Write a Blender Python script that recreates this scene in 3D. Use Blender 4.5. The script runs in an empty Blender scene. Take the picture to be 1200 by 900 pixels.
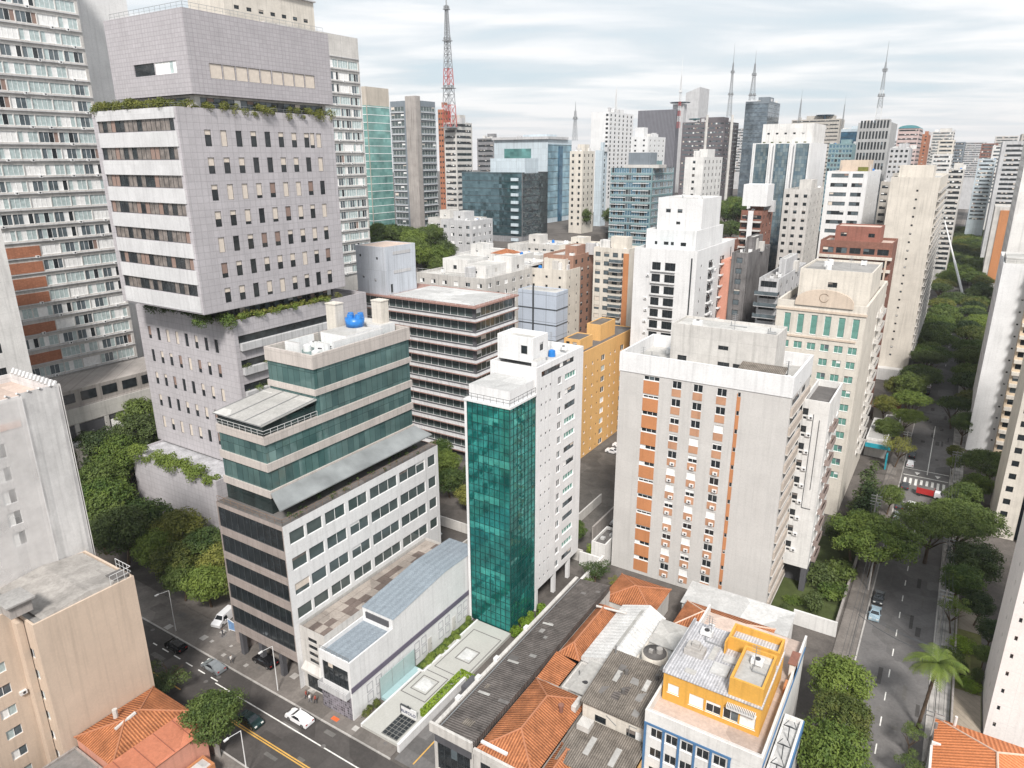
import bpy, math, random
from mathutils import Matrix, Vector, noise
R = math.radians
random.seed(11)
sc = bpy.context.scene
COL = sc.collection
# ------------------------------------------------------------------ camera
CAM = Vector((0.0, 0.0, 82.0))
_p, _r, _t = R(17.75), 0.0035, R(32.4)
cam = bpy.data.cameras.new('camera'); camo = bpy.data.objects.new('camera', cam); COL.objects.link(camo)
cam.sensor_fit = 'HORIZONTAL'; cam.angle_x = 2*math.atan(600/827.0); cam.clip_start = 1; cam.clip_end = 12000
_e = Matrix.Rotation(_t, 4, 'Z') @ Matrix.Rotation(math.pi/2-_p, 4, 'X') @ Matrix.Rotation(-_r, 4, 'Z')
camo.matrix_world = Matrix.Translation(CAM) @ _e
sc.camera = camo
# ------------------------------------------------------------------ view, sky, sun
sc.view_settings.view_transform = 'Standard'; sc.view_settings.look = 'None'
sc.view_settings.exposure = 0.70; sc.view_settings.gamma = 1.0
sc.view_settings.use_curve_mapping = False
SUN_EL, SUN_AZ = 46, 32                  # azimuth measured from -Y towards +X, in degrees
w = bpy.data.worlds.new("World"); sc.world = w; w.use_nodes = True
nt = w.node_tree; nt.nodes.clear()
def N(nt, t, **k):
    n = nt.nodes.new(t)
    for a, b in k.items(): setattr(n, a, b)
    return n
out = N(nt, 'ShaderNodeOutputWorld'); bg = N(nt, 'ShaderNodeBackground'); bg.inputs[1].default_value = 0.1
sky = N(nt, 'ShaderNodeTexSky', sky_type='NISHITA', sun_disc=False)
sky.sun_elevation = R(SUN_EL); sky.sun_rotation = R(180-SUN_AZ); sky.air_density = 1.2; sky.dust_density = 2.5
tc = N(nt, 'ShaderNodeTexCoord'); sep = N(nt, 'ShaderNodeSeparateXYZ')
nt.links.new(tc.outputs['Generated'], sep.inputs[0])
def M_(op, a, b=None, c=None):
    n = N(nt, 'ShaderNodeMath', operation=op)
    for i, v in enumerate((a, b, c)):
        if v is None: continue
        if isinstance(v, (int, float)): n.inputs[i].default_value = v
        else: nt.links.new(v, n.inputs[i])
    return n.outputs[0]
zz = M_('ADD', M_('MAXIMUM', sep.outputs[2], 0.0), 0.045)
cx_ = M_('DIVIDE', M_('ADD', M_('MULTIPLY', sep.outputs[0], 0.844), M_('MULTIPLY', sep.outputs[1], 0.536)), zz)
cy_ = M_('DIVIDE', M_('ADD', M_('MULTIPLY', sep.outputs[0], -0.536), M_('MULTIPLY', sep.outputs[1], 0.844)), zz)
cmb = N(nt, 'ShaderNodeCombineXYZ')
nt.links.new(M_('MULTIPLY', cx_, 0.42), cmb.inputs[0]); nt.links.new(M_('MULTIPLY', cy_, 0.75), cmb.inputs[1])
n1 = N(nt, 'ShaderNodeTexNoise'); n1.inputs['Scale'].default_value = 1.1; n1.inputs['Detail'].default_value = 7; n1.inputs['Roughness'].default_value = .52
n1.inputs['Distortion'].default_value = .35
nt.links.new(cmb.outputs[0], n1.inputs['Vector'])
r1 = N(nt, 'ShaderNodeValToRGB')
r1.color_ramp.elements[0].position = .34; r1.color_ramp.elements[0].color = (4.3, 5.0, 5.45, 1)
r1.color_ramp.elements[1].position = .58; r1.color_ramp.elements[1].color = (6.6, 6.6, 6.65, 1)
el = r1.color_ramp.elements.new(.45); el.color = (5.0, 5.4, 5.7, 1)
nt.links.new(n1.outputs['Fac'], r1.inputs[0])
# thicker, evener cloud towards the horizon
r2 = N(nt, 'ShaderNodeValToRGB')
r2.color_ramp.elements[0].position = 0.0; r2.color_ramp.elements[0].color = (.85, .85, .85, 1)
r2.color_ramp.elements[1].position = .075; r2.color_ramp.elements[1].color = (.0, .0, .0, 1)
nt.links.new(sep.outputs[2], r2.inputs[0])
mx0 = N(nt, 'ShaderNodeMix', data_type='RGBA'); nt.links.new(r2.outputs[0], mx0.inputs[0])
nt.links.new(r1.outputs[0], mx0.inputs[6]); mx0.inputs[7].default_value = (6.3, 6.1, 6.1, 1)
mx = N(nt, 'ShaderNodeMix', data_type='RGBA'); mx.inputs[0].default_value = .93
# an overcast sky is brighter overhead than at the horizon
mrz = N(nt, 'ShaderNodeMapRange'); nt.links.new(sep.outputs[2], mrz.inputs[0]); mrz.inputs[1].default_value = .18; mrz.inputs[2].default_value = .75; mrz.inputs[3].default_value = 1.0; mrz.inputs[4].default_value = .85
vsc = N(nt, 'ShaderNodeVectorMath', operation='SCALE'); nt.links.new(mx0.outputs[2], vsc.inputs[0]); nt.links.new(mrz.outputs[0], vsc.inputs[3])
nt.links.new(sky.outputs[0], mx.inputs[6]); nt.links.new(vsc.outputs[0], mx.inputs[7])
nt.links.new(mx.outputs[2], bg.inputs[0]); nt.links.new(bg.outputs[0], out.inputs[0])
sun = bpy.data.lights.new('sun', 'SUN'); sun.energy = 3.1; sun.angle = R(10); sun.color = (1, .955, .9)
suno = bpy.data.objects.new('sun', sun); COL.objects.link(suno)
_d = Vector((math.sin(R(SUN_AZ))*math.cos(R(SUN_EL)), -math.cos(R(SUN_AZ))*math.cos(R(SUN_EL)), math.sin(R(SUN_EL))))
suno.rotation_euler = _d.to_track_quat('Z', 'Y').to_euler()
sc.cycles.max_bounces = 5; sc.cycles.glossy_bounces = 3; sc.cycles.transmission_bounces = 2; sc.cycles.volume_bounces = 0
sc.cycles.diffuse_bounces = 3
# ------------------------------------------------------------------ materials
MATS = {}
def newmat(name):
    m = bpy.data.materials.new(name); m.use_nodes = True; nt = m.node_tree; nt.nodes.clear()
    o = N(nt, 'ShaderNodeOutputMaterial'); b = N(nt, 'ShaderNodeBsdfPrincipled'); nt.links.new(b.outputs[0], o.inputs[0])
    return m, nt, b
def L(nt, a, b): nt.links.new(a, b)
def mixmul(nt, col, fac_socket, lo, hi):
    """multiply a colour by a value ranging lo..hi as fac goes 0..1"""
    mr = N(nt, 'ShaderNodeMapRange'); L(nt, fac_socket, mr.inputs[0]); mr.inputs[1].default_value = .25; mr.inputs[2].default_value = .75
    mr.inputs[3].default_value = lo; mr.inputs[4].default_value = hi
    v = N(nt, 'ShaderNodeVectorMath', operation='SCALE'); L(nt, col, v.inputs[0]); L(nt, mr.outputs[0], v.inputs[3])
    return v.outputs[0]
def uv_socket(nt):
    """u = x + y, v = z: runs along any axis-aligned wall"""
    t = N(nt, 'ShaderNodeTexCoord'); s = N(nt, 'ShaderNodeSeparateXYZ'); L(nt, t.outputs['Object'], s.inputs[0])
    a = N(nt, 'ShaderNodeMath', operation='ADD'); L(nt, s.outputs[0], a.inputs[0]); L(nt, s.outputs[1], a.inputs[1])
    c = N(nt, 'ShaderNodeCombineXYZ'); L(nt, a.outputs[0], c.inputs[0]); L(nt, s.outputs[2], c.inputs[1])
    return c.outputs[0], t.outputs['Object']
def rgb(nt, c):
    n = N(nt, 'ShaderNodeRGB'); n.outputs[0].default_value = (*c, 1); return n.outputs[0]
def wall(name, c, rough=.85, dirt=.18, tile=None, tilevar=.06, joint=.75, streak=.15, fine=.06):
    if name in MATS: return MATS[name]
    m, nt, b = newmat(name); uv, ob = uv_socket(nt)
    col = rgb(nt, c)
    if tile:
        br = N(nt, 'ShaderNodeTexBrick'); br.offset = 0; br.squash = 1
        br.inputs['Scale'].default_value = 1; br.inputs['Brick Width'].default_value = tile[0]; br.inputs['Row Height'].default_value = tile[1]
        br.inputs['Mortar Size'].default_value = tile[2] if len(tile) > 2 else .035
        br.inputs['Mortar Smooth'].default_value = .1
        br.inputs['Color1'].default_value = (*[x*(1+tilevar) for x in c], 1); br.inputs['Color2'].default_value = (*[x*(1-tilevar) for x in c], 1)
        br.inputs['Mortar'].default_value = (*[x*joint for x in c], 1)
        L(nt, uv, br.inputs['Vector']); col = br.outputs[0]
    n = N(nt, 'ShaderNodeTexNoise'); n.inputs['Scale'].default_value = .22; n.inputs['Detail'].default_value = 6; n.inputs['Roughness'].default_value = .62
    L(nt, ob, n.inputs['Vector']); col = mixmul(nt, col, n.outputs['Fac'], 1-dirt, 1+dirt*.3)
    if streak:
        mp = N(nt, 'ShaderNodeMapping'); mp.inputs['Scale'].default_value = (1.6, .07, 1); L(nt, uv, mp.inputs[0])
        n2 = N(nt, 'ShaderNodeTexNoise'); n2.inputs['Scale'].default_value = 1; n2.inputs['Detail'].default_value = 4; L(nt, mp.outputs[0], n2.inputs['Vector'])
        mr2 = N(nt, 'ShaderNodeMapRange'); L(nt, n2.outputs['Fac'], mr2.inputs[0]); mr2.inputs[1].default_value = .5; mr2.inputs[2].default_value = .74; mr2.inputs[3].default_value = 1.0; mr2.inputs[4].default_value = max(.3, 1-1.6*streak)
        v2 = N(nt, 'ShaderNodeVectorMath', operation='SCALE'); L(nt, col, v2.inputs[0]); L(nt, mr2.outputs[0], v2.inputs[3]); col = v2.outputs[0]
    n3 = N(nt, 'ShaderNodeTexNoise'); n3.inputs['Scale'].default_value = 3.2; n3.inputs['Detail'].default_value = 3; L(nt, ob, n3.inputs['Vector'])
    col = mixmul(nt, col, n3.outputs['Fac'], 1-fine, 1+fine)
    L(nt, col, b.inputs['Base Color']); b.inputs['Roughness'].default_value = rough
    b.inputs['Specular IOR Level'].default_value = .3
    MATS[name] = m; return m
def plain(name, c, rough=.6, metal=0, var=.1, scale=1.5, spec=.5):
    if name in MATS: return MATS[name]
    m, nt, b = newmat(name)
    t = N(nt, 'ShaderNodeTexCoord'); n = N(nt, 'ShaderNodeTexNoise'); n.inputs['Scale'].default_value = scale; n.inputs['Detail'].default_value = 5
    L(nt, t.outputs['Object'], n.inputs['Vector'])
    L(nt, mixmul(nt, rgb(nt, c), n.outputs['Fac'], 1-var, 1+var), b.inputs['Base Color'])
    b.inputs['Roughness'].default_value = rough; b.inputs['Metallic'].default_value = metal; b.inputs['Specular IOR Level'].default_value = spec
    MATS[name] = m; return m
def glass(name, c, c2=None, panel=(1.2, 1.6), rough=.06, metal=.25, wob=.015, joint=None, cloud=(.6, 1.35)):
    """facade glass: reflective panes whose tint and tilt vary from pane to pane"""
    if name in MATS: return MATS[name]
    m, nt, b = newmat(name); uv, ob = uv_socket(nt)
    c2 = c2 or tuple(x*.6 for x in c)
    br = N(nt, 'ShaderNodeTexBrick'); br.offset = 0
    br.inputs['Scale'].default_value = 1; br.inputs['Brick Width'].default_value = panel[0]; br.inputs['Row Height'].default_value = panel[1]
    br.inputs['Mortar Size'].default_value = .03 if joint else 0.0; br.inputs['Mortar Smooth'].default_value = 0
    br.inputs['Color1'].default_value = (*c, 1); br.inputs['Color2'].default_value = (*c2, 1)
    br.inputs['Mortar'].default_value = (*(joint or c2), 1); L(nt, uv, br.inputs['Vector'])
    n = N(nt, 'ShaderNodeTexNoise'); n.inputs['Scale'].default_value = .16; n.inputs['Detail'].default_value = 3; L(nt, ob, n.inputs['Vector'])
    L(nt, mixmul(nt, br.outputs[0], n.outputs['Fac'], *cloud), b.inputs['Base Color'])
    b.inputs['Roughness'].default_value = rough; b.inputs['Metallic'].default_value = metal; b.inputs['IOR'].default_value = 1.6
    # pane tilt: a random normal offset for every cell
    vd = N(nt, 'ShaderNodeVectorMath', operation='DIVIDE'); L(nt, uv, vd.inputs[0]); vd.inputs[1].default_value = (panel[0], panel[1], 1)
    fl = N(nt, 'ShaderNodeVectorMath', operation='FLOOR'); L(nt, vd.outputs[0], fl.inputs[0])
    wn = N(nt, 'ShaderNodeTexWhiteNoise', noise_dimensions='3D'); L(nt, fl.outputs[0], wn.inputs[0])
    sb = N(nt, 'ShaderNodeVectorMath', operation='SUBTRACT'); L(nt, wn.outputs['Color'], sb.inputs[0]); sb.inputs[1].default_value = (.5, .5, .5)
    sl = N(nt, 'ShaderNodeVectorMath', operation='SCALE'); L(nt, sb.outputs[0], sl.inputs[0]); sl.inputs[3].default_value = wob*2
    ge = N(nt, 'ShaderNodeNewGeometry'); ad = N(nt, 'ShaderNodeVectorMath', operation='ADD'); L(nt, ge.outputs['Normal'], ad.inputs[0]); L(nt, sl.outputs[0], ad.inputs[1])
    nn = N(nt, 'ShaderNodeVectorMath', operation='NORMALIZE'); L(nt, ad.outputs[0], nn.inputs[0]); L(nt, nn.outputs[0], b.inputs['Normal'])
    MATS[name] = m; return m
def ribbed(name, c, c2, axis='y', pitch=.5, rough=.8, patch=.3, bump=.6, cross=None):
    """corrugated sheet or clay tile; the ribs repeat along `axis`"""
    if name in MATS: return MATS[name]
    m, nt, b = newmat(name); t = N(nt, 'ShaderNodeTexCoord')
    wv = N(nt, 'ShaderNodeTexWave', wave_type='BANDS', bands_direction=axis.upper(), wave_profile='SIN')
    wv.inputs['Scale'].default_value = .314/pitch; wv.inputs['Distortion'].default_value = .15; wv.inputs['Detail'].default_value = 1
    L(nt, t.outputs['Object'], wv.inputs['Vector'])
    n = N(nt, 'ShaderNodeTexNoise'); n.inputs['Scale'].default_value = .5; n.inputs['Detail'].default_value = 7; n.inputs['Roughness'].default_value = .65
    L(nt, t.outputs['Object'], n.inputs['Vector'])
    mx = N(nt, 'ShaderNodeMix', data_type='RGBA'); L(nt, wv.outputs['Fac'], mx.inputs[0]); mx.inputs[6].default_value = (*c2, 1); mx.inputs[7].default_value = (*c, 1)
    col = mixmul(nt, mx.outputs[2], n.outputs['Fac'], 1-patch, 1+patch)
    n4 = N(nt, 'ShaderNodeTexNoise'); n4.inputs['Scale'].default_value = 4; n4.inputs['Detail'].default_value = 2; L(nt, t.outputs['Object'], n4.inputs['Vector'])
    col = mixmul(nt, col, n4.outputs['Fac'], .82, 1.15)
    L(nt, col, b.inputs['Base Color']); b.inputs['Roughness'].default_value = rough; b.inputs['Specular IOR Level'].default_value = .25
    bp = N(nt, 'ShaderNodeBump'); bp.inputs['Strength'].default_value = bump; bp.inputs['Distance'].default_value = .08; L(nt, wv.outputs['Fac'], bp.inputs['Height'])
    L(nt, bp.outputs[0], b.inputs['Normal'])
    MATS[name] = m; return m
def roofm(name, c, rough=.9, var=.3, mark=.22):
    """flat roof: blotched, with ponding marks"""
    if name in MATS: return MATS[name]
    m, nt, b = newmat(name); t = N(nt, 'ShaderNodeTexCoord')
    n = N(nt, 'ShaderNodeTexNoise'); n.inputs['Scale'].default_value = .35; n.inputs['Detail'].default_value = 8; n.inputs['Roughness'].default_value = .7; n.inputs['Distortion'].default_value = .6
    L(nt, t.outputs['Object'], n.inputs['Vector'])
    v = N(nt, 'ShaderNodeTexNoise'); v.inputs['Scale'].default_value = 2.5; v.inputs['Detail'].default_value = 5; L(nt, t.outputs['Object'], v.inputs['Vector'])
    col = mixmul(nt, mixmul(nt, rgb(nt, c), n.outputs['Fac'], 1-var, 1+var*.5), v.outputs['Fac'], .85, 1.1)
    if mark:                                       # stains and repairs with soft edges
        vo = N(nt, 'ShaderNodeTexVoronoi', distance='CHEBYCHEV'); vo.inputs['Scale'].default_value = .12; vo.inputs['Randomness'].default_value = 1; L(nt, t.outputs['Object'], vo.inputs['Vector'])
        cs = N(nt, 'ShaderNodeSeparateColor'); L(nt, vo.outputs['Color'], cs.inputs[0]); col = mixmul(nt, col, cs.outputs[0], 1-mark, 1+mark*.25)
    L(nt, col, b.inputs['Base Color']); b.inputs['Roughness'].default_value = rough; b.inputs['Specular IOR Level'].default_value = .25
    MATS[name] = m; return m
def foliage(name, c, c2, trans=.25):
    if name in MATS: return MATS[name]
    m, nt, b = newmat(name); t = N(nt, 'ShaderNodeTexCoord')
    n = N(nt, 'ShaderNodeTexNoise'); n.inputs['Scale'].default_value = .55; n.inputs['Detail'].default_value = 6; n.inputs['Roughness'].default_value = .7
    L(nt, t.outputs['Object'], n.inputs['Vector'])
    oi = N(nt, 'ShaderNodeObjectInfo'); ad = N(nt, 'ShaderNodeMath', operation='ADD'); L(nt, n.outputs['Fac'], ad.inputs[0])
    ml = N(nt, 'ShaderNodeMath', operation='MULTIPLY_ADD'); L(nt, oi.outputs['Random'], ml.inputs[0]); ml.inputs[1].default_value = .3; ml.inputs[2].default_value = -.15
    L(nt, ml.outputs[0], ad.inputs[1])
    cr = N(nt, 'ShaderNodeValToRGB'); cr.color_ramp.elements[0].position = .33; cr.color_ramp.elements[0].color = (*c, 1)
    cr.color_ramp.elements[1].position = .68; cr.color_ramp.elements[1].color = (*c2, 1); L(nt, ad.outputs[0], cr.inputs[0])
    L(nt, cr.outputs[0], b.inputs['Base Color']); b.inputs['Roughness'].default_value = .55; b.inputs['Specular IOR Level'].default_value = .3
    tr = N(nt, 'ShaderNodeBsdfTranslucent'); L(nt, cr.outputs[0], tr.inputs[0])
    ms = N(nt, 'ShaderNodeMixShader'); ms.inputs[0].default_value = trans; L(nt, b.outputs[0], ms.inputs[1]); L(nt, tr.outputs[0], ms.inputs[2])
    o = [x for x in nt.nodes if x.type == 'OUTPUT_MATERIAL'][0]; L(nt, ms.outputs[0], o.inputs[0])
    MATS[name] = m; return m
# palette
W_WHITE = wall('white_render', (.70, .69, .675), dirt=.2, streak=.13, tile=(6, 3.1, .03), tilevar=.015, joint=.86)
W_WHITE2 = wall('clean_white_paint', (.71, .71, .715), dirt=.12, streak=.09, tile=(5, 3.1, .025), tilevar=.012, joint=.9)
W_OFF = wall('offwhite_render', (.58, .56, .535), dirt=.25, streak=.15, tile=(5, 3.1, .03), tilevar=.02, joint=.84)
W_CREAM = wall('cream_render', (.66, .615, .55), dirt=.2, streak=.13, tile=(6, 3.1, .03), tilevar=.015, joint=.88)
W_BEIGE = wall('beige_render', (.60, .50, .41), dirt=.16, streak=.10)
W_GREY = wall('grey_render', (.52, .52, .53), dirt=.2, streak=.2)
W_DGREY = wall('dark_grey_cladding', (.24, .24, .25), dirt=.25, streak=.15, tile=(1.2, 1.2, .03), tilevar=.15)
W_CONC = wall('raw_concrete', (.38, .35, .33), dirt=.3, streak=.25)
W_LAV = wall('lavender_granite', (.455, .435, .455), dirt=.12, streak=.07, tile=(1.3, 1.3, .05), tilevar=.04, joint=.78)
W_LAVD = wall('lavender_granite_small', (.42, .40, .42), dirt=.08, streak=.05, tile=(.9, .75, .045), tilevar=.05, joint=.75)
W_BRICK = wall('terracotta_brick', (.40, .17, .10), dirt=.2, streak=.1, tile=(.6, .3, .02), tilevar=.12)
W_ORANGE = wall('orange_panel', (.50, .22, .10), dirt=.15, streak=.08)
W_YELLOW = wall('ochre_yellow_paint', (.66, .36, .075), dirt=.12, streak=.12)
W_YEL2 = wall('golden_yellow_paint', (.72, .43, .17), dirt=.12, streak=.1)
W_PINK = wall('pink_render', (.62, .30, .22), dirt=.15, streak=.15)
W_PALEP = wall('pale_pink_mosaic', (.76, .715, .695), dirt=.06, streak=.06, tile=(3.0, 3.0, .03), tilevar=.015, joint=.9)
W_BAND = wall('beige_granite_band', (.50, .455, .425), dirt=.12, streak=.1, tile=(1.2, 2, .03), tilevar=.06, joint=.75)
W_APT = wall('pale_grey_render', (.53, .515, .50), dirt=.10, streak=.06, tile=(2.6, 3.5, .03), tilevar=.02, joint=.93)
W_BROWN = wall('brown_brick', (.25, .12, .09), dirt=.2, streak=.1, tile=(.8, .4, .02), tilevar=.1)
W_BLUEG = wall('blue_grey_sheet', (.45, .50, .58), dirt=.08, streak=.06, tile=(8, 4, .08), joint=.5)
W_TARP = wall('white_scaffold_netting', (.62, .60, .595), dirt=.25, streak=.12, tile=(3.4, 4.6, .05), tilevar=.07, joint=.86)
W_DARK = wall('dark_render', (.10, .10, .11), dirt=.2, streak=.1)
W_MURAL = wall('patterned_dark_wall', (.16, .15, .17), dirt=.5, streak=.05, tile=(.45, .45, .05), tilevar=.7, joint=1.8)
R_LIGHT = roofm('pale_roof', (.52, .51, .49), var=.22)
R_WHITE = roofm('white_roof_membrane', (.60, .60, .595), var=.28)
R_GREY = roofm('grey_roof', (.33, .32, .31))
R_DARK = roofm('dark_roof', (.17, .16, .155))
R_SALMON = roofm('salmon_terrace_tile', (.56, .45, .39), var=.25)
R_METAL = ribbed('galvanised_sheet', (.52, .52, .54), (.36, .36, .38), 'x', .38, .5, .35, .5)
R_CORR = ribbed('weathered_corrugated_sheet', (.21, .185, .16), (.105, .092, .08), 'x', .3, .9, .5, .5)
R_CORRY = ribbed('dark_corrugated_sheet', (.14, .125, .118), (.068, .06, .056), 'y', .42, .9, .5, .6)
R_CLAY = ribbed('orange_clay_tile', (.44, .18, .08), (.22, .075, .035), 'x', .40, .85, .45, .8)
R_CLAYY = ribbed('orange_clay_tile_across', (.44, .18, .08), (.22, .075, .035), 'y', .40, .85, .45, .8)
R_BLUE = ribbed('blue_grey_sheet_roof', (.25, .29, .33), (.215, .25, .285), 'x', 1.2, .55, .12, .25)
FR_W = plain('white_frame', (.80, .80, .80), .5)
FR_D = plain('dark_frame', (.05, .055, .06), .5)
G_DARK = plain('dark_window_glass', (.022, .027, .031), .07, var=.5, scale=.8, spec=.5)
G_MID = plain('grey_window_glass', (.10, .125, .14), .08, var=.35, scale=.8, spec=.6)
G_GREEN = plain('green_window_glass', (.15, .33, .285), .12, .15, var=.3, scale=.8, spec=.8)
B_WHITE = plain('white_shutter', (.78, .78, .77), .6)
B_BEIGE = plain('beige_blind', (.62, .55, .48), .7)
G_BLUE = plain('blue_window_glass', (.10, .20, .27), .06, .3, var=.3, spec=.8)
B_BROWN = plain('brown_blind', (.26, .18, .15), .7)
G_PALE = plain('pale_curtained_glass', (.42, .50, .50), .15, var=.2)
G_SMOKE = plain('smoky_green_window_glass', (.075, .10, .10), .08, .1, var=.25, scale=.5, spec=.8)
G_BRZ = plain('bronze_curtained_glass', (.19, .165, .15), .15, 0, var=.5, scale=.9, spec=.6)
WM = [FR_W, FR_D, G_DARK, G_MID, G_GREEN, B_WHITE, B_BEIGE, G_BLUE, B_BROWN, G_PALE, G_SMOKE, G_BRZ]
METAL = plain('grey_metal', (.35, .36, .37), .45, .6)
WMETAL = plain('white_metal', (.72, .72, .72), .45, .1)
DMETAL = plain('dark_metal', (.06, .06, .065), .5, .4)
REDM = plain('red_mast_paint', (.45, .08, .07), .6)
CONC = roofm('plain_concrete', (.45, .43, .41), var=.2)
WATERT = plain('blue_plastic_tank', (.02, .17, .50), .35, var=.2)
# ------------------------------------------------------------------ mesh builder
class MB:
    def __init__(s): s.v, s.f, s.m = [], [], []
    def q(s, a, b, c, d, m=0):
        n = len(s.v); s.v += [a, b, c, d]; s.f.append((n, n+1, n+2, n+3)); s.m.append(m)
    def poly(s, pts, m=0):
        n = len(s.v); s.v += list(pts); s.f.append(tuple(range(n, n+len(pts)))); s.m.append(m)
    def box(s, x0, y0, z0, x1, y1, z1, m=0, top=None):
        if x0 > x1: x0, x1 = x1, x0
        if y0 > y1: y0, y1 = y1, y0
        n = len(s.v)
        s.v += [(x0,y0,z0),(x1,y0,z0),(x1,y1,z0),(x0,y1,z0),(x0,y0,z1),(x1,y0,z1),(x1,y1,z1),(x0,y1,z1)]
        for f in ((0,3,2,1),(4,5,6,7),(0,1,5,4),(1,2,6,5),(2,3,7,6),(3,0,4,7)):
            s.f.append(tuple(n+i for i in f)); s.m.append(m)
        if top is not None: s.m[-5] = top
    def cyl(s, x, y, z0, z1, r0, r1=None, n=12, m=0):
        r1 = r0 if r1 is None else r1; k = len(s.v)
        for z, r in ((z0, r0), (z1, r1)):
            for i in range(n):
                a = 2*math.pi*i/n; s.v.append((x+r*math.cos(a), y+r*math.sin(a), z))
        for i in range(n):
            j = (i+1) % n; s.f.append((k+i, k+j, k+n+j, k+n+i)); s.m.append(m)
        s.f.append(tuple(k+n+i for i in range(n))); s.m.append(m)
        s.f.append(tuple(k+n-1-i for i in range(n))); s.m.append(m)
    def tube(s, p, q, r, n=5, m=0, r1=None):
        p, q = Vector(p), Vector(q); d = (q-p)
        if d.length < 1e-6: return
        d.normalize(); a = d.orthogonal().normalized(); b = d.cross(a); k = len(s.v); r1 = r if r1 is None else r1
        for c, rr in ((p, r), (q, r1)):
            for i in range(n):
                t = 2*math.pi*i/n; s.v.append(tuple(c + a*rr*math.cos(t) + b*rr*math.sin(t)))
        for i in range(n):
            j = (i+1) % n; s.f.append((k+i, k+j, k+n+j, k+n+i)); s.m.append(m)
        s.f.append(tuple(k+n+i for i in range(n))); s.m.append(m); s.f.append(tuple(k+n-1-i for i in range(n))); s.m.append(m)
    def data(s, name, mats, o=(0, 0, 0), smooth=False):
        me = bpy.data.meshes.new(name)
        me.from_pydata([(v[0]-o[0], v[1]-o[1], v[2]-o[2]) for v in s.v], [], s.f)
        for mt in (mats if isinstance(mats, (list, tuple)) else [mats]): me.materials.append(mt)
        me.polygons.foreach_set('material_index', s.m)
        if smooth: me.polygons.foreach_set('use_smooth', [True]*len(s.f))
        me.update(); return me
    def build(s, name, mats, parent=None, o=(0, 0, 0), smooth=False):
        return link(name, s.data(name, mats, o, smooth), parent)
def link(name, me, parent=None, loc=None, rot=0):
    ob = bpy.data.objects.new(name, me); COL.objects.link(ob)
    if parent: ob.parent = parent
    if loc is not None: ob.location = loc
    if rot: ob.rotation_euler = (0, 0, rot)
    return ob
def tag(o, label=None, cat=None, group=None, kind=None):
    if label: o['label'] = label
    if cat: o['category'] = cat
    if group: o['group'] = group
    if kind: o['kind'] = kind
    return o
def empty(name, loc, label, cat, group=None, rz=0):
    e = bpy.data.objects.new(name, None); COL.objects.link(e); e.location = loc; e.rotation_euler = (0, 0, rz); e.empty_display_size = .5
    return tag(e, label, cat, group)
def copy_tree(o, parent=None):
    c = o.copy(); COL.objects.link(c)
    if parent: c.parent = parent
    for ch in list(o.children): copy_tree(ch, c)
    return c
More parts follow.
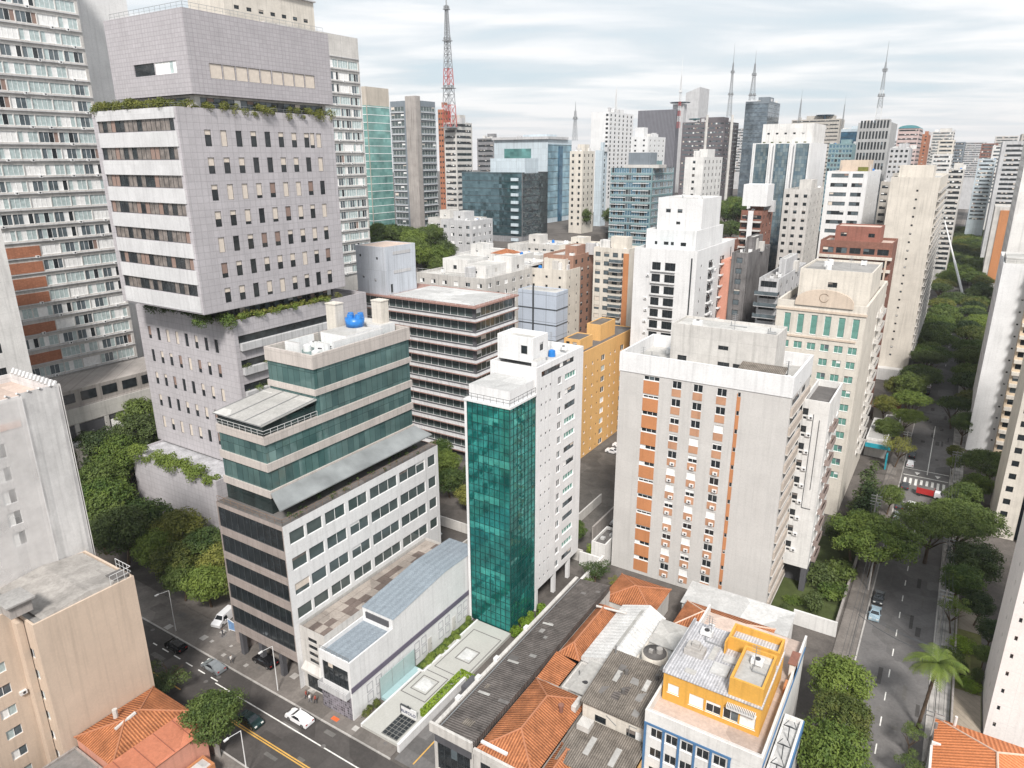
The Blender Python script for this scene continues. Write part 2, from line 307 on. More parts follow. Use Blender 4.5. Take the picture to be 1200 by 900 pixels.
# ------------------------------------------------------------------ windows
WC = {}
def wmesh(style, w, h, v):
    w, h = round(w, 2), round(h, 2); key = (style, w, h, v)
    if key in WC: return WC[key]
    b = MB(); x0, x1 = -w/2+.003, w/2-.003; z0, z1 = .003, h-.003; rnd = random.Random('%s %d %d %d' % (style, int(w*100), int(h*100), v))
    fr, gl = {'res': (0, 2), 'dk': (1, 2), 'rib': (1, 2), 'ribm': (1, 3), 'punch': (1, 2), 'grn': (0, 4), 'blu': (0, 7), 'hole': (1, 2), 'mix': (0, 2), 'plain': (1, 2), 'grey': (0, 10), 'brz': (1, 11)}[style]
    yd = .19
    t = .06 if w < 3 else .08
    def pane(a, c, m, y=yd, zb=z0, zt=z1): b.q((a, y, zb), (c, y, zb), (c, y, zt), (a, y, zt), m)
    step = {'res': 1.0, 'dk': 1.2, 'rib': 1.3, 'ribm': 1.5, 'punch': 9, 'grn': 1.0, 'blu': 1.4, 'hole': 99, 'mix': 1.05, 'plain': 1.6, 'grey': 2.4, 'brz': 1.5}[style]
    n = max(1, round(w/step))
    if style == 'res' and w > .8: n = max(2, n)
    for i in range(n):
        a = x0+(x1-x0)*i/n; c = x0+(x1-x0)*(i+1)/n; m = gl
        if style == 'mix': m = rnd.choice([(2, 3, 9), (3, 5, 5), (3, 9, 5), (5, 5, 9), (3, 9, 9), (9, 9, 5), (2, 3, 8, 5)][v % 7])
        if style == 'brz': m = rnd.choice([11, 11, 2, 8, 11, 2])
        if style in ('rib', 'ribm', 'blu'): m = rnd.choice([gl, gl, 2, 3, 3] if style != 'blu' else [7, 7, 3, 2])
        pane(a, c, m)
        k = rnd.random()
        if style == 'res':
            f = {0: 0, 1: 0, 2: .5, 3: 1, 4: .3, 5: 0}[v % 6]
            if f: pane(a, c, 5, yd-.03, z1-(z1-z0)*f, z1)
            if v % 6 == 5 and i == 0: pane(a, c, 5, yd-.03)
            if v % 6 == 1 and i % 2: pane(a, c, 3, yd-.03)
        elif style == 'punch':
            f = (0, .5, .8, 1, .3, .7)[v % 6]
            if f: pane(a, c, 6 if v % 6 != 5 else 8, yd-.03, z1-(z1-z0)*f, z1)
        elif style in ('dk', 'grn', 'grey') and k < (.34 if style == 'dk' else .16): pane(a, c, rnd.choice([6, 5, 3, 11]), yd-.03, z1-(z1-z0)*rnd.choice([.25, .4, .6]), z1)
        elif style in ('rib', 'ribm') and k < .4: pane(a, c, rnd.choice([6, 8, 5, 3]), yd-.03, z1-(z1-z0)*rnd.choice([.3, .5, 1]), z1)
        if i: b.box(a-.03, yd-.07, z0, a+.03, yd-.004, z1, fr)
    if style != 'hole':
        b.box(x0, yd-.08, z0, x1, yd-.005, z0+t, fr); b.box(x0, yd-.08, z1-t, x1, yd-.005, z1, fr)
        b.box(x0, yd-.08, z0+t, x0+t, yd-.005, z1-t, fr); b.box(x1-t, yd-.08, z0+t, x1, yd-.005, z1-t, fr)
    if style in ('res', 'grn'): b.box(x0-.08, -.07, -.07, x1+.08, -.002, -.004, fr)
    WC[key] = b.data('window', WM); return WC[key]
# ------------------------------------------------------------------ building
ROT = {'S': 0, 'E': math.pi/2, 'N': math.pi, 'W': -math.pi/2}
def facade(mb, side, p, a0, a1, z0, z1, ops, m=0, dep=.22, zt=None):
    """wall plane with real openings; side S/N: plane y=p, a is x; E/W: plane x=p, a is y"""
    inn = {'S': 1, 'N': -1, 'E': -1, 'W': 1}[side]
    def P(a, z, d=0): return (a, p+inn*d, z) if side in 'SN' else (p+inn*d, a, z)
    flip = side in 'NW'
    def Q(A, B, C, D):
        mb.q(*((A, B, C, D) if not flip else (D, C, B, A)), m)
    rects = [(o[0]-o[2]/2, o[0]+o[2]/2, o[1], o[1]+o[3]) for o in ops]
    zs = sorted({z0, z1} | {round(r[2], 3) for r in rects} | {round(r[3], 3) for r in rects})
    zs = [z for z in zs if z0 <= z <= z1]
    for i in range(len(zs)-1):
        za, zb = zs[i], zs[i+1]
        if zb-za < 1e-4: continue
        zm = (za+zb)/2; row = sorted((r[0], r[1]) for r in rects if r[2] < zm < r[3]); a = a0
        for r0, r1 in row:
            if r0 > a+1e-4: Q(P(a, za), P(r0, za), P(r0, zb), P(a, zb))
            a = max(a, r1)
        if a1 > a+1e-4: Q(P(a, za), P(a1, za), P(a1, zb), P(a, zb))
    for r0, r1, za, zb in rects:
        Q(P(r0, za), P(r0, za, dep), P(r0, zb, dep), P(r0, zb)); Q(P(r1, za, dep), P(r1, za), P(r1, zb), P(r1, zb, dep))
        Q(P(r0, za, dep), P(r0, za), P(r1, za), P(r1, za, dep)); Q(P(r0, zb), P(r0, zb, dep), P(r1, zb, dep), P(r1, zb))
def grid(a0, a1, n, z0, fh, nf, w, h, style='res', skip=0):
    st = (a1-a0)/n; res = []
    for k in range(nf):
        for i in range(n):
            if skip and random.random() < skip: continue
            res.append((a0+st*(i+.5), z0+k*fh, w, h, style))
    return res
AC = None
class Bld:
    def __init__(s, name, label, cat='building', at=(0, 0), z=0, group=None):
        s.o = (at[0], at[1], z); s.e = empty(name, s.o, label, cat, group); s.parts = {}; s.win = []; s.ac = []
    def mb(s, name, mat, key=None):
        k = (name, mat.name if not isinstance(mat, (list, tuple)) else mat[0].name, key)
        if k not in s.parts: s.parts[k] = (MB(), name, mat)
        return s.parts[k][0]
    def vol(s, x0, x1, y0, y1, z0, z1, mat, roof=R_LIGHT, S=None, E=None, W=None, par=.9, key=None, th=.3):
        b = s.mb('wall', mat, key)
        for side, p, a0, a1, ops in (('S', y0, x0, x1, S), ('E', x1, y0, y1, E), ('W', x0, y0, y1, W), ('N', y1, x0, x1, None)):
            ops = ops or []
            facade(b, side, p, a0, a1, z0, z1, ops)
            for o in ops: s.win.append((side, p, o))
        if roof is None: return
        t = th
        if par > .05:
            for A, B in ((((x0, y0), (x1, y0)), ((x0+t, y0+t), (x1-t, y0+t))), (((x1, y0), (x1, y1)), ((x1-t, y0+t), (x1-t, y1-t))),
                         (((x1, y1), (x0, y1)), ((x1-t, y1-t), (x0+t, y1-t))), (((x0, y1), (x0, y0)), ((x0+t, y1-t), (x0+t, y0+t)))):
                (a, c), (d, e) = A, B
                b.q((*a, z1), (*c, z1), (*e, z1), (*d, z1))
                b.q((*d, z1), (*e, z1), (*e, z1-par), (*d, z1-par))
            s.mb('roof', roof).q((x0+t, y0+t, z1-par), (x1-t, y0+t, z1-par), (x1-t, y1-t, z1-par), (x0+t, y1-t, z1-par))
        else:
            s.mb('roof', roof).q((x0, y0, z1), (x1, y0, z1), (x1, y1, z1), (x0, y1, z1))
    def acs(s, side, p, a, z): s.ac.append((side, p, a, z))
    def clutter(s, x0, x1, y0, y1, z, n=4, seed=1, big=True):
        r = random.Random(seed)
        for i in range(n):
            w_, d_, h_ = r.uniform(.6, 1.8), r.uniform(.6, 1.6), r.uniform(.5, 1.3)
            x, y = r.uniform(x0+w_, x1-w_), r.uniform(y0+d_, y1-d_); k = r.random()
            m = MB()
            if k < .4:
                m.box(x-w_/2, y-d_/2, z+.15, x+w_/2, y+d_/2, z+.15+h_); mf = MB(); mf.cyl(x, y, z+.152+h_, z+.27+h_, min(w_, d_)*.35, n=10)
                for sx in (-1, 1): m.box(x+sx*w_*.4-.05, y-d_/2, z+.002, x+sx*w_*.4+.05, y+d_/2, z+.15)
                ru = m.build('roof_unit', WMETAL, s.e, s.o); mf.build('fan', DMETAL, ru, s.o)
            elif k < .6:
                m.cyl(x, y, z+.002, z+1.1, .7, .62, n=14); m.cyl(x, y, z+1.1, z+1.3, .62, .2, n=14); m.build('water_tank', WATERT if r.random() < .4 else WMETAL, s.e, s.o)
            elif k < .8:
                m.tube((x, y, z), (x, y, z+3.2), .05); 
                for q in range(4): m.tube((x-.5, y, z+2+.35*q), (x+.5, y, z+2+.35*q), .03)
                m.build('roof_antenna', METAL, s.e, s.o)
            else:
                m.tube((x, y, z+.15), (x+r.uniform(1, 3), y, z+.15), .09); m.tube((x, y, z), (x, y, z+.9), .09)
                m.build('pipe', METAL, s.e, s.o)
    def rail(s, pts, z, h=1.0, mat=METAL, step=1.6, name='railing'):
        m = MB()
        for (a, b_) in zip(pts[:-1], pts[1:]):
            m.tube((*a, z+h), (*b_, z+h), .04, 4); m.tube((*a, z+h*.5), (*b_, z+h*.5), .025, 4)
            Ln = math.dist(a, b_); n = max(1, int(Ln/step))
            for i in range(n+1):
                t = i/n; x, y = a[0]+(b_[0]-a[0])*t, a[1]+(b_[1]-a[1])*t; m.tube((x, y, z), (x, y, z+h), .03, 4)
        m.build(name, mat, s.e, s.o)
    def balcony(s, side, p, a, z, w, d=1.2, mat=FR_W, rail='solid', h=1.0):
        m = MB(); m2 = MB()
        def bx(a0, a1, d0, d1, za, zb, mi=0, m=m):
            if side == 'S': m.box(a0, p-d1, za, a1, p-d0, zb, mi)
            elif side == 'E': m.box(p+d0, a0, za, p+d1, a1, zb, mi)
            else: m.box(p-d1, a0, za, p-d0, a1, zb, mi)
        a0, a1 = a-w/2, a+w/2
        bx(a0, a1, .003, d, z-.16, z)
        t = .1 if rail == 'solid' else .03; mi = 0 if rail == 'solid' else 1; z += .003
        bx(a0, a1, d-t-.003, d-.003, z, z+h, mi, m2); bx(a0, a0+t, .003, d-t-.006, z, z+h, mi, m2); bx(a1-t, a1, .003, d-t-.006, z, z+h, mi, m2)
        bal = m.build('balcony', [mat, G_MID], s.e, s.o); m2.build('railing', [mat, G_MID], bal, s.o)
    def finish(s):
        global AC
        for m, name, mat in s.parts.values():
            if m.v: m.build(name, mat, s.e, s.o)
        L_ = []
        for side, p, op in s.win:
            a, z, w_, h_, st = op[:5]
            v = op[5] if len(op) > 5 else random.choice((0, 1, 2, 3, 4, 5, 6, 7, 9, 10, 11))
            loc = (a, p, z) if side in 'SN' else (p, a, z)
            L_.append((w_*h_/((Vector(loc)-CAM).length**2), side, loc, st, w_, h_, v))
        L_.sort(key=lambda t: -t[0])
        for i, (k, side, loc, st, w_, h_, v) in enumerate(L_[:100]):
            link('window', wmesh(st, w_, h_, v), s.e, (loc[0]-s.o[0], loc[1]-s.o[1], loc[2]-s.o[2]), ROT[side])
        if len(L_) > 100:
            m = MB()
            for k, side, loc, st, w_, h_, v in L_[100:]:
                me = wmesh(st, w_, h_, v); c_, s_ = math.cos(ROT[side]), math.sin(ROT[side]); n = len(m.v)
                for vv in me.vertices:
                    x, y, z = vv.co; m.v.append((loc[0]+x*c_-y*s_, loc[1]+x*s_+y*c_, loc[2]+z))
                for pl in me.polygons: m.f.append(tuple(n+i for i in pl.vertices)); m.m.append(pl.material_index)
            tag(m.build('window', WM, s.e, s.o), kind='stuff')
        if s.ac:
            if AC is None:
                m = MB(); m.box(-.42, -.36, 0, .42, -.003, .55, 0); m.cyl(.1, 0, 0, .01, .001)
                n = len(m.v)
                ring = [(.08+.2*math.cos(t*math.pi/6), -.365, .28+.2*math.sin(t*math.pi/6)) for t in range(12)]
                m.poly(ring, 1); AC = m.data('air_conditioner', [WMETAL, DMETAL])
            for side, p, a, z in s.ac[:100]:
                loc = (a, p, z) if side in 'SN' else (p, a, z)
                link('air_conditioner', AC, s.e, (loc[0]-s.o[0], loc[1]-s.o[1], loc[2]-s.o[2]), ROT[side])
        return s.e
# ================================================================== GROUND, ROADS
def sheet(name, x0, x1, y0, y1, z, mat, label=None, cat='ground'):
    m = MB(); m.q((x0, y0, z), (x1, y0, z), (x1, y1, z), (x0, y1, z)); o = m.build(name, mat)
    return tag(o, label, cat, None, 'structure')
A_ROAD = roofm('asphalt', (.088, .080, .076), .85, .3); A_ROAD2 = roofm('grey_asphalt', (.165, .158, .156), .85, .28)
A_GND = roofm('worn_ground', (.13, .117, .108), .95, .35); A_PAV = wall('pavement_slab', (.30, .275, .255), dirt=.35, streak=0, tile=(1.1, 1.1, .04), tilevar=.12)
A_PAV = roofm('pavement_concrete', (.205, .185, .17), .9, .4)
A_LOT = roofm('stained_car_park', (.13, .12, .11), .9, .4)
P_WHITE = plain('road_paint_white', (.70, .69, .66), .7, var=.25, scale=2); P_YEL = plain('road_paint_yellow', (.60, .35, .08), .7, var=.2, scale=2)
sheet('ground', -2600, 1600, -300, 5200, -.06, A_GND, 'worn grey brown city ground under the buildings')
sheet('road', -420, 140, 46.2, 57.9, .0, A_ROAD, 'dark asphalt road crossing the bottom left corner', 'road')
sheet('cross_street', -4.3, 6.6, 58.2, 1500, .012, A_ROAD2, 'grey asphalt street running away on the right', 'road')
def slab(name, boxes, mat, label, cat='pavement'):
    m = MB()
    for b in boxes: m.box(*b)
    return tag(m.build(name, mat), label, cat, None, 'structure')
slab('pavement', [(-420, 58.15, -.05, -57.9, 64.5, .13), (-124, 64.6, -.05, -96, 75, .125)], A_PAV, 'wide concrete pavement in front of the dark glass block')
slab('pavement', [(-420, 41.0, -.05, -4.6, 45.95, .13)], A_PAV, 'narrow pavement on the near side of the road')
slab('pavement', [(-50.9, 58.15, -.05, -8.1, 59.3, .13), (-8.1, 58.3, -.05, -4.55, 1500, .13)], A_PAV, 'grey pavement with trees on the near left of the street')
slab('pavement', [(6.85, 58.3, -.05, 9.6, 1500, .13)], plain('pale_pavement', (.32, .305, .29), .9, var=.5, scale=.5), 'pale pavement on the right side of the street')
slab('kerb', [(-420, 57.9, -.05, -57.7, 58.15, .15)], CONC, 'pale kerb along the far side of the road', 'kerb')
slab('kerb', [(-420, 45.95, -.05, -4.6, 46.2, .15)], CONC, 'pale kerb along the near side of the road', 'kerb')
slab('kerb', [(-4.55, 58.3, -.05, -4.3, 1500, .15)], CONC, 'pale kerb on the left of the street', 'kerb')
slab('kerb', [(6.6, 58.3, -.05, 6.85, 1500, .15)], CONC, 'pale kerb on the right of the street', 'kerb')
def marks(name, rects, z, mat, label):
    m = MB()
    for x0, x1, y0, y1 in rects: m.q((x0, y0, z), (x1, y0, z), (x1, y1, z), (x0, y1, z))
    return tag(m.build(name, mat), label, 'road marking', None, 'structure')
marks('lane_line', [(-92.5, -2, 54.35, 54.55)] + [(-92.5-3.4*k, -94.3-3.4*k, 54.8, 55.0) for k in range(30)], .012, P_WHITE, 'white lane line along the dark road, dashed then solid')
marks('centre_line', [(-84.5, -4, 50.35, 50.55), (-84.5, -4, 50.7, 50.9)] + [(-110, -96, 50.35, 50.55)], .012, P_YEL, 'double yellow line in the middle of the dark road')
marks('lane_line', [(.75, .92, 96+6.2*k, 98.2+6.2*k) for k in range(14)] + [(1.3, 1.5, 207, 250)] + [(1.3, 1.5, 330+7*k, 333+7*k) for k in range(30)], .024, P_WHITE, 'broken white line down the middle of the right street')
marks('pedestrian_crossing', [(-3.7+1.27*k, -3.1+1.27*k, 198.2, 202.6) for k in range(8)], .024, P_WHITE, 'white zebra crossing over the right street')
marks('stop_line', [(-4.1, 6.4, 204.4, 204.8), (-4.1, 6.4, 209.3, 209.6)], .026, P_WHITE, 'two white stop lines beyond the zebra crossing')
m = MB()
for cx in (-.9, 3.9): m.poly([(cx-.7, 207.6, .026), (cx, 205.6, .026), (cx+.7, 207.6, .026)])
tag(m.build('road_triangle', P_WHITE), 'white triangles painted between the stop lines', 'road marking', None, 'structure')
m = MB(); rr = random.Random(5)
for _ in range(26):
    x, y = rr.uniform(-120, -60), rr.uniform(59, 63.6); s_ = rr.uniform(.25, .7); m.q((x-s_, y-s_, .137), (x+s_, y-s_, .137), (x+s_, y+s_, .137), (x-s_, y+s_, .137), rr.randrange(2))
tag(m.build('pavement_patches', [CONC, R_DARK]), 'square patches and covers set in the pavement', 'paving', None, 'structure')
m = MB(); m.q((-70.6, 58.9, .14), (-69.3, 58.9, .14), (-69.3, 60.0-.4, .14), (-70.6, 59.6, .14)); 
tag(m.build('painted_cover', plain('orange_paint', (.70, .14, .04))), 'orange painted cover on the pavement', 'paving', None, 'structure')
rr = random.Random(77); m = MB()
for _ in range(34):
    x, y = rr.uniform(-130, -50), rr.uniform(46.6, 56.5); a, c = rr.uniform(.5, 3.5), rr.uniform(.3, .9); zq = .003+.0004*_; m.q((x, y, zq), (x+a, y, zq), (x+a, y+c, zq), (x, y+c, zq), rr.randrange(2))
for _ in range(70):
    x, y = rr.uniform(-4.0, 5.2), rr.uniform(85, 270); a, c = rr.uniform(.3, 1.1), rr.uniform(.6, 5); zq = .0135+.0001*_; m.q((x, y, zq), (x+a, y, zq), (x+a, y+c, zq), (x, y+c, zq), rr.randrange(2))
tag(m.build('asphalt_patches', [roofm('old_patch', (.085, .08, .078)), roofm('pale_patch', (.155, .148, .14))]), 'repaired trench patches in the asphalt', 'road patch', None, 'structure')
m = MB()
for _ in range(16):
    x, y = (rr.uniform(-3.5, 6), rr.uniform(90, 260)) if _ % 2 else (rr.uniform(-120, -50), rr.uniform(47, 57)); m.poly([(x+.38*math.cos(q*.52), y+.38*math.sin(q*.52), .028) for q in range(12)])
tag(m.build('manhole_covers', R_DARK), 'dark round manhole covers in the asphalt', 'manhole', None, 'structure')
# car park behind the white tower
sheet('car_park', -56, -52.8+0, 130, 172, .01, A_LOT, 'stained asphalt car park behind the white tower')
sheet('yard', -86, -52.6, 117, 186, .005, A_LOT, 'dark asphalt yard between the white tower and the pale block', 'yard')

m = MB()
for k in range(10): m.q((-59.6, 132+3.4*k, .03), (-55.6, 132+3.4*k, .03), (-55.6, 132.12+3.4*k, .03), (-59.6, 132.12+3.4*k, .03))
tag(m.build('bay_lines', P_WHITE), 'faint white bay lines in the yard by the long wall', 'road marking', None, 'structure')
# unseen towers added outside the frame for the mirror glass opposite to reflect
for x0, x1, y0, y1, z, wm, lb in ((-96, -68, -70, -38, 62, W_OFF, 'added off white tower behind the camera mirrored in the teal glass'), (-58, -34, -62, -30, 74, W_CREAM, 'added cream tower behind the camera mirrored in the teal glass'), (-24, 2, -80, -46, 66, W_BROWN, 'added brown tower behind the camera'), (14, 44, -40, -6, 58, W_WHITE, 'added white tower to the right of the camera')):
    b = Bld('apartment_block', lb, 'apartment block', ((x0+x1)/2, (y0+y1)/2)); b.vol(x0, x1, y0, y1, 0, z, wm, R_LIGHT, E=[((y0+y1)/2, 4+3.2*k, y1-y0-4, 1.6, 'rib') for k in range(int(z/3.2)-2)])
    m = MB()
    for k in range(int(z/3.2)-2):
        for i in range(int((x1-x0)//4)): m.box(x0+1.5+4*i, y1+.003, 4+3.2*k, x0+3.6+4*i, y1+.06, 5.6+3.2*k)
    tag(m.build('window', G_DARK, b.e, b.o), kind='stuff'); b.finish()
# ================================================================== LAVENDER TOWER
b = Bld('office_tower', 'tall lavender granite office tower with white balcony bands and roof planting', 'office tower', (-139, 100))
b.vol(-155, -124, 80, 126, -.05, 18, W_LAV, R_METAL, par=.4, key='pod')
lows = []
for k in range(5): lows += [(-152.6+3.42*i, 43.3-5.4*k, 1.15, 2.9, 'punch') for i in range(8)]
b.vol(-156.5, -122.4, 87.6, 126, 18, 50.8, W_LAV, R_DARK, S=lows, E=[(101.5, 45.0-5.2*k, 26, 2.5, 'hole') for k in range(5)], par=.8, key='low')
for k in range(5):
    m = MB(); m.box(-124.0, 88.6, 44.4-5.2*k, -121.6, 114.4, 45.9-5.2*k); m.build('terrace_planter', W_GREY, b.e, b.o)
b.vol(-150, -125.2, 90, 118, 50.8, 53.2, W_DARK, None, S=[(-137.5, 51.0, 23, 1.9, 'rib')], E=[(104, 51.0, 27, 1.9, 'rib')], key='gap')
mS = [(-136.0, 56.65+5.05*k, 25.0, 2.35, 'brz') for k in range(7)]
mE = []
for k in range(7): mE += [(87.45+3.42*i, 54.7+4.93*k, 1.42, 2.95, 'punch') for i in range(9)]
mE += [(112.95, 84.2, 1.3, 3.1, 'punch')]
b.vol(-150.1, -122.4, 81.6, 119.4, 53.2, 91.0, W_LAV, R_GREY, S=mS, E=mE, par=.6, key='mid')
for k in range(8):
    m = MB(); z0 = 53.9+5.05*k if k else 53.5; z1 = min(56.55+5.05*k, 90.7)
    if k == 7: z0, z1 = 89.1, 90.9
    if z1 > z0: m.box(-148.6, 81.42, z0, -122.9, 81.598, z1); m.build('balcony_panel', wall('balcony_panel_paint', (.60, .60, .61), dirt=.14, streak=.1, tile=(3.1, 9, .03), joint=.85), b.e, b.o)
b.vol(-146.5, -123.6, 86.6, 118.6, 90.4, 93.3, W_OFF, None, E=[(102.6, 90.7, 30, 2.2, 'ribm')], S=[(-135, 90.7, 20, 2.2, 'ribm')], key='gap2')
b.vol(-147.3, -122.4, 85.4, 119.8, 93.3, 107.4, W_LAVD, R_GREY, S=[(-136.2, 97.0, 6.6, 2.1, 'hole'), (-129.4, 97.0, 6.6, 2.1, 'mix', 3)], E=[(90.92+2.845*i, 96.2, 2.72, 2.6, 'punch', 3) for i in range(9)], key='up', par=1)
b.clutter(-146, -124, 87, 118, 106.4, 12, 3); b.rail([(-146, 86), (-123, 86), (-123, 119)], 107.4, 1.1)
b.rail([(-149.5, 82), (-122.8, 82), (-122.8, 119)], 91.0, .7)
TOWER = b.finish()

# ================================================================== DARK BASE AND GREEN GLASS TOWER
b = Bld('office_building', 'dark ribbed office block with white window side and green glass tower on top', 'office building', (-87, 80))
sb = [(25.2, 3.6), (20.6, 3.2), (16.3, 3.0), (11.7, 3.0), (7.0, 3.3)]
cols = [(62.0, 65.0), (65.4, 68.6), (69.2, 73.6), (74.4, 78.8), (79.5, 86.5), (87.1, 94.3), (95.2, 97.5)]
eo = []
for (zb, zt) in ((25.9, 28.1), (21.4, 23.6), (16.95, 19.1), (12.6, 14.7)):
    eo += [((a+c)/2, zb, c-a, zt-zb, 'grey') for a, c in cols]
W_BANDD = wall('brown_granite_band', (.33, .285, .265), dirt=.15, streak=.1, tile=(1.2, 2, .03), tilevar=.06, joint=.75)
m_ = b.mb('wall', W_BANDD, 'S'); facade(m_, 'S', 60.9, -95.1, -79.402, 5.2, 29.6, [(-87.25, z, 15.3, h, 'plain') for z, h in sb])
for z, h in sb: b.win.append(('S', 60.9, (-87.25, z, 15.3, h, 'plain')))
m_ = b.mb('wall', W_WHITE2, 'E'); facade(m_, 'E', -79.4, 60.9, 98.3, 0, 29.6, eo)
for o in eo: b.win.append(('E', -79.4, o))
m_ = b.mb('wall', W_BANDD, 'WN'); facade(m_, 'W', -95.1, 60.9, 98.3, 5.2, 29.6, []); facade(m_, 'N', 98.3, -95.1, -79.4, 0, 29.6, [])
m_.q((-95.1, 60.9, 5.2), (-79.4, 60.9, 5.2), (-79.4, 98.3, 5.2), (-95.1, 98.3, 5.2))
b.mb('terrace', R_DARK).q((-95.1, 60.9, 29.4), (-79.4, 60.9, 29.4), (-79.4, 98.3, 29.4), (-95.1, 98.3, 29.4))
m_ = b.mb('ground_floor', W_DARK); m_.box(-94.5, 65.6, 0, -79.7, 98, 5.19)
for x in (-94.4, -89.3, -84.3): m_.box(x-.4, 61.4, 0, x+.4, 62.2, 5.19)
m_ = b.mb('side_wing', W_BANDD); m_.box(-98.3, 63.0, 0, -95.102, 84, 12.0)
b.rail([(-95.0, 61.1), (-79.6, 61.1), (-79.6, 98)], 29.6, 1.0, plain('brown_rail', (.20, .13, .09)), 1.6)
m = MB(); m.q((-83.84, 62.9, 33.1), (-80.7, 61.8, 31.5), (-80.7, 98.4, 31.5), (-83.84, 97.0, 33.1)); m.q((-83.84, 62.9, 32.9), (-83.84, 97.0, 32.9), (-80.7, 98.4, 31.3), (-80.7, 61.8, 31.3)); m.q((-80.7, 61.8, 31.3), (-80.7, 98.4, 31.3), (-80.7, 98.4, 31.5), (-80.7, 61.8, 31.5)); m.poly([(-83.84, 62.9, 32.9), (-80.7, 61.8, 31.3), (-80.7, 61.8, 31.5), (-83.84, 62.9, 33.1)]); m.build('canopy', plain('grey_canopy', (.235, .25, .255), .28, var=.3, scale=.3), b.e, b.o)
GT = glass('blue_green_curtain_glass', (.15, .25, .24), (.075, .15, .15), (1.35, 3.3), .06, .35, .02, joint=(.03, .06, .06))
GTD = glass('dark_tinted_glass', (.04, .06, .06), (.02, .03, .03), (1.5, 3.3), .06, .2, .02)
g_ = b.mb('curtain_glass', GT)
def shell(mb, x0, x1, y0, y1, z0, z1, m=0): mb.box(x0, y0, z0, x1, y1, z1, m)
shell(b.mb('curtain_glass', GTD, 'base'), -95, -84.1, 63.1, 96.8, 29.42, 33.3)
shell(g_, -95.0, -84.1, 63.1, 96.8, 33.4, 42.0)
shell(g_, -95.0, -84.1, 73.7, 96.8, 42.0, 51)
for z0, z1, y0 in ((32.2, 33.4, 63.0), (36.6, 37.9, 63.0), (41.0, 42.3, 63.0), (45.8, 46.8, 73.6), (50.2, 52.5, 73.6)):
    m = MB()
    x0, x1, y1 = -95.25, -83.85, 97.0; y0 -= .15
    if z1 == 52.5:
        m.box(x0, y0, z0, x1, y0+.4, z1); m.box(x1-.4, y0+.4, z0, x1, y1, z1); m.box(x0, y0+.4, z0, x0+.4, y1, z1); m.box(x0+.4, y1-.4, z0, x1-.4, y1, z1)
        m.box(x0+.41, y0+.41, z0, x1-.41, y1-.41, z0+.7, 1)
    else: m.box(x0, y0, z0, x1, y1, z1)
    m.build('stone_band', [W_BAND, R_LIGHT], b.e, b.o)
m = MB()                                                  # skylight house on the lower step
m.box(-94.9, 63.1, 42.31, -84.3, 73.4, 44.2, 1); m.poly([(-95.4, 62.6, 44.25), (-83.8, 62.6, 44.25), (-83.8, 73.58, 45.3), (-95.4, 73.58, 45.3)])
m.poly([(-95.4, 62.6, 44.25), (-95.4, 73.58, 45.3), (-95.4, 73.58, 45.1), (-95.4, 62.6, 44.05)], 0); m.poly([(-83.8, 62.6, 44.05), (-83.8, 73.58, 45.1), (-83.8, 73.58, 45.3), (-83.8, 62.6, 44.25)])
m.poly([(-95.4, 62.6, 44.05), (-83.8, 62.6, 44.05), (-83.8, 62.6, 44.25), (-95.4, 62.6, 44.25)], 2)
for i in range(4): x = -95.2+3.75*i; m.tube((x, 62.7, 44.33), (x, 73.5, 45.38), .06, 4, 2)
m.build('skylight_roof', [R_LIGHT, GTD, METAL], b.e, b.o)
b.rail([(-95, 62.9), (-83.9, 62.9), (-83.9, 73.5)], 42.3, 1.0, WMETAL, 1.3)
m = MB()                                                  # white walls and plant boxes on the upper roof
for x0, y0, x1, y1, z1 in ((-93, 76, -89.5, 76.4, 53.2), (-93, 76.4, -92.6, 82, 53.2), (-89.4, 79, -86, 79.4, 52.9), (-92, 83, -86, 90, 53.4), (-86.2, 80, -85.8, 92, 53.0), (-94, 92.2, -86.5, 96, 53.3)):
    m.box(x0, y0, 50.91, x1, y1, z1, 0, 1)
m.build('roof_walls', [W_WHITE2, R_LIGHT], b.e, b.o)
for x, y in ((-93.6, 88.2), (-88.6, 94.6)):
    m = MB(); m.box(x-1.15, y-1.0, 52, x+1.15, y+1.0, 57.3); m.box(x-1.25, y-1.1, 57.31, x+1.25, y+1.1, 57.5); m.build('roof_column', W_CREAM, b.e, b.o)
m = MB(); m.cyl(-90.0, 89.4, 53.41, 54.9, 1.6, 1.75, 18); m.cyl(-90.0, 89.4, 54.9, 55.0, 1.75, 1.7, 18); m.build('water_tank', WATERT, b.e, b.o, True)
for dx, dy in ((-1.2, .3), (.3, 1.2), (1.1, -.2), (-.2, -.9)):
    m = MB(); m.cyl(-90+dx, 89.4+dy, 55.01, 55.7, .62, .5, 10); m.build('water_tank', WATERT, b.e, b.o)
b.clutter(-94, -85, 76, 95, 50.91, 9, 9)
b.finish()

# ================================================================== ANNEXES
b = Bld('shop_annex', 'narrow white shop building with patched brown and beige roof beside the office block', 'shop building', (-76, 77))
b.vol(-79.35, -73.8, 61.9, 93.5, 0, 11.9, W_OFF, None, S=[(-76.6, 5.6, 2.0, .75, 'dk'), (-76.6, 6.9, 2.0, .75, 'dk'), (-76.6, 8.2, 2.0, .75, 'dk'), (-76.6, 9.5, 2.0, .75, 'dk'), (-76.6, .2, 4.2, 3.2, 'dk')])
m = MB(); rr = random.Random(4)
for i in range(16):
    for j in range(4):
        y = 62.3+i*1.93; x = -79.0+j*1.28; m.box(x+.02, y+.02, 11.4, x+1.24, y+1.9, 11.55+rr.random()*.05, rr.choice([0, 0, 0, 1, 1]) if j else 0)
m.build('roof', [roofm('beige_roof_sheet', (.37, .325, .29)), roofm('brown_roof_sheet', (.17, .135, .12))], b.e, b.o)
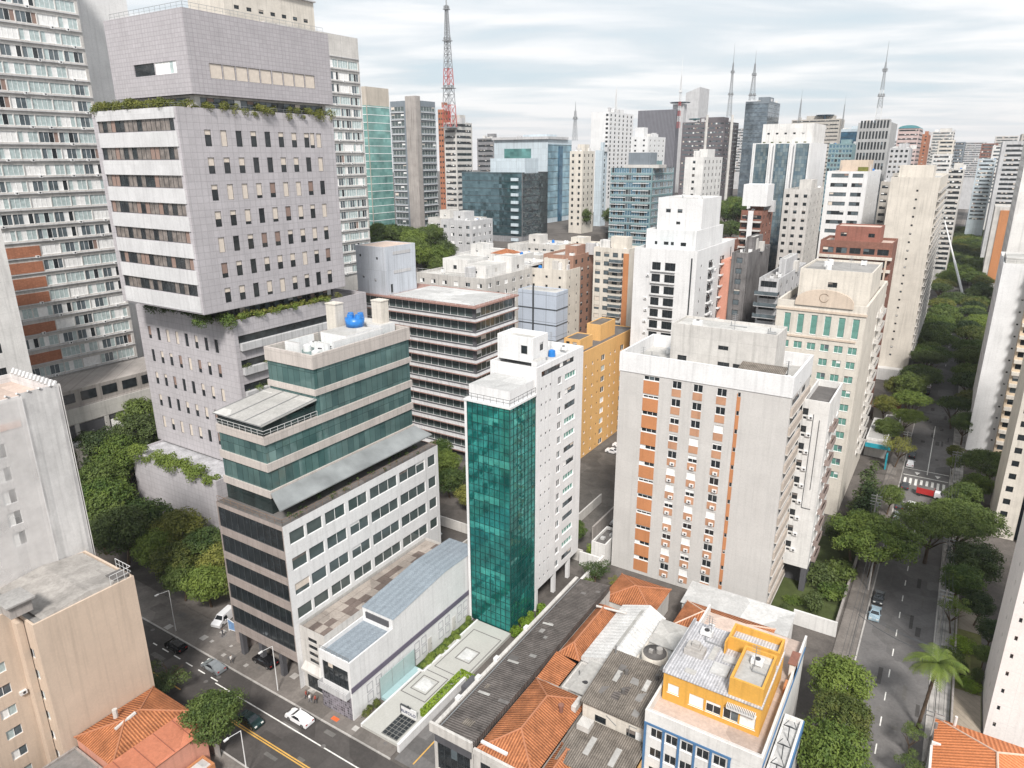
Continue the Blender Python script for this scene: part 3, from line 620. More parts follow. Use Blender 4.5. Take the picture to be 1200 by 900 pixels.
m = MB(); m.box(-78.8, 60.9, 4.1, -74.3, 61.89, 4.5); m.poly([(-78.8, 60.9, 4.5), (-74.3, 60.9, 4.5), (-74.3, 61.89, 5.3), (-78.8, 61.89, 5.3)]); m.build('awning', W_OFF, b.e, b.o)
b.finish()
b = Bld('event_hall', 'white two storey hall with blue grey sheet roof and purple stripe along its side', 'hall', (-70.5, 76))
b.vol(-73.7, -67.2, 60.5, 70.2, 0, 10.6, W_WHITE2, R_BLUE, S=[(-70.4, 5.3, 5.4, 3.6, 'dk')], par=.7, key='f', th=.25)
m = MB(); m.box(-73.69, 60.42, .1, -67.4, 60.5-.004, 4.2); m.build('shutter', W_MURAL, b.e, b.o)
m = b.mb('wall', W_WHITE2, 'r')
prof = [(70.2, 12.2), (84, 13.6), (94, 13.2)]
for (ya, za), (yb, zb) in zip(prof[:-1], prof[1:]):
    m.q((-67.2, ya, 0), (-67.2, yb, 0), (-67.2, yb, zb), (-67.2, ya, za)); m.q((-73.7, yb, 0), (-73.7, ya, 0), (-73.7, ya, za), (-73.7, yb, zb))
    b.mb('upper_roof', R_BLUE).q((-73.9, ya, za+.01), (-67.1, ya, za+.01), (-67.1, yb, zb+.01), (-73.9, yb, zb+.01))
m.q((-73.7, 70.2, 10.61), (-67.2, 70.2, 10.61), (-67.2, 70.2, 12.2), (-73.7, 70.2, 12.2)); m.q((-67.2, 94, 0), (-73.7, 94, 0), (-73.7, 94, 13.2), (-67.2, 94, 13.2))
mm = MB(); mm.box(-72.9, 70.0, 10.0, -68.0, 70.19, 11.7); mm.build('roof_opening', W_DARK, b.e, b.o)
mm = MB(); mm.box(-67.19, 60.45, 5.2, -67.08, 93.9, 6.1); mm.build('purple_stripe', plain('purple_grey_paint', (.12, .105, .15)), b.e, b.o)
b.balcony('S', 60.5, -70.4, 4.5, 6.0, 1.0, W_GREY); b.rail([(-73.5, 60.6), (-67.4, 60.6)], 10.6, .7, METAL, 1.2)
for y in (63.6, 65.6, 75.0, 76.8, 81.5, 83.4, 87.0, 88.8):
    m = MB()
    for z in (1.2, 3.0):
        for (a, c, d, e) in ((0, 1.3, 0, .1), (0, 1.3, 1.4, 1.5), (0, .1, .1, 1.4), (1.2, 1.3, .1, 1.4)): m.box(-67.18, y+a, z+d, -67.12, y+c, z+e)
    m.build('wall_frame', plain('grey_stencil', (.40, .40, .42)), b.e, b.o)
for y in (78.5, 85.4):
    m = MB(); m.box(-67.19, y, .6, -67.13, y+1, 3.2); m.box(-67.13, y+.8, 1.8, -67.08, y+.9, 1.95, 1); m.build('door', [W_OFF, FR_D], b.e, b.o)
b.finish()

# ================================================================== PLAZA
slab('plaza', [(-65.2, 60.2, 0, -57.75, 90.3, .6)], wall('plaza_stone', (.44, .435, .41), dirt=.12, streak=0, tile=(60, 60, .0)), 'raised pale stone plaza in front of the green tower', 'plaza')
slab('plaza_border', [(-65.5, 60.2, 0, -65.21, 74.0, .75), (-65.9, 74.0, 0, -64.9, 74.3, .75), (-64.9, 74.3, 0, -64.6, 79, .75), (-64.6, 79, 0, -64.3, 83.5, .75), (-64.9, 83.5, 0, -64.3, 83.8, .75), (-65.2, 83.8, 0, -64.9, 90.3, .75)], W_WHITE2, 'low white wall stepping along the garden strip', 'wall')
m = MB()
def frame(cx, cy, w_, h_, t=.16, z=.612):
    x0, x1, y0, y1 = cx-w_/2, cx+w_/2, cy-h_/2, cy+h_/2
    for r_ in ((x0, x1, y0, y0+t), (x0, x1, y1-t, y1), (x0, x0+t, y0+t, y1-t), (x1-t, x1, y0+t, y1-t)): m.q((r_[0], r_[2], z), (r_[1], r_[2], z), (r_[1], r_[3], z), (r_[0], r_[3], z))
frame(-62.6, 71.9, 3.2, 3.6); frame(-62.6, 71.9, 5.0, 6.2); frame(-60.9, 81.4, 3.0, 3.4); frame(-61.1, 82, 6.0, 11.6)
tag(m.build('plaza_inlay', plain('dark_stone_inlay', (.13, .12, .12))), 'dark stone lines forming squares in the plaza floor', 'paving', None, 'structure')
m = MB(); m.q((-63.8, 70.6, .615), (-61.4, 70.6, .615), (-61.4, 73.2, .615), (-63.8, 73.2, .615)); m.q((-62.1, 80.1, .615), (-59.7, 80.1, .615), (-59.7, 82.7, .615), (-62.1, 82.7, .615))
tag(m.build('plaza_squares', R_WHITE), 'two pale squares set inside the plaza inlay', 'paving', None, 'structure')
e = empty('floor_grille', (-60.2, 62.8, .6), 'dark square glass grille let into the plaza by the sign', 'grille')
m = MB(); m.box(-61.7, 60.6, .602, -58.7, 65.0, .64); m.build('glass_panel', G_DARK, e, (-60.2, 62.8, .6))
m = MB()
for i in range(5): m.box(-61.7+.735*i, 60.6, .641, -61.64+.735*i, 65.0, .70)
for i in range(7): m.box(-61.7, 60.6+.725*i, .701, -58.7, 60.66+.725*i, .74)
m.build('grille_bars', plain('grey_bar', (.22, .22, .21)), e, (-60.2, 62.8, .6))
e = empty('plaza_sign', (-60.3, 65.25, .6), 'small white sign board with dark letters beside the floor grille', 'sign')
m = MB(); m.box(-61.8, 65.2, .62, -58.8, 65.35, 2.15); m.build('board', W_WHITE2, e, (-60.3, 65.25, .6))
m = MB(); m.box(-61.9, 65.15, 2.16, -59.9, 65.4, 2.3); m.box(-60.5, 65.2, 2.3, -60.3, 65.35, 2.55); m.box(-61.95, 65.17, .62, -61.81, 65.38, 2.15); m.build('board_cap', FR_D, e, (-60.3, 65.25, .6))
fc = bpy.data.curves.new('lettering', 'FONT'); fc.body = 'RUFOLO'; fc.size = .74; fc.extrude = .02; fc.align_x = 'CENTER'; fc.materials.append(plain('dark_blue_letter', (.03, .04, .10)))
_f = bpy.data.objects.new('tmp', fc); COL.objects.link(_f); bpy.context.view_layer.update()
fme = bpy.data.meshes.new_from_object(_f.evaluated_get(bpy.context.evaluated_depsgraph_get())); bpy.data.objects.remove(_f)
fo = bpy.data.objects.new('lettering', fme); COL.objects.link(fo); fo.parent = e; fo.location = (-.02, -.09, .42); fo.rotation_euler = (math.pi/2, 0, 0)
# ramp wall beside the drive
m = MB(); m.box(-57.74, 59.6, 0, -57.3, 76.3, 1.5); m.box(-57.74, 76.31, 0, -53.4, 76.7, 1.5)
tag(m.build('ramp_wall', W_WHITE2), 'long white wall between the plaza and the car ramp', 'wall')
m = MB(); m.box(-57.2, 70.6, .3, -56.7, 75.9, .9)
m = MB(); m.box(-56.2, 73.2, 0, -54, 76.2, 2.4); tag(m.build('ramp_booth', W_DARK), 'dark open booth at the inner end of the car ramp', 'booth')
sheet('car_ramp', -57.2, -51.05, 58.3, 76.2, .14, A_ROAD2, 'grey car ramp beside the white wall', 'road')
marks('ramp_line', [(-54.4, -54.2, 59, 66)], .15, P_YEL, 'yellow line painted on the car ramp')
# pool and glass screen
e = empty('glass_screen', (-66.3, 70.5, 0), 'pale blue glass screen standing by the hall wall', 'glass screen')
m = MB(); m.box(-66.95, 66.2, .3, -66.88, 74.6, 3.9); m.build('screen_glass', plain('frosted_blue_glass', (.36, .47, .47), .15, var=.05), e, (-66.3, 70.5, 0))
m = MB()
for y in (66.15, 69, 71.8, 74.62): m.box(-66.98, y, .1, -66.86, y+.06, 3.95)
m.build('screen_post', METAL, e, (-66.3, 70.5, 0))
m = MB(); m.box(-66.85, 66.2, 0, -65.55, 74.6, .5); tag(m.build('pool', plain('pale_blue_water', (.33, .46, .48), .05, var=.05)), 'narrow pale blue pool below the glass screen', 'pool', None, 'structure')

# ================================================================== TEAL GLASS TOWER WITH WHITE SIDE
b = Bld('office_tower', 'slim tower with teal mirrored glass front and white side with small windows', 'office tower', (-62, 103))
TL = glass('teal_mirror_glass', (.032, .30, .27), (.012, .155, .145), (1.08, 1.45), .03, .6, .008)
m = MB(); m.box(-66.4, 90.5, .6, -57.9, 98.7, 43.3); m.build('curtain_glass', TL, b.e, b.o)
m = MB()
for i in range(9): x = -66.4+8.5*i/8; m.box(x-.035, 90.42, .6, x+.035, 90.499, 43.3)
for i in range(8): y = 90.5+8.2*i/7; m.box(-57.899, y-.035, .6, -57.82, y+.035, 43.3)
for k in range(30):
    z = .6+1.45*k; m.box(-66.4, 90.44, z-.03, -57.9, 90.497, z+.03); m.box(-57.897, 90.5, z-.03, -57.84, 98.7, z+.03)
m.build('mullions', plain('teal_dark_frame', (.012, .05, .048), .4), b.e, b.o)
rr = random.Random(2); PT = glass('pale_teal_glass', (.06, .37, .32), (.03, .25, .22), (1.08, 1.45), .06, .35, .02)   # rows of paler panes
for k in (3, 7, 13, 17, 22, 27):
    r0 = rr.randrange(3); r1 = rr.randrange(5, 9)
    for i in range(r0, r1):
        m = MB(); x = -66.4+8.5*i/8; zt = rr.choice((.75, 1.0, 1.35, 1.35)); m.q((x+.05, 90.46, 2.0-zt+1.45*k), (x+1.01, 90.46, 2.0-zt+1.45*k), (x+1.01, 90.46, 2.0+1.45*k), (x+.05, 90.46, 2.0+1.45*k)); m.build('pale_pane', PT, b.e, b.o)
    for i in range(7):
        if rr.random() < .25: m = MB(); y = 90.5+8.2*i/7; m.q((-57.86, y+.05, 1.0+1.45*k), (-57.86, y+1.1, 1.0+1.45*k), (-57.86, y+1.1, 2.0+1.45*k), (-57.86, y+.05, 2.0+1.45*k)); m.build('pale_pane', PT, b.e, b.o)
m = MB(); m.box(-66.9, 90.35, 0, -66.42, 98.7, 43.4); m.build('white_fin', W_WHITE2, b.e, b.o)
m = MB(); m.box(-66.9, 90.2, 43.32, -57.6, 98.7, 43.7); m.box(-66.3, 91, 43.71, -58.2, 98.6, 46.1, 0, 1); m.build('roof_box', [W_WHITE2, R_WHITE], b.e, b.o)
b.rail([(-66.7, 90.4), (-57.8, 90.4), (-57.8, 98.6)], 43.7, 1.1, FR_D, 1.2)
eo = [(106.4, 46.1, 12.0, 1.0, 'rib')]
for k in range(14):
    z = 43.3-2.9*k
    eo += [(100.5, z+.45, .5, .5, 'dk'), (102.1, z+.45, .5, .5, 'dk'), (103.6, z+.45, .5, .5, 'dk'), (107.0, z-.15, 1.4, 1.4, 'res', random.choice((0, 1))), (111.1, z, 4.2, 1.15, 'grn' if k % 4 in (0, 3) else 'ribm')]
eo = [o for o in eo if o[1] < 47.3]
b.vol(-67.2, -57.7, 98.75, 116.2, 4.4, 48.2, W_WHITE2, R_WHITE, E=eo, W=grid(99, 116, 4, 5.5, 2.9, 14, 2, 1.3, 'res'), par=.8)
m = MB(); m.box(-67, 103, 0, -61, 116, 4.39); m.build('ground_floor', W_DARK, b.e, b.o)
for y in (99.0, 106, 112): m = MB(); m.box(-58.4, y, 0, -57.72, y+.8, 4.39); m.build('column', W_WHITE2, b.e, b.o)
b.vol(-67.1, -59.8, 101, 106.2, 48.2, 52.6, W_WHITE2, R_LIGHT, S=[(-61.6, 49.6, 1.3, 1.5, 'dk')], E=[(104, 49.8, 1.3, 1.5, 'dk')], key='st')
m = MB(); m.box(-59.5, 100, 47.41, -58.4, 103, 48.9, 0, 1); m.build('roof_box', [W_WHITE2, R_LIGHT], b.e, b.o)
b.clutter(-66, -59, 107, 115.5, 47.42, 7, 5)
b.finish()

# ================================================================== PALE APARTMENT BLOCK WITH ORANGE PANELS
b = Bld('apartment_block', 'broad pale grey apartment block with orange panels and a white roof band', 'apartment block', (-36.5, 130))
so = []; FH = 3.5; W_PEACH = wall('peach_panel', (.50, .275, .17), dirt=.3, streak=.12)
for k in range(12):
    z = 41.15-FH*k
    so.append((-45.8, z+.75, 3.1, .85, 'res', random.randrange(6)))
    for x in (-40.85, -36.85, -32.5): so.append((x, z, 1.75, 1.45, 'res', random.choice((0, 0, 2, 3, 3, 4, 0) if k < 5 else (2, 3, 3, 0, 4))))
    so.append((-29.4, z+.5, .45, .8, 'dk'))
eo = [(122.9+3.0, 2.4+FH*k, 6.6, 1.35, 'rib') for k in range(12)] + [(132.5, 2.4+FH*k, 3.5, 1.35, 'dk') for k in range(12)]
b.vol(-52.3, -20.7, 121.3, 138, 0, 43.1, W_APT, None, S=so, E=eo)
m = MB(); m.box(-52.42, 121.15, 43.0, -20.55, 121.6, 46.7); m.box(-20.97, 121.61, 43.0, -20.55, 138.1, 46.7); m.box(-52.42, 121.61, 43.0, -52.0, 138.1, 46.7); m.box(-51.99, 137.7, 43, -20.98, 138.1, 46.7)
m.build('roof_band', W_WHITE2, b.e, b.o)
b.mb('roof', R_LIGHT).q((-52, 121.6, 44.2), (-21, 121.6, 44.2), (-21, 137.7, 44.2), (-52, 137.7, 44.2))
for k in range(12):
    z = 41.15-FH*k
    for x, w_ in ((-45.8, 3.1), (-40.85, 1.75), (-36.85, 1.75), (-32.5, 1.75)):
        zt = z+.73 if w_ > 3 else z-.08; zb = z-FH+1.6 if w_ > 3 else z-1.55
        m = MB(); m.box(x-w_/2, 121.24, max(zb, .3), x+w_/2, 121.297, zt-.02); m.build('orange_panel', W_ORANGE if w_ > 3 else W_PEACH, b.e, b.o)
        if w_ < 3 and (k > 3 or random.random() < .2): b.acs('S', 121.235, x+random.uniform(-.35, .35), z-1.3)
m = MB(); m.box(-29.64, 121.26, 1.0, -29.66-.1, 121.297, 42.2); 
for k in range(12): z = 41.15-FH*k; m.box(-29.7, 121.24, z+.5-FH+.85 if k < 11 else .8, -29.1, 121.296, z+.47)
m.build('orange_strip', W_ORANGE, b.e, b.o)
m = MB()
m = None
for k in range(12): m = MB(); m.box(-20.698, 121.9, .85+FH*k, -20.35, 137.7, 2.3+FH*k, 1); m.box(-20.698, 121.8, .7+FH*k, -20.25, 137.8, .848+FH*k); m.build('balcony_band', [W_OFF, wall('pale_beige_band', (.47, .41, .36))], b.e, b.o)
b.vol(-44.9, -25.4, 128, 136, 44.2, 51.9, W_OFF, R_LIGHT, S=[(-34.8, 47.9, 1.9, .8, 'dk'), (-42.5, 44.6, 1.8, 1.2, 'dk'), (-34.5, 44.5, 2.2, 1.1, 'dk'), (-31.5, 44.5, 2.5, 1.1, 'dk')], key='pent', par=.4)
m = MB(); m.poly([(-31, 122.5, 45.3), (-23, 122.5, 45.3), (-23, 127.9, 46.4), (-31, 127.9, 46.4)]); m.poly([(-31, 122.5, 45.1), (-31, 127.9, 46.2), (-23, 127.9, 46.2), (-23, 122.5, 45.1)])
m.build('roof_awning', R_CORR, b.e, b.o); b.clutter(-51, -46, 123, 136, 44.21, 6, 6); b.clutter(-24.5, -21.5, 123, 136, 44.21, 5, 16); b.clutter(-44, -26, 128.5, 135.5, 51.51, 5, 26)
b.finish()
# narrow white one behind
b = Bld('apartment_block', 'narrow stained white block between the orange panelled block and the arched cream one', 'apartment block', (-18.2, 139))
so = [(-19.9, 36.6-3.45*k, 1.0, 1.3, 'dk') for k in range(9)] + [(-19.9, 35.8-3.45*k, .6, .5, 'dk') for k in range(9)]
b.vol(-20.55, -15.9, 132.5, 147, 5.2, 39.6, W_WHITE, R_DARK, S=so, E=grid(133, 147, 3, 6, 3.45, 9, 2.2, 1.3), par=1.3)
m = MB(); m.box(-20.4, 136, 0, -16.1, 146.8, 5.19); m.box(-17, 132.6, 0, -16, 134, 5.19); m.build('ground_floor', W_DARK, b.e, b.o)
for k in range(9): b.balcony('E', -15.9, 138+0, 5.6+3.45*k, 5, .9, wall('brown_balcony', (.30, .24, .22)))
for k in range(9): b.acs('S', 132.5, -18.9, 36-3.45*k)
m = MB()
for z0, z1, x in ((18, 37, -18.4), (22, 36, -17.3)): m.tube((x, 132.43, z0), (x, 132.43, z1), .06, 4)
m.tube((-18.4, 132.43, 18), (-16.8, 132.43, 18), .06, 4); m.build('conduit', FR_D, b.e, b.o)
b.finish()
# ================================================================== CREAM BUILDING WITH ARCH
b = Bld('apartment_block', 'cream classical building with beige arched pediment and green windows', 'apartment block', (-25, 190))
so = []
for i in range(6):
    x = -31.95+2.9*i; so.append((x, 43.4, 1.4, 4.5, 'grn'))
    for k in range(10): so.append((x, 39.8-3.35*k, 1.85, 1.65, 'grn'))
eo = grid(193, 208, 4, 7, 3.35, 12, 2.4, 1.4, 'res') + [(172.5, 8+3.35*k, .5, .5, 'dk') for k in range(11)]
b.vol(-34.5, -15.6, 169.3, 210, 0, 50.8, W_CREAM, R_DARK, S=so, E=eo, par=1.6, th=.5)
m = MB(); n = 16; pts = [(-30.6, 50.0)] + [(-24.5-6.1*math.cos(math.pi*i/n), 50.9+2.9*math.sin(math.pi*i/n)) for i in range(n+1)] + [(-18.4, 50.0)]
m.poly([(x, 168.95, z) for x, z in pts])
m.poly([(x, 169.9, z) for x, z in reversed(pts)])
for (x0, z0), (x1, z1) in zip(pts[:-1], pts[1:]): m.poly([(x1, 168.95, z1), (x0, 168.95, z0), (x0, 169.9, z0), (x1, 169.9, z1)])
m.build('pediment', W_BEIGE, b.e, b.o)
m = MB()
for i in range(24):
    a, c = 2*math.pi*i/24, 2*math.pi*(i+1)/24
    if .5 < a < 5.8: m.tube((-24.6+.95*math.cos(a), 168.93, 52.0+.95*math.sin(a)), (-24.6+.95*math.cos(c), 168.93, 52.0+.95*math.sin(c)), .06, 4)
m.build('round_emblem', plain('dark_emblem', (.18, .12, .08)), b.e, b.o)
m = MB(); m.box(-31.5, 169.1, 42.5, -17.0, 169.28, 42.9); m.box(-34.7, 169.05, 48.6, -15.4, 169.28, 49.1); m.build('cornice', W_BEIGE, b.e, b.o)
m = MB(); m.box(-15.598, 170.5, 5, -15.5, 210, 50); 
b.vol(-31.9, -16.4, 178, 198, 49.2, 57.0, W_CREAM, R_GREY, S=[(-24.5, 53.0, 2, 1.2, 'dk')], key='p', par=.5)
for k in range(12): b.balcony('E', -15.6, 201, 6.6+3.35*k, 9, 1.1, W_OFF)
b.clutter(-33, -17, 199, 208, 49.2, 8, 8); b.clutter(-31, -17.5, 179, 197, 56.5, 6, 18)
b.finish()
# ================================================================== TERRAIN
def sm(t): t = max(0, min(1, t)); return t*t*(3-2*t)
def hill(x, y):
    return max(42*sm((-x-150)/26)*sm((y-165)/38), 34*sm((-x-75)/60)*sm((y-390)/90))
m = MB(); xs = [-1500, -900, -600] + [-450+12*i for i in range(33)] + [-40]; ys = [150+12*i for i in range(40)] + [700, 900, 1300, 2500]
for i in range(len(xs)-1):
    for j in range(len(ys)-1):
        P = [(x, y, hill(x, y)-.05) for x, y in ((xs[i], ys[j]), (xs[i+1], ys[j]), (xs[i+1], ys[j+1]), (xs[i], ys[j+1]))]
        if max(p[2] for p in P) > .01: m.q(*P)
tag(m.build('hill', A_GND), 'gently rising ridge carrying the avenue towers', 'hill', None, 'structure')

# ================================================================== SLABS ON THE LEFT
def slab_block(name, label, X, y0, y1, zt, w_, rows, fh, z0, npan, brick=None, wallm=W_OFF):
    b = Bld(name, label, 'apartment block', (X-w_/2, (y0+y1)/2))
    st = (y1-y0-1.2)/npan; eo = []
    for k in range(rows):
        for i in range(npan):
            if brick and brick(k, i): continue
            eo.append((y0+.6+st*(i+.5), z0+fh*k, st-.16, fh*.66, 'mix', random.randrange(14)))
    b.vol(X-w_, X, y0, y1, 0, zt, wallm, R_GREY, E=eo, par=1)
    for k in range(rows+1):
        m = MB(); m.box(X+.003, y0+.2, z0+fh*k-.50, X+.32, y1-.2, z0+fh*k-.32, 0); m.build('floor_ledge', W_GREY, b.e, b.o)
    if brick:
        for k in range(rows):
            ii = [i for i in range(npan) if brick(k, i)]
            if ii:
                m = MB(); m.box(X+.003, y0+.6+st*ii[0], z0+fh*k-.2, X+.12, y0+.6+st*(ii[-1]+1)-.2, z0+fh*k+fh*.62); m.build('brick_panel', W_BRICK, b.e, b.o)
    for k in range(rows):
        for i in range(npan):
            if random.random() < .35: b.acs('E', X+.05, y0+.6+st*(i+random.uniform(.2, .8)), z0+fh*k-.55)
    b.ac.sort(key=lambda t: -t[2]); return b
b = slab_block('apartment_slab', 'huge pale apartment slab at the left edge with endless window rows and brick panels', -185, 42, 101.7, 132, 14, 27, 3.62, 31.5, 13,
    lambda k, i: 6 <= i < 9 and (k in (1, 3, 5, 6, 7, 8) or (k == 17 and i < 8)))
m = MB(); m.box(-185, 40, 0, -170.5, 128, 26.5); m.box(-184.9, 42, 26.51, -171, 126, 30.6); m.build('podium', W_CONC, b.e, b.o)
m = MB(); m.box(-170.49, 60, 22.6, -170.2, 126, 26.3, 0)
for i in range(9): m.box(-170.49, 62+7*i, 15, -170.1, 63+7*i, 22.5, 0)
m.build('podium_front', W_OFF, b.e, b.o)
m = MB(); m.box(-170.48, 60, 16.5, -170.44, 126, 22.3); m.build('podium_opening', W_DARK, b.e, b.o)
m = MB()
for i in range(12): m.box(-170.97, 64+5*i, 27.6, -170.9, 67.6+5*i, 29.8)
tag(m.build('podium_window', G_DARK, b.e, b.o), kind='stuff'); b.finish()
for x0, x1, y0, y1, z, wm, lb in ((-169.5, -162, 84, 94, 21.5, 'W_WHITE', 'small white roofed annex in front of the slab podium'), (-169.5, -161, 95.5, 104, 23.5, 'W_OFF', 'low grey annex beside the white roofed one at the slab podium'), (-169.8, -165, 73, 82.5, 18.5, 'W_CONC', 'low concrete annex below the slab podium')):
    b = Bld('low_building', lb, 'building', ((x0+x1)/2, (y0+y1)/2)); b.vol(x0, x1, y0, y1, 0, z, globals()[wm], R_LIGHT, par=.5, S=[((x0+x1)/2, z-3.2, 3, 1.6, 'dk')], E=[((y0+y1)/2, z-3.2, 5, 1.6, 'rib')]); b.clutter(x0, x1, y0, y1, z-.5, 5, int(-x0*3)); b.finish()
b = slab_block('apartment_slab', 'tall white weathered apartment slab showing behind the right side of the lavender tower', -178, 150, 187.2, 119.3, 14, 19, 3.62, 44.5, 8)
b.finish()
b = Bld('residential_tower', 'smooth white end wall with a grey strip rising behind the first slab', 'apartment block', (-205, 119))
b.vol(-222, -198, 103, 122, 0, 126, W_WHITE2, R_LIGHT, par=.5)
m = MB(); m.box(-197.99, 104.2, 20, -197.5, 106.2, 125); m.build('grey_strip', W_CONC, b.e, b.o); b.finish()
b = Bld('residential_tower', 'cream roof storey with small louvred windows peeking over the lavender tower', 'apartment block', (-186, 150))
b.vol(-196, -180.5, 139, 171.5, 0, 127.5, W_CREAM, R_LIGHT, E=grid(141, 170, 7, 121.5, 5, 1, 1.7, 1.0, 'dk'), par=.3)
m = MB(); m.box(-196.5, 138.5, 127.51, -179.8, 172, 127.9); m.build('roof_slab', W_GREY, b.e, b.o); b.clutter(-195, -181, 142, 170, 127.91, 7, 12); b.finish()
b = Bld('white_wall_block', 'plain white end wall standing behind the netted building at the left edge', 'apartment block', (-166, 58))
b.vol(-175, -160, 44, 65.5, 0, 72, W_WHITE, R_LIGHT, E=[(48+4*k, z, 2, 2, 'dk') for k in range(4) for z in (20, 25, 30, 35, 40, 45, 50)]); b.finish()

# ================================================================== NETTED BUILDING AND BEIGE BLOCK AT LEFT
b = Bld('netted_building', 'block wrapped in white scaffold netting at the left edge', 'building', (-112, 36))
b.vol(-119, -106, 22, 45.8, 0, 51.2, W_TARP, R_SALMON, E=[(37.3, z, 1.8, 2.1, 'mix', 6) for z in (43.2, 39.8, 36.5, 33.2, 30)] + [(30, z, 1.8, 2.1, 'mix', 4) for z in (43.2, 39.8, 36.5, 33.2, 30)], par=1.2)
NET = wall('netting_cloth', (.62, .61, .605), dirt=.3, streak=.14)
m = MB(); rr = random.Random(8)
y = 41.2; d = .15
while y < 46.2:                                              # draped folds at the north-east corner
    y2 = min(46.25, y+rr.uniform(.35, 1.1)); d2 = rr.uniform(.06, .2)
    for z0_, z1_, f0, f1 in ((0, 17, 1.2, .8), (17, 34, .8, 1.1), (34, 51.6, 1.1, .6)): m.q((-106+d*f0, y, z0_), (-106+d2*f0, y2, z0_), (-106+d2*f1, y2, z1_), (-106+d*f1, y, z1_))
    y = y2; d = d2
m.q((-105.7, 46.4, 0), (-119, 46.4, 0), (-119, 46.4, 51.6), (-105.7, 46.4, 51.6))
m.build('netting', NET, b.e, b.o)
m = MB()
for i in range(12): m.tube((-106-i*1.1, 45.6, 51.3), (-106-i*1.1-.5, 46.2, 51.9), .25, 5)
for i in range(16): m.tube((-106.1, 45.6-i*1.4, 51.3), (-105.8, 45.0-i*1.4, 51.7), .16, 5)
m.build('roof_ties', NET, b.e, b.o)
SHR, _nt, _b = newmat('sheer_netting'); _b.inputs['Base Color'].default_value = (.78, .76, .75, 1); _b.inputs['Roughness'].default_value = .9
_tc = N(_nt, 'ShaderNodeTexCoord'); _n = N(_nt, 'ShaderNodeTexNoise'); _n.inputs['Scale'].default_value = .28; _n.inputs['Detail'].default_value = 5; L(_nt, _tc.outputs['Object'], _n.inputs['Vector'])
_mr = N(_nt, 'ShaderNodeMapRange'); L(_nt, _n.outputs['Fac'], _mr.inputs[0]); _mr.inputs[1].default_value = .3; _mr.inputs[2].default_value = .7; _mr.inputs[3].default_value = .25; _mr.inputs[4].default_value = .6; L(_nt, _mr.outputs[0], _b.inputs['Alpha'])
m = MB(); y = 22.0; d = .35
while y < 41.2:
    y2 = min(41.25, y+rr.uniform(1.0, 3.0)); d2 = rr.uniform(.25, .5)
    for z0_, z1_ in ((0, 13), (13, 26), (26, 39), (39, 51.3)): m.q((-106+d, y, z0_), (-106+d2, y2, z0_), (-106+d2*.9, y2, z1_), (-106+d*.9, y, z1_))
    y, d = y2, d2
m.build('sheer_net', SHR, b.e, b.o)
m = MB(); m.box(-105.99, 25, 47.0, -105.9, 40.6, 47.9); m.build('salmon_stain', wall('salmon_cloth', (.66, .44, .36), streak=.2), b.e, b.o)
b.finish()
b = Bld('apartment_block', 'beige block with a huge blank side wall and worn grey roof', 'apartment block', (-99, 34))
W_BG = wall('beige_blank_wall', (.60, .485, .39), dirt=.12, streak=.10, fine=.04)
b.vol(-106, -93, 31.8, 45.2, 0, 25.2, W_BG, R_GREY, par=.35, S=[(-95.4, 2.5+3.35*k, 1.6, 1.5, 'mix', 1+k) for k in range(6)])
b.vol(-113, -96.8, 12, 31.7, 0, 26.4, W_BG, R_GREY, E=[(y, 1.7+3.35*k, 1.9, 1.5, 'mix', (k*3+int(y)) % 5) for k in range(6) for y in (28.2, 23.5, 18)], par=.5, key='s')
m = MB(); m.box(-96.79, 30.9, 0, -95.4, 31.7, 25); m.build('wall_fin', W_BG, b.e, b.o)
m = MB(); m.box(-97.6, 30.2, 26.5, -94.4, 32.8, 28.2, 0); m.box(-98.0, 29.8, 28.21, -94.0, 33.2, 28.45, 1); m.build('stair_head', [W_CONC, R_GREY], b.e, b.o)
m = MB(); m.poly([(-105.7, 33, 25.2), (-93.3, 33, 25.2), (-93.5, 39, 25.9), (-105.7, 39, 25.9)]); m.poly([(-105.7, 39, 25.9), (-93.5, 39, 25.9), (-93.3, 44.6, 25.2), (-105.7, 44.6, 25.2)])
m.poly([(-93.3, 33, 25.2), (-93.3, 44.6, 25.2), (-93.5, 39, 25.9)]); m.build('sheet_roof', roofm('patched_roof', (.36, .34, .32), var=.4), b.e, b.o)
m = MB(); m.box(-96, 42.8, 25.22, -93.6, 44.9, 25.5); m.build('roof_hatch', R_DARK, b.e, b.o); b.rail([(-97, 45), (-93.1, 45), (-93.1, 42)], 25.2, 1.6, WMETAL, .9)
b.acs('E', -96.8, 30.2, 14); b.finish()
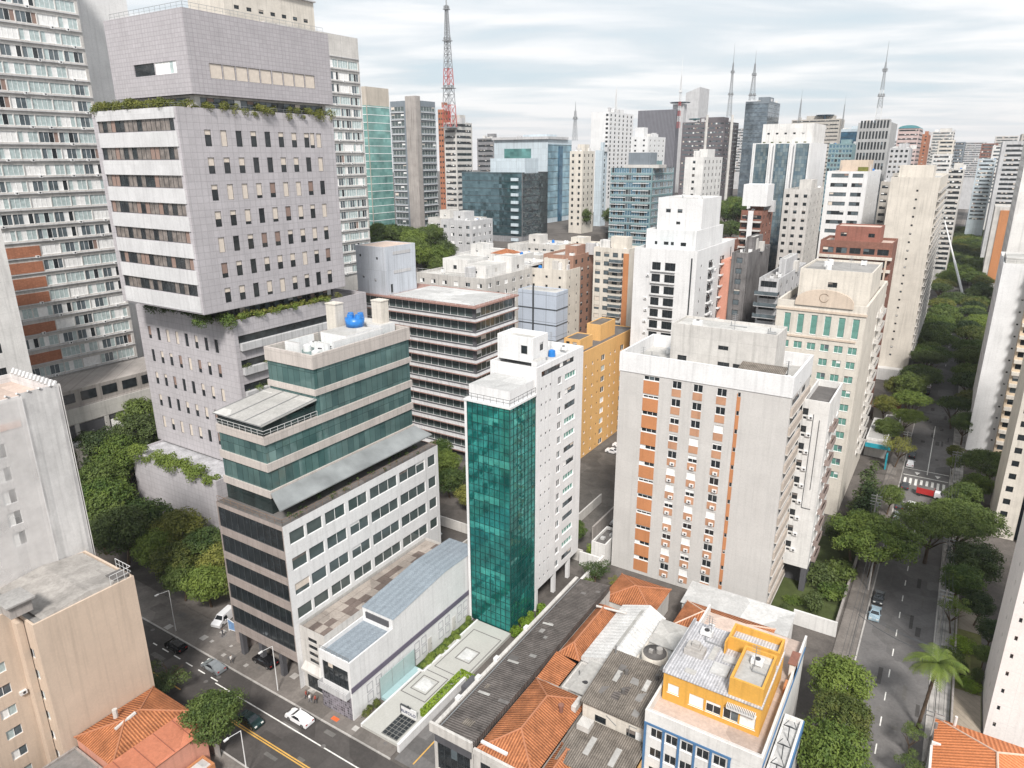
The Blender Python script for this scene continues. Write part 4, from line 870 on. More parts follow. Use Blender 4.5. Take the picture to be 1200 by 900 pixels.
# tiled house and sheds below it
def hip(name, x0, x1, y0, y1, ze, zr, parent, o, matx, maty, ridge='x', over=.4, capm=None):
    x0 -= over; x1 += over; y0 -= over; y1 += over
    if ridge == 'x':
        d = (y1-y0)/2; a, c = (x0+d, (y0+y1)/2, zr), (x1-d, (y0+y1)/2, zr)
        m = MB(); m.q((x0, y0, ze), (x1, y0, ze), c, a); m.q((x1, y1, ze), (x0, y1, ze), a, c); m.build('roof', matx, parent, o)
        m = MB(); m.poly([(x0, y1, ze), (x0, y0, ze), a]); m.poly([(x1, y0, ze), (x1, y1, ze), c]); m.build('roof', maty, parent, o)
    else:
        d = (x1-x0)/2; a, c = ((x0+x1)/2, y0+d, zr), ((x0+x1)/2, y1-d, zr)
        m = MB(); m.q((x1, y0, ze), (x1, y1, ze), c, a); m.q((x0, y1, ze), (x0, y0, ze), a, c); m.build('roof', maty, parent, o)
        m = MB(); m.poly([(x0, y0, ze), (x1, y0, ze), a]); m.poly([(x1, y1, ze), (x0, y1, ze), c]); m.build('roof', matx, parent, o)
    m = MB(); m.tube(a, c, .16, 6)
    for p in ((x0, y0, ze), (x1, y0, ze), (x1, y1, ze), (x0, y1, ze)):
        q = a if (Vector(p)-Vector(a)).length < (Vector(p)-Vector(c)).length else c; m.tube(p, q, .14, 6)
    m.build('ridge_tiles', capm or plain('ridge_tile', (.40, .17, .09), .85), parent, o)
b = Bld('tiled_house', 'orange tiled house below the huge beige wall', 'house', (-86, 40))
b.vol(-92.6, -83.6, 33.5, 44.7, 0, 6.2, W_PINK, None)
hip('r', -92.6, -83.6, 33.5, 44.7, 6.2, 7.8, b.e, b.o, R_CLAY, R_CLAYY, 'y', .2)
m = MB(); m.tube((-88, 36.5, 7.4), (-88, 39.5, 7.9), .25, 6); m.cyl(-90.5, 38, 7, 8.4, .35, n=8); m.build('chimney', W_OFF, b.e, b.o); b.finish()
b = Bld('pink_house', 'salmon pink house with a smooth orange sheet roof beside the tiled house', 'house', (-81, 39))
b.vol(-83.4, -78.6, 31.5, 43.8, 0, 6.4, W_PINK, None, S=[(-82, 3.6, 1.1, 1.2, 'dk'), (-80, 3.6, 1.1, 1.2, 'dk')])
m = MB(); m.q((-83.5, 31.3, 6.9), (-78.4, 31.3, 6.3), (-78.4, 44, 6.3), (-83.5, 44, 6.9)); m.q((-83.5, 31.3, 6.41), (-83.5, 44, 6.41), (-83.5, 44, 6.9), (-83.5, 31.3, 6.9)); m.q((-83.5, 31.3, 6.41), (-78.4, 31.3, 6.3), (-78.4, 31.3, 6.31), (-83.5, 31.3, 6.9))
m.build('roof', roofm('salmon_painted_sheet', (.58, .22, .13), var=.15), b.e, b.o)
m = MB()
for i in range(4): y = 33.5+2.8*i; m.tube((-83.4, y, 6.92), (-78.5, y, 6.34), .05, 4)
m.build('roof_joint', plain('dark_joint', (.25, .09, .06)), b.e, b.o); b.finish()
b = Bld('grey_shed', 'low grey concrete roofed shed below the tiled house', 'shed', (-86, 27))
b.vol(-93, -84, 22, 33.3, 0, 4.6, W_CONC, R_GREY, par=.3); b.clutter(-92, -85, 24, 32, 4.35, 4, 21); b.finish()
m = MB(); m.box(-92.8, 45.0, .1, -78.5, 45.3, 2.2); tag(m.build('boundary_wall', W_CONC), 'weathered garden wall between the tiled house and the pavement', 'wall')
b = Bld('white_hut', 'little white roofed hut with an orange side near the bottom pavement', 'hut', (-76, 42))
b.vol(-78.2, -75.6, 39, 42.6, 0, 3.0, W_ORANGE, R_WHITE, par=.2); b.finish()

# ================================================================== LOW HOUSES IN THE FOREGROUND
b = Bld('low_building', 'long low building under dark corrugated sheets with an open dark front', 'building', (-48, 80))
b.vol(-51.2, -44.6, 60.2, 103.5, 0, 6.6, W_OFF, None, S=[(-47.9, .5, 5.6, 4.6, 'dk')])
m = MB(); m.q((-51.2, 60.3, 7.0), (-44.7, 60.3, 7.7), (-44.7, 103.5, 7.7), (-51.2, 103.5, 7.0)); m.q((-51.2, 103.5, 6.6), (-51.2, 60.3, 6.6), (-51.2, 60.3, 7.0), (-51.2, 103.5, 7.0)); m.q((-44.7, 60.3, 6.6), (-44.7, 103.5, 6.6), (-44.7, 103.5, 7.7), (-44.7, 60.3, 7.7))
m.build('roof', R_CORRY, b.e, b.o)
m = MB(); m.box(-51.7, 59.9, 6.7, -51.1, 103.5, 7.25); m.box(-51.7, 59.85, 6.7, -44.6, 60.25, 8.2); m.build('gutter', W_OFF, b.e, b.o)
m = MB(); m.box(-51.0, 60.0, 5.3, -44.8, 60.19, 8.15-1.5+.9); m.build('fascia', W_DARK, b.e, b.o)
for y in (66, 71, 76, 85): m = MB(); m.box(-51.9, y, 7.1, -51.2, y+.9, 7.6); m.build('vent_box', WMETAL, b.e, b.o)
m = MB(); m.tube((-50.6, 61, 7.25), (-50.6, 103, 7.25), .1, 5); m.build('pipe', METAL, b.e, b.o)
rr = random.Random(62)
for i in range(10): x, y = rr.uniform(-50.5, -46), rr.uniform(62, 101); zq = 7.0+(x+51.2)*.106+.03; m = MB(); a_, c_ = rr.uniform(.6, 1.8), rr.uniform(.5, 1.3); m.q((x, y, zq), (x+a_, y, zq+a_*.106), (x+a_, y+c_, zq+a_*.106), (x, y+c_, zq)); m.build('roof_patch', rr.choice([R_GREY, R_DARK, R_CORR]), b.e, b.o)
for y in (69, 77, 88): m = MB(); m.q((-50, y, 7.22), (-48, y, 7.44), (-48, y+.5, 7.44), (-50, y+.5, 7.22)); m.build('skylight', R_LIGHT, b.e, b.o)
b.finish()
b = Bld('tiled_house', 'large house with long ribbed orange tile roofs and white front, beside the dark corrugated roof', 'house', (-40, 67))
b.vol(-44.5, -35.5, 60.3, 76.0, 0, 6.5, W_OFF, None, S=[(-42, 2.6, 3.0, 2.8, 'dk'), (-38, 2.6, 3.0, 2.8, 'blu')])
hip('r', -44.3, -35.6, 60.6, 76.4, 6.9, 9.0, b.e, b.o, R_CLAY, R_CLAYY, 'y', .1)
m = MB(); m.box(-44.5, 60.1, 6.3, -35.5, 60.5, 7.2); m.build('parapet', W_OFF, b.e, b.o)
m = MB(); m.cyl(-37.4, 71.5, 7.9, 8.9, .3, n=10); m.cyl(-37.4, 71.5, 8.9, 9.1, .42, n=10); m.build('chimney', W_BROWN, b.e, b.o)
m = MB(); m.box(-36.6, 73.0, 7.2, -35.9, 75.4, 8.1); m.build('chimney', W_OFF, b.e, b.o)
m = MB(); m.box(-44.0, 61.2, 7.5, -39.9, 61.6, 7.8); m.build('vent_pipe', W_WHITE2, b.e, b.o); b.finish()
b = Bld('tiled_house', 'small lower orange tiled wing leaning on the big tiled house, seen at the bottom edge', 'house', (-33, 62))
b.vol(-35.4, -32.2, 60.5, 68.0, 0, 6.2, W_YEL2, None); hip('r', -35.3, -32.3, 60.6, 68, 6.3, 7.4, b.e, b.o, R_CLAY, R_CLAYY, 'y', .1); b.finish()
b = Bld('tiled_house', 'narrow orange tiled house between the corrugated roof and the white sheet roof', 'house', (-42.5, 90))
b.vol(-44.5, -40.6, 77.0, 98.5, 0, 6.6, W_OFF, None); hip('r', -44.4, -40.7, 83.5, 98.6, 6.7, 8.3, b.e, b.o, R_CLAY, R_CLAYY, 'y', .05)
m = MB(); m.q((-44.5, 76.9, 6.7), (-41.0, 76.9, 6.3), (-41.0, 83.2, 6.3), (-44.5, 83.2, 7.2)); m.build('lean_to_roof', R_CLAYY, b.e, b.o)
m = MB(); m.tube((-43.8, 96, 8.2), (-38.5, 96.8, 8.2), .2, 6); m.build('vent_pipe', W_OFF, b.e, b.o); b.finish()
b = Bld('patio_annex', 'small pale roofed annex over a cluttered patio between the tiled houses', 'shed', (-37, 80))
b.vol(-40.4, -35.6, 77.2, 83.8, 0, 6.6, W_OFF, R_LIGHT, S=[(-39.2, 3.4, 1.6, 2, 'dk')], par=.1)
m = MB(); m.poly([(-38.8, 76.5, 7.4), (-35.5, 76.5, 7.4), (-35.4, 83.5, 8.0), (-38.6, 83.5, 8.0)]); m.poly([(-38.8, 76.5, 7.3), (-38.6, 83.5, 7.9), (-35.4, 83.5, 7.9), (-35.5, 76.5, 7.3)])
for p in ((-38.7, 76.6), (-35.6, 76.6)): m.tube((*p, 6.6), (*p, 7.35), .07)
m.build('canopy', R_LIGHT, b.e, b.o); b.clutter(-40.2, -36, 77.5, 83, 6.55, 6, 31); b.finish()
b = Bld('warehouse', 'white sheet roofed hall among the orange tile roofs', 'warehouse', (-36.5, 92))
b.vol(-40.3, -32.8, 84.0, 99.5, 0, 6.8, W_WHITE, None)
m = MB(); m.q((-40.5, 83.8, 7.4), (-35.5, 83.8, 9.2), (-35.5, 99.8, 9.2), (-40.5, 99.8, 7.4)); m.q((-35.5, 83.8, 9.2), (-32.6, 83.8, 7.6), (-32.6, 99.8, 7.6), (-35.5, 99.8, 9.2)); m.poly([(-40.5, 83.8, 6.8), (-32.6, 83.8, 6.8), (-32.6, 83.8, 7.6), (-35.5, 83.8, 9.2), (-40.5, 83.8, 7.4)])
m.build('roof', ribbed('white_sheet', (.64, .64, .635), (.56, .56, .555), 'y', .9, .55, .2, .3), b.e, b.o)
m = MB(); m.q((-36.4, 85, 8.92), (-35.8, 85, 9.13), (-35.8, 98, 9.13), (-36.4, 98, 8.92)); m.build('grey_strip', R_LIGHT, b.e, b.o); b.finish()
b = Bld('low_building', 'flat grey roofed building with a round water tank house', 'building', (-30.5, 90))
b.vol(-32.5, -26.2, 84.5, 97.0, 0, 8.8, W_CREAM, R_LIGHT, par=.15)
m = MB(); m.cyl(-29.6, 86.6, 8.8, 10.9, 1.95, n=28, m=0); m.cyl(-29.6, 86.6, 10.901, 11.0, 1.75, n=28, m=1); m.build('round_tank', [W_CREAM, R_DARK], b.e, b.o, True)
m = MB(); m.cyl(-29.0, 86.9, 11.01, 11.7, .5, n=10); m.box(-30.4, 86, 11.01, -29.8, 86.5, 11.5); m.build('tank_hatch', CONC, b.e, b.o)
m = MB(); m.poly([(-32.3, 91, 8.9), (-26.4, 91, 8.9), (-26.4, 96.8, 9.6), (-32.3, 96.8, 9.6)]); m.build('roof_sheet', R_LIGHT, b.e, b.o); b.clutter(-32, -27, 85, 90.5, 8.7, 5, 51); b.finish()
b = Bld('rendered_house', 'cream rendered house with weathered corrugated roof beside the blue framed building', 'house', (-30, 77))
b.vol(-34.6, -25.5, 72.6, 83.0, 0, 10.4, W_CREAM, None, S=[(-31.9, 7.7, 1.7, 1.2, 'dk'), (-27.4, 7.6, 1.3, 1.3, 'dk'), (-26.3, 7.4, .9, 1.6, 'res')])
m = MB(); m.q((-34.9, 72.2, 10.5), (-25.5, 72.2, 10.5), (-25.5, 83.2, 11.7), (-34.9, 83.2, 11.7)); m.q((-34.9, 72.2, 10.3), (-25.5, 72.2, 10.3), (-25.5, 72.2, 10.5), (-34.9, 72.2, 10.5)); m.q((-34.6, 83.0, 10.4), (-34.6, 72.6, 10.4), (-34.9, 72.2, 10.5), (-34.9, 83.2, 11.7))
m.build('roof', R_CORR, b.e, b.o)
for x, y in ((-32.5, 77.5), (-28.2, 77.8)): m = MB(); zz_ = 10.5+(y-72.2)*.109+.06; m.q((x, y, zz_), (x+.7, y, zz_), (x+.7, y+2.2, zz_+.24), (x, y+2.2, zz_+.24)); m.build('skylight', R_LIGHT, b.e, b.o)
b.acs('S', 72.6, -29.9, 7.1); b.acs('S', 72.6, -28.6, 6.6)
m = MB(); m.tube((-27.6, 72.5, 7.4), (-27.6, 72.5, 9.6), .05); m.tube((-27.6, 72.5, 9.6), (-26.5, 72.5, 9.6), .05); m.tube((-31, 72.5, 9.6), (-29.5, 72.5, 8.6), .05); m.build('pipe', METAL, b.e, b.o)
m = MB(); m.cyl(-34.2, 82.5, 10.4, 13.0, .12); m.build('roof_pipe', METAL, b.e, b.o)
rr = random.Random(61)
for i in range(9): x, y = rr.uniform(-34, -26.2), rr.uniform(73, 82.5); zq = 10.5+(y-72.2)*.109+.02; m = MB(); m.q((x, y, zq+.02), (x+rr.uniform(.5, 1.5), y, zq+.02), (x+1.0, y+rr.uniform(.6, 2), zq+.2), (x, y+1.2, zq+.15)); m.build('roof_patch', rr.choice([R_DARK, R_GREY, R_CORRY]), b.e, b.o)
for x, y in ((-31.2, 79.6), (-30.2, 76.2), (-27, 80.8)): m = MB(); zq = 10.5+(y-72.2)*.109; m.cyl(x, y, zq, zq+.7, .28, n=10); m.build('roof_vent', R_DARK, b.e, b.o)
b.finish()
b = Bld('low_building', 'low yellow fronted building with dark ribbed roof at the bottom edge', 'building', (-29, 68))
b.vol(-34.4, -24.9, 64.8, 72.0, 0, 7.0, W_YEL2, None, S=[(-31.5, 3.6, 4.6, 2.6, 'dk'), (-27, 3.6, 3.4, 2.6, 'dk')])
m = MB(); m.q((-34.6, 64.6, 7.1), (-24.9, 64.6, 7.1), (-24.9, 72.4, 7.9), (-34.6, 72.4, 7.9)); m.q((-34.6, 64.6, 6.9), (-24.9, 64.6, 6.9), (-24.9, 64.6, 7.1), (-34.6, 64.6, 7.1)); m.build('roof', R_CORR, b.e, b.o)
for x in (-31.8, -28.2): m = MB(); m.q((x, 67, 7.42), (x+.8, 67, 7.42), (x+.8, 70, 7.73), (x, 70, 7.73)); m.build('skylight', R_LIGHT, b.e, b.o)
m = MB(); m.box(-34.2, 70.0, 7.75, -32.4, 71.8, 8.6); m.build('roof_box', W_OFF, b.e, b.o); b.finish()
# blue framed building with yellow penthouse
b = Bld('mixed_building', 'white building with blue framed windows and a bright yellow penthouse', 'building', (-17, 80))
so = [(x, 11.0-3.1*k, 1.55, 1.5, 'res', 0) for k in range(4) for x in (-23.3, -21.3, -19.3, -17.3, -15.2)]
b.vol(-24.8, -10.4, 70.8, 97, 0, 13.6, W_WHITE, R_SALMON, S=so, par=.02)
m = MB()
for (x0, y0, x1, y1) in ((-24.9, 70.7, -10.3, 71.0), (-10.6, 71.0, -10.3, 97), (-24.9, 71.0, -24.6, 97)): m.box(x0, y0, 13.2, x1, y1, 15.0)
m.build('parapet', W_WHITE, b.e, b.o)
BL = plain('blue_paint', (.07, .17, .33), .6, var=.1)
m = MB()
for x in (-24.75, -22.3, -20.3, -18.3, -16.25, -14.0): m.box(x-.14, 70.62, .2, x+.14, 70.797, 12.9)
m.box(-24.9, 70.6, 12.9, -13.8, 70.69, 13.19); 
m.build('blue_frame', BL, b.e, b.o)
m = MB(); m.box(-10.29, 71, 13.25, -10.2, 96, 13.75); m.build('blue_stripe', BL, b.e, b.o)
yo = [(-22.9, 15.0, 1.5, 1.4, 'res', 3), (-19.8, 14.4, 1.9, 1.7, 'res', 3), (-17.6, 14.4, 1.9, 1.7, 'res', 4), (-15.4, 14.4, 1.9, 1.7, 'res', 1), (-13.3, 14.4, 1.9, 1.7, 'res', 3)]
b.vol(-24.3, -11.8, 75.2, 87.5, 13.6, 17.9, W_YELLOW, None, S=yo, E=[(80, 14.6, .6, .6, 'dk'), (84, 14.6, .6, .6, 'dk')], key='pent')
m = MB(); m.box(-24.4, 75.0, 17.91, -11.7, 87.6, 18.05); m.box(-24.4, 75.0, 18.051, -24.1, 87.6, 18.5); m.build('penthouse_roof', R_METAL, b.e, b.o)
b.vol(-16.0, -11.9, 75.4, 82.6, 18.06, 20.6, W_YELLOW, R_LIGHT, key='p2', par=.5)
b.vol(-18.6, -11.9, 84.0, 87.4, 18.06, 20.0, W_YELLOW, R_METAL, key='p3', par=1.0)
m = MB(); m.box(-18.7, 82.7, 18.06, -18.5, 83.9, 19.9); m.build('yellow_screen', W_YELLOW, b.e, b.o)
m = MB(); m.box(-19.2, 78, 18.06, -17.0, 80.2, 18.3); m.box(-18.4, 81, 18.06, -16.6, 82.4, 18.3); m.build('roof_panel', R_WHITE, b.e, b.o)
m = MB(); m.box(-23.3, 79.8, 18.06, -20.7, 81.6, 18.9); m.box(-23.1, 80, 18.91, -21.2, 81.4, 19.3); m.box(-22.4, 80.2, 19.31, -21.4, 81.0, 19.9); m.build('roof_unit', CONC, b.e, b.o)
m = MB(); m.box(-15.9, 74.6, 16.5, -12.3, 75.19, 16.65); 
for i in range(18): m.box(-15.9+.2*i, 74.55, 16.66, -15.8+.2*i, 75.18, 17.1)
m.build('louvred_canopy', WMETAL, b.e, b.o)
m = MB(); m.box(-11.0, 87.8, 13.62, -9.9-.4, 90.4, 16.2, 0); m.box(-11.2, 87.6, 16.21, -10.1, 90.6, 16.35, 1); m.build('white_hut', [W_WHITE, W_BROWN], b.e, b.o)
m = MB(); m.box(-10.95+.0, 84.4, 13.62, -10.65, 85.9, 15.0); m.build('brick_barbecue', W_ORANGE, b.e, b.o)
b.rail([(-24.7, 70.9), (-10.4, 70.9)], 15.0, .25, WMETAL, 2); b.clutter(-23.5, -20, 82.5, 87, 18.06, 4, 41); b.clutter(-15.6, -12.3, 76, 82, 20.11, 3, 43); b.clutter(-24.3, -11.5, 88.5, 96.5, 13.6, 7, 47)
m = MB(); m.box(-22.0, 76.4, 18.06, -20.6, 77.2, 18.22); m.box(-20.2, 80.5, 18.06, -19.4, 83.4, 18.2); m.build('skylight', R_LIGHT, b.e, b.o)
m = MB(); m.tube((-24.2, 75.3, 18.5), (-24.2, 87.3, 18.5), .09, 5); m.build('gutter_pipe', METAL, b.e, b.o)
b.finish()
b = Bld('side_terrace', 'narrow white side building with black antenna frames along the street trees', 'building', (-9, 78))
b.vol(-10.2, -7.9, 70.8, 84, 0, 11.2, W_WHITE, R_WHITE, par=.6)
m = MB(); m.box(-7.899, 70.9, 9.6, -7.75, 84, 11.1); m.build('blue_band', BL, b.e, b.o)
for y in (73, 76.5, 80):
    m = MB(); x = -9
    m.tube((x, y, 10.6), (x, y, 12.9), .07)
    for dx in (-.8, .8): m.tube((x, y, 12.9), (x+dx, y+.5, 12.3), .06); m.tube((x+dx, y+.5, 12.3), (x+dx*.4, y+1.3, 12.6), .05)
    m.tube((x-.8, y+.5, 12.3), (x+.8, y+.5, 12.3), .05); m.build('antenna_frame', FR_D, b.e, b.o)
b.finish()
# houses behind the yellow penthouse
b = Bld('tiled_house', 'house with bright orange hipped roof just behind the yellow penthouse', 'house', (-24, 104))
b.vol(-31.5, -16.8, 100.6, 108.3, 0, 6.2, W_OFF, None); hip('r', -31.5, -16.8, 100.6, 108.3, 6.3, 8.2, b.e, b.o, R_CLAY, R_CLAYY, 'x', .3, plain('pale_ridge', (.62, .45, .36))); b.finish()
b = Bld('white_shed', 'long white roofed shed tucked below the pale apartment block', 'shed', (-24, 113))
b.vol(-33, -14.8, 109.5, 115.5, 0, 5.0, W_WHITE, R_WHITE, par=.08)
m = MB(); m.q((-33.2, 109.0, 5.2), (-14.6, 109.0, 5.2), (-14.6, 115.6, 6.0), (-33.2, 115.6, 6.0)); m.build('roof', R_WHITE, b.e, b.o); b.finish()
b = Bld('tiled_house', 'small house with two faded orange roofs between the white hall and the pale block', 'house', (-41, 108))
b.vol(-46, -36.5, 103.5, 112.5, 0, 4.5, W_OFF, None); hip('r', -46, -36.5, 103.5, 112.5, 4.6, 6.3, b.e, b.o, R_CLAY, R_CLAYY, 'x', .3); b.finish()
b = Bld('concrete_house', 'low grey roofed house beside the drive behind the tall orange panelled block', 'house', (-47, 122))
b.vol(-56.2, -53.0, 119.5, 127, 0, 5.4, W_WHITE, R_DARK, par=.6)
m = MB()
for x, y in ((-55.4, 122), (-54.3, 124.2)): m.box(x, y, 4.82, x+.9, y+.9, 5.3)
m.build('skylight', R_WHITE, b.e, b.o); b.finish()
for (x0, y0, x1, y1, h, lb) in ((-53.4, 98, -52.9, 119, 3.2, 'stained white wall with climbing plants beside the white tower'), (-58.2, 118, -53, 118.4, 3.0, 'plain white wall across the end of the drive'), (-60.2, 128, -59.8, 176, 3.6, 'long pale wall between the yellow block and the car park'),
        (-15.7, 120.9, -8.3, 121.3, 3.0, 'white wall in front of the small garden by the pale block'), (-8.9, 121.4, -8.5, 160, 1.4, 'low wall between garden and pavement'), (9.7, 100, 9.95, 150, 1.2, 'low garden wall on the right side of the street'), (-79, 99, -72, 99.4, 3.0, 'low white wall behind the event hall')):
    m = MB(); m.box(x0, y0, 0, x1, y1, h); tag(m.build('wall', W_WHITE if 'white' in lb else W_CONC), lb, 'wall')
m = MB(); m.box(-14.5, 136, 0, -9.4, 136.3, 2.6)
for (x0, y0, x1, y1, h, lb) in ((-78.8, 110, -66.9, 110.3, 2.6, 'pale wall across the yard behind the office block'), (-75, 119, -58, 119.3, 2.8, 'long pale yard wall behind the white tower'), (-66.6, 119.5, -66.3, 146, 2.4, 'pale wall dividing the yard behind the white tower')):
    m = MB(); m.box(x0, y0, 0, x1, y1, h); tag(m.build('wall', W_OFF), lb, 'wall')
b = Bld('yard_shed', 'low grey roofed shed in the yard behind the office block', 'shed', (-74, 124))
b.vol(-80, -69, 121, 129, 0, 3.6, W_OFF, R_CORR, par=.1, S=[(-76, .8, 3, 2, 'dk')]); b.clutter(-79, -70, 122, 128, 3.5, 4, 71); b.finish()
# small shop with blue canopy behind the cream arch
b = Bld('shop', 'small white shop with teal edged canopy behind the arched cream building', 'shop', (-11, 216))
b.vol(-15.0, -9.6, 213, 232, 0, 5.5, W_WHITE, R_LIGHT, par=.3)
TE = plain('teal_sign_paint', (.02, .28, .36), .5)
m = MB(); m.box(-14.6, 209.2, 4.6, -8.4, 212.99, 4.9, 0, 0); m.box(-14.7, 208.9, 4.2, -8.3, 209.19, 5.4, 1); m.box(-8.9, 205, 0, -8.5, 206.6, 4.5, 1); m.build('canopy', [R_LIGHT, TE], b.e, b.o); b.finish()
b = Bld('shop', 'white kiosk with black awning by the street trees', 'shop', (-9, 240))
b.vol(-12.4, -8.2, 236, 243, 0, 3.6, W_WHITE2, R_DARK, par=.1); m = MB(); m.box(-12.2, 233.8, 3.2, -8.4, 235.99, 3.4); m.build('awning', W_DARK, b.e, b.o); b.finish()
b = Bld('tiled_house', 'little brick red roofed house under the street trees', 'house', (-13, 252))
b.vol(-16.5, -9.5, 247, 256, 0, 4, W_CREAM, None); hip('r', -16.5, -9.5, 247, 256, 4.1, 6, b.e, b.o, R_CLAY, R_CLAYY, 'x'); b.finish()
# ================================================================== MIDDLE GROUND
b = Bld('office_building', 'brown office block with ribbed sunshade slabs, roof terrace and grey box on its roof', 'office building', (-126, 158))
SL = wall('brown_slab_edge', (.36, .22, .19), dirt=.15); OBG = G_DARK
b.vol(-148.5, -105.6, 148.4, 168, 0, 45.0, W_DARK, R_WHITE, S=[(-127, 42.0-3.75*k, 41, 2.7, 'grey') for k in range(11)], E=[(158, 42.0-3.75*k, 18, 2.7, 'grey') for k in range(11)], par=.05)
for k in range(12):
    m = MB(); z = 45.2-3.75*k; m.box(-148.7, 146.9, z-.45, -104.4, 168.3, z-.02 if k == 0 else z-.15, 0); 
    if k: m.poly([(-148.7, 146.88, z-.13), (-104.4, 146.88, z-.13), (-105.5, 148.38, z+.12), (-148.7, 148.38, z+.12)], 1); m.poly([(-104.38, 147, z-.13), (-104.38, 168.3, z-.13), (-105.58, 168.3, z+.12), (-105.58, 148.3, z+.12)], 1)
    m.build('sunshade_slab', [SL, W_GREY], b.e, b.o)
b.vol(-146.5, -135.4, 147.8, 160.8, 45.2, 58.6, wall('pale_blue_grey_sheet', (.50, .53, .58), dirt=.08, tile=(2.4, 13, .04), joint=.8), R_SALMON, S=[(-144.8, 55.5, .7, .7, 'dk'), (-138.5, 55.0, .7, .7, 'dk'), (-144, 49.5, .7, .7, 'dk'), (-139.5, 48.8, .7, .7, 'dk')], E=[(150, 45.5, 1.0, 2.6, 'dk')], key='box', par=.1)
for z_ in (56.2, 50.9): m = MB(); m.box(-135.38, 151, z_, -135.3, 158.5, z_+.9); m.build('wall_louvre', W_GREY, b.e, b.o)
b.rail([(-134, 147.2), (-104.7, 147.2), (-104.7, 168)], 45.2, 1.2, WMETAL, 2.0); b.mb('terrace', R_WHITE).q((-135, 148.5, 45.21), (-106, 148.5, 45.21), (-106, 167, 45.21), (-135, 167, 45.21)); b.finish()
b = Bld('sheeted_building', 'block covered with blue grey sheeting in front of the peach block', 'building', (-103.5, 180))
b.vol(-110, -97, 176.9, 184, 0, 45.0, W_BLUEG, R_LIGHT, par=.2)
for k in range(9): m = MB(); m.box(-110, 176.75, 4.6*k+3, -96.85, 176.895, 4.6*k+3.18); m.box(-96.995, 176.9, 4.6*k+3, -96.85, 184, 4.6*k+3.18); m.build('sheeting_rail', FR_D, b.e, b.o)
m = MB(); m.box(-104.9, 176.6, 0, -104.4, 176.74, 46.5); m.build('drain_pipe', FR_D, b.e, b.o); b.finish()
b = Bld('apartment_block', 'ochre yellow apartment block with grey roof path and small square windows', 'apartment block', (-90, 183))
eo = []
for k in range(9):
    z = 26.2-3.25*k; eo += [(169.2, z+.5, .8, .8, 'res', 0), (173.4, z+.5, .8, .8, 'res', 0), (176.8, z+.6, .6, .6, 'dk'), (180.2, z, 2.5, 1.7, 'mix', k*2), (185.2, z+.5, .8, .8, 'res', 0), (188.5, z+.5, .8, .8, 'res', 0), (193.5, z, 2.5, 1.7, 'mix', k*2+6), (199.5, z+.5, .9, .9, 'res', 0)]
b.vol(-90.0, -83.1, 165, 203, 0, 31.4, W_YEL2, R_DARK, S=[(-87, 26-3.25*k, 1.2, 1.2, 'dk') for k in range(6)], E=eo, par=.2)
b.vol(-89.5, -84.6, 168, 176, 31.2, 34.6, W_YEL2, R_DARK, S=[(-88.3, 31.8, 1.1, 2, 'dk'), (-86.2, 31.8, 1.3, 2, 'dk')], key='a', par=.2)
b.vol(-89.5, -85, 182, 192, 31.2, 36, W_YEL2, R_CORR, key='c', par=.2); b.finish()
b = Bld('apartment_block', 'bright white apartment tower with balcony columns and a small roof pool', 'apartment block', (-70, 205))
so = []; eo = []
for k in range(15):
    z = 52.0-3.3*k; so += [(-71.7, z, 2.5, 2.3, 'dk', 0), (-67.7, z, 3.0, 2.3, 'dk', 1)]; eo += [(192.6, z+1.1, .9, .8, 'dk'), (201.2, z, 4.2, 2.2, 'dk', 0), (212.0, z, 4.4, 2.2, 'dk', 1)]
b.vol(-78.4, -60.3, 188.3, 224, 0, 58.0, W_WHITE2, R_LIGHT, S=so, E=eo, par=1.5)
for k in range(15):
    z = 51.9-3.3*k; b.balcony('S', 188.3, -69.6, z, 7.0, .5, W_WHITE2, 'solid', .3); b.balcony('E', -60.3, 201.2, z, 4.4, .8, W_WHITE2, 'solid', .35); b.balcony('E', -60.3, 212.0, z, 4.6, .8, W_WHITE2, 'solid', .35)
for q_ in ((-61.9, 188.22, 2, -61.5, 188.296, 56), (-60.297, 220, 2, -60.22, 220.5, 56)): m = MB(); m.box(*q_); m.build('dark_joint', FR_D, b.e, b.o)
for k in range(14): b.acs('S', 188.3, -74.2+random.uniform(-.3, .3), 50.2-3.3*k) if random.random() < .6 else None; b.acs('E', -60.3, 205.5, 50.6-3.3*k) if random.random() < .6 else None
b.vol(-77, -62.5, 193, 218, 56.5, 62.8, W_WHITE2, R_LIGHT, S=[(-74, 58.6, .8, .9, 'dk'), (-71, 58.6, 1.4, .9, 'dk'), (-69.2, 58.6, .9, .9, 'dk'), (-66, 58.5, 1.6, 1, 'dk')], key='a', par=.8)
b.vol(-75.5, -62.6, 197, 214, 62.0, 71.2, W_WHITE2, R_LIGHT, S=[(-72.4, 67.2, 1.4, 1, 'dk'), (-69.0, 67.2, 1.4, 1, 'dk'), (-69.3, 64, 1.2, .8, 'dk')], key='b', par=.6)
m = MB(); m.box(-74, 189.2, 56.51, -66, 191.4, 57.0); m.build('roof_pool', plain('pool_blue', (.12, .50, .60), .05), b.e, b.o); b.clutter(-74, -64, 198, 213, 70.6, 6, 14); b.finish()
b = Bld('apartment_block', 'brown brick block with wide cream floor bands and a brick roof house', 'apartment block', (-28, 253))
b.vol(-39.1, -18.4, 246.2, 262, 0, 56.9, W_BROWN, R_SALMON, S=grid(-38.6, -18.9, 5, 53.0, -3.75, 14, 3.2, 1.8, 'rib'), par=.8)
for k in range(14):
    m = MB(); z = 52.2-3.75*k; m.box(-39.4, 245.0, z-.55, -18.1, 246.19, z+.25); m.build('floor_band', W_CREAM, b.e, b.o)
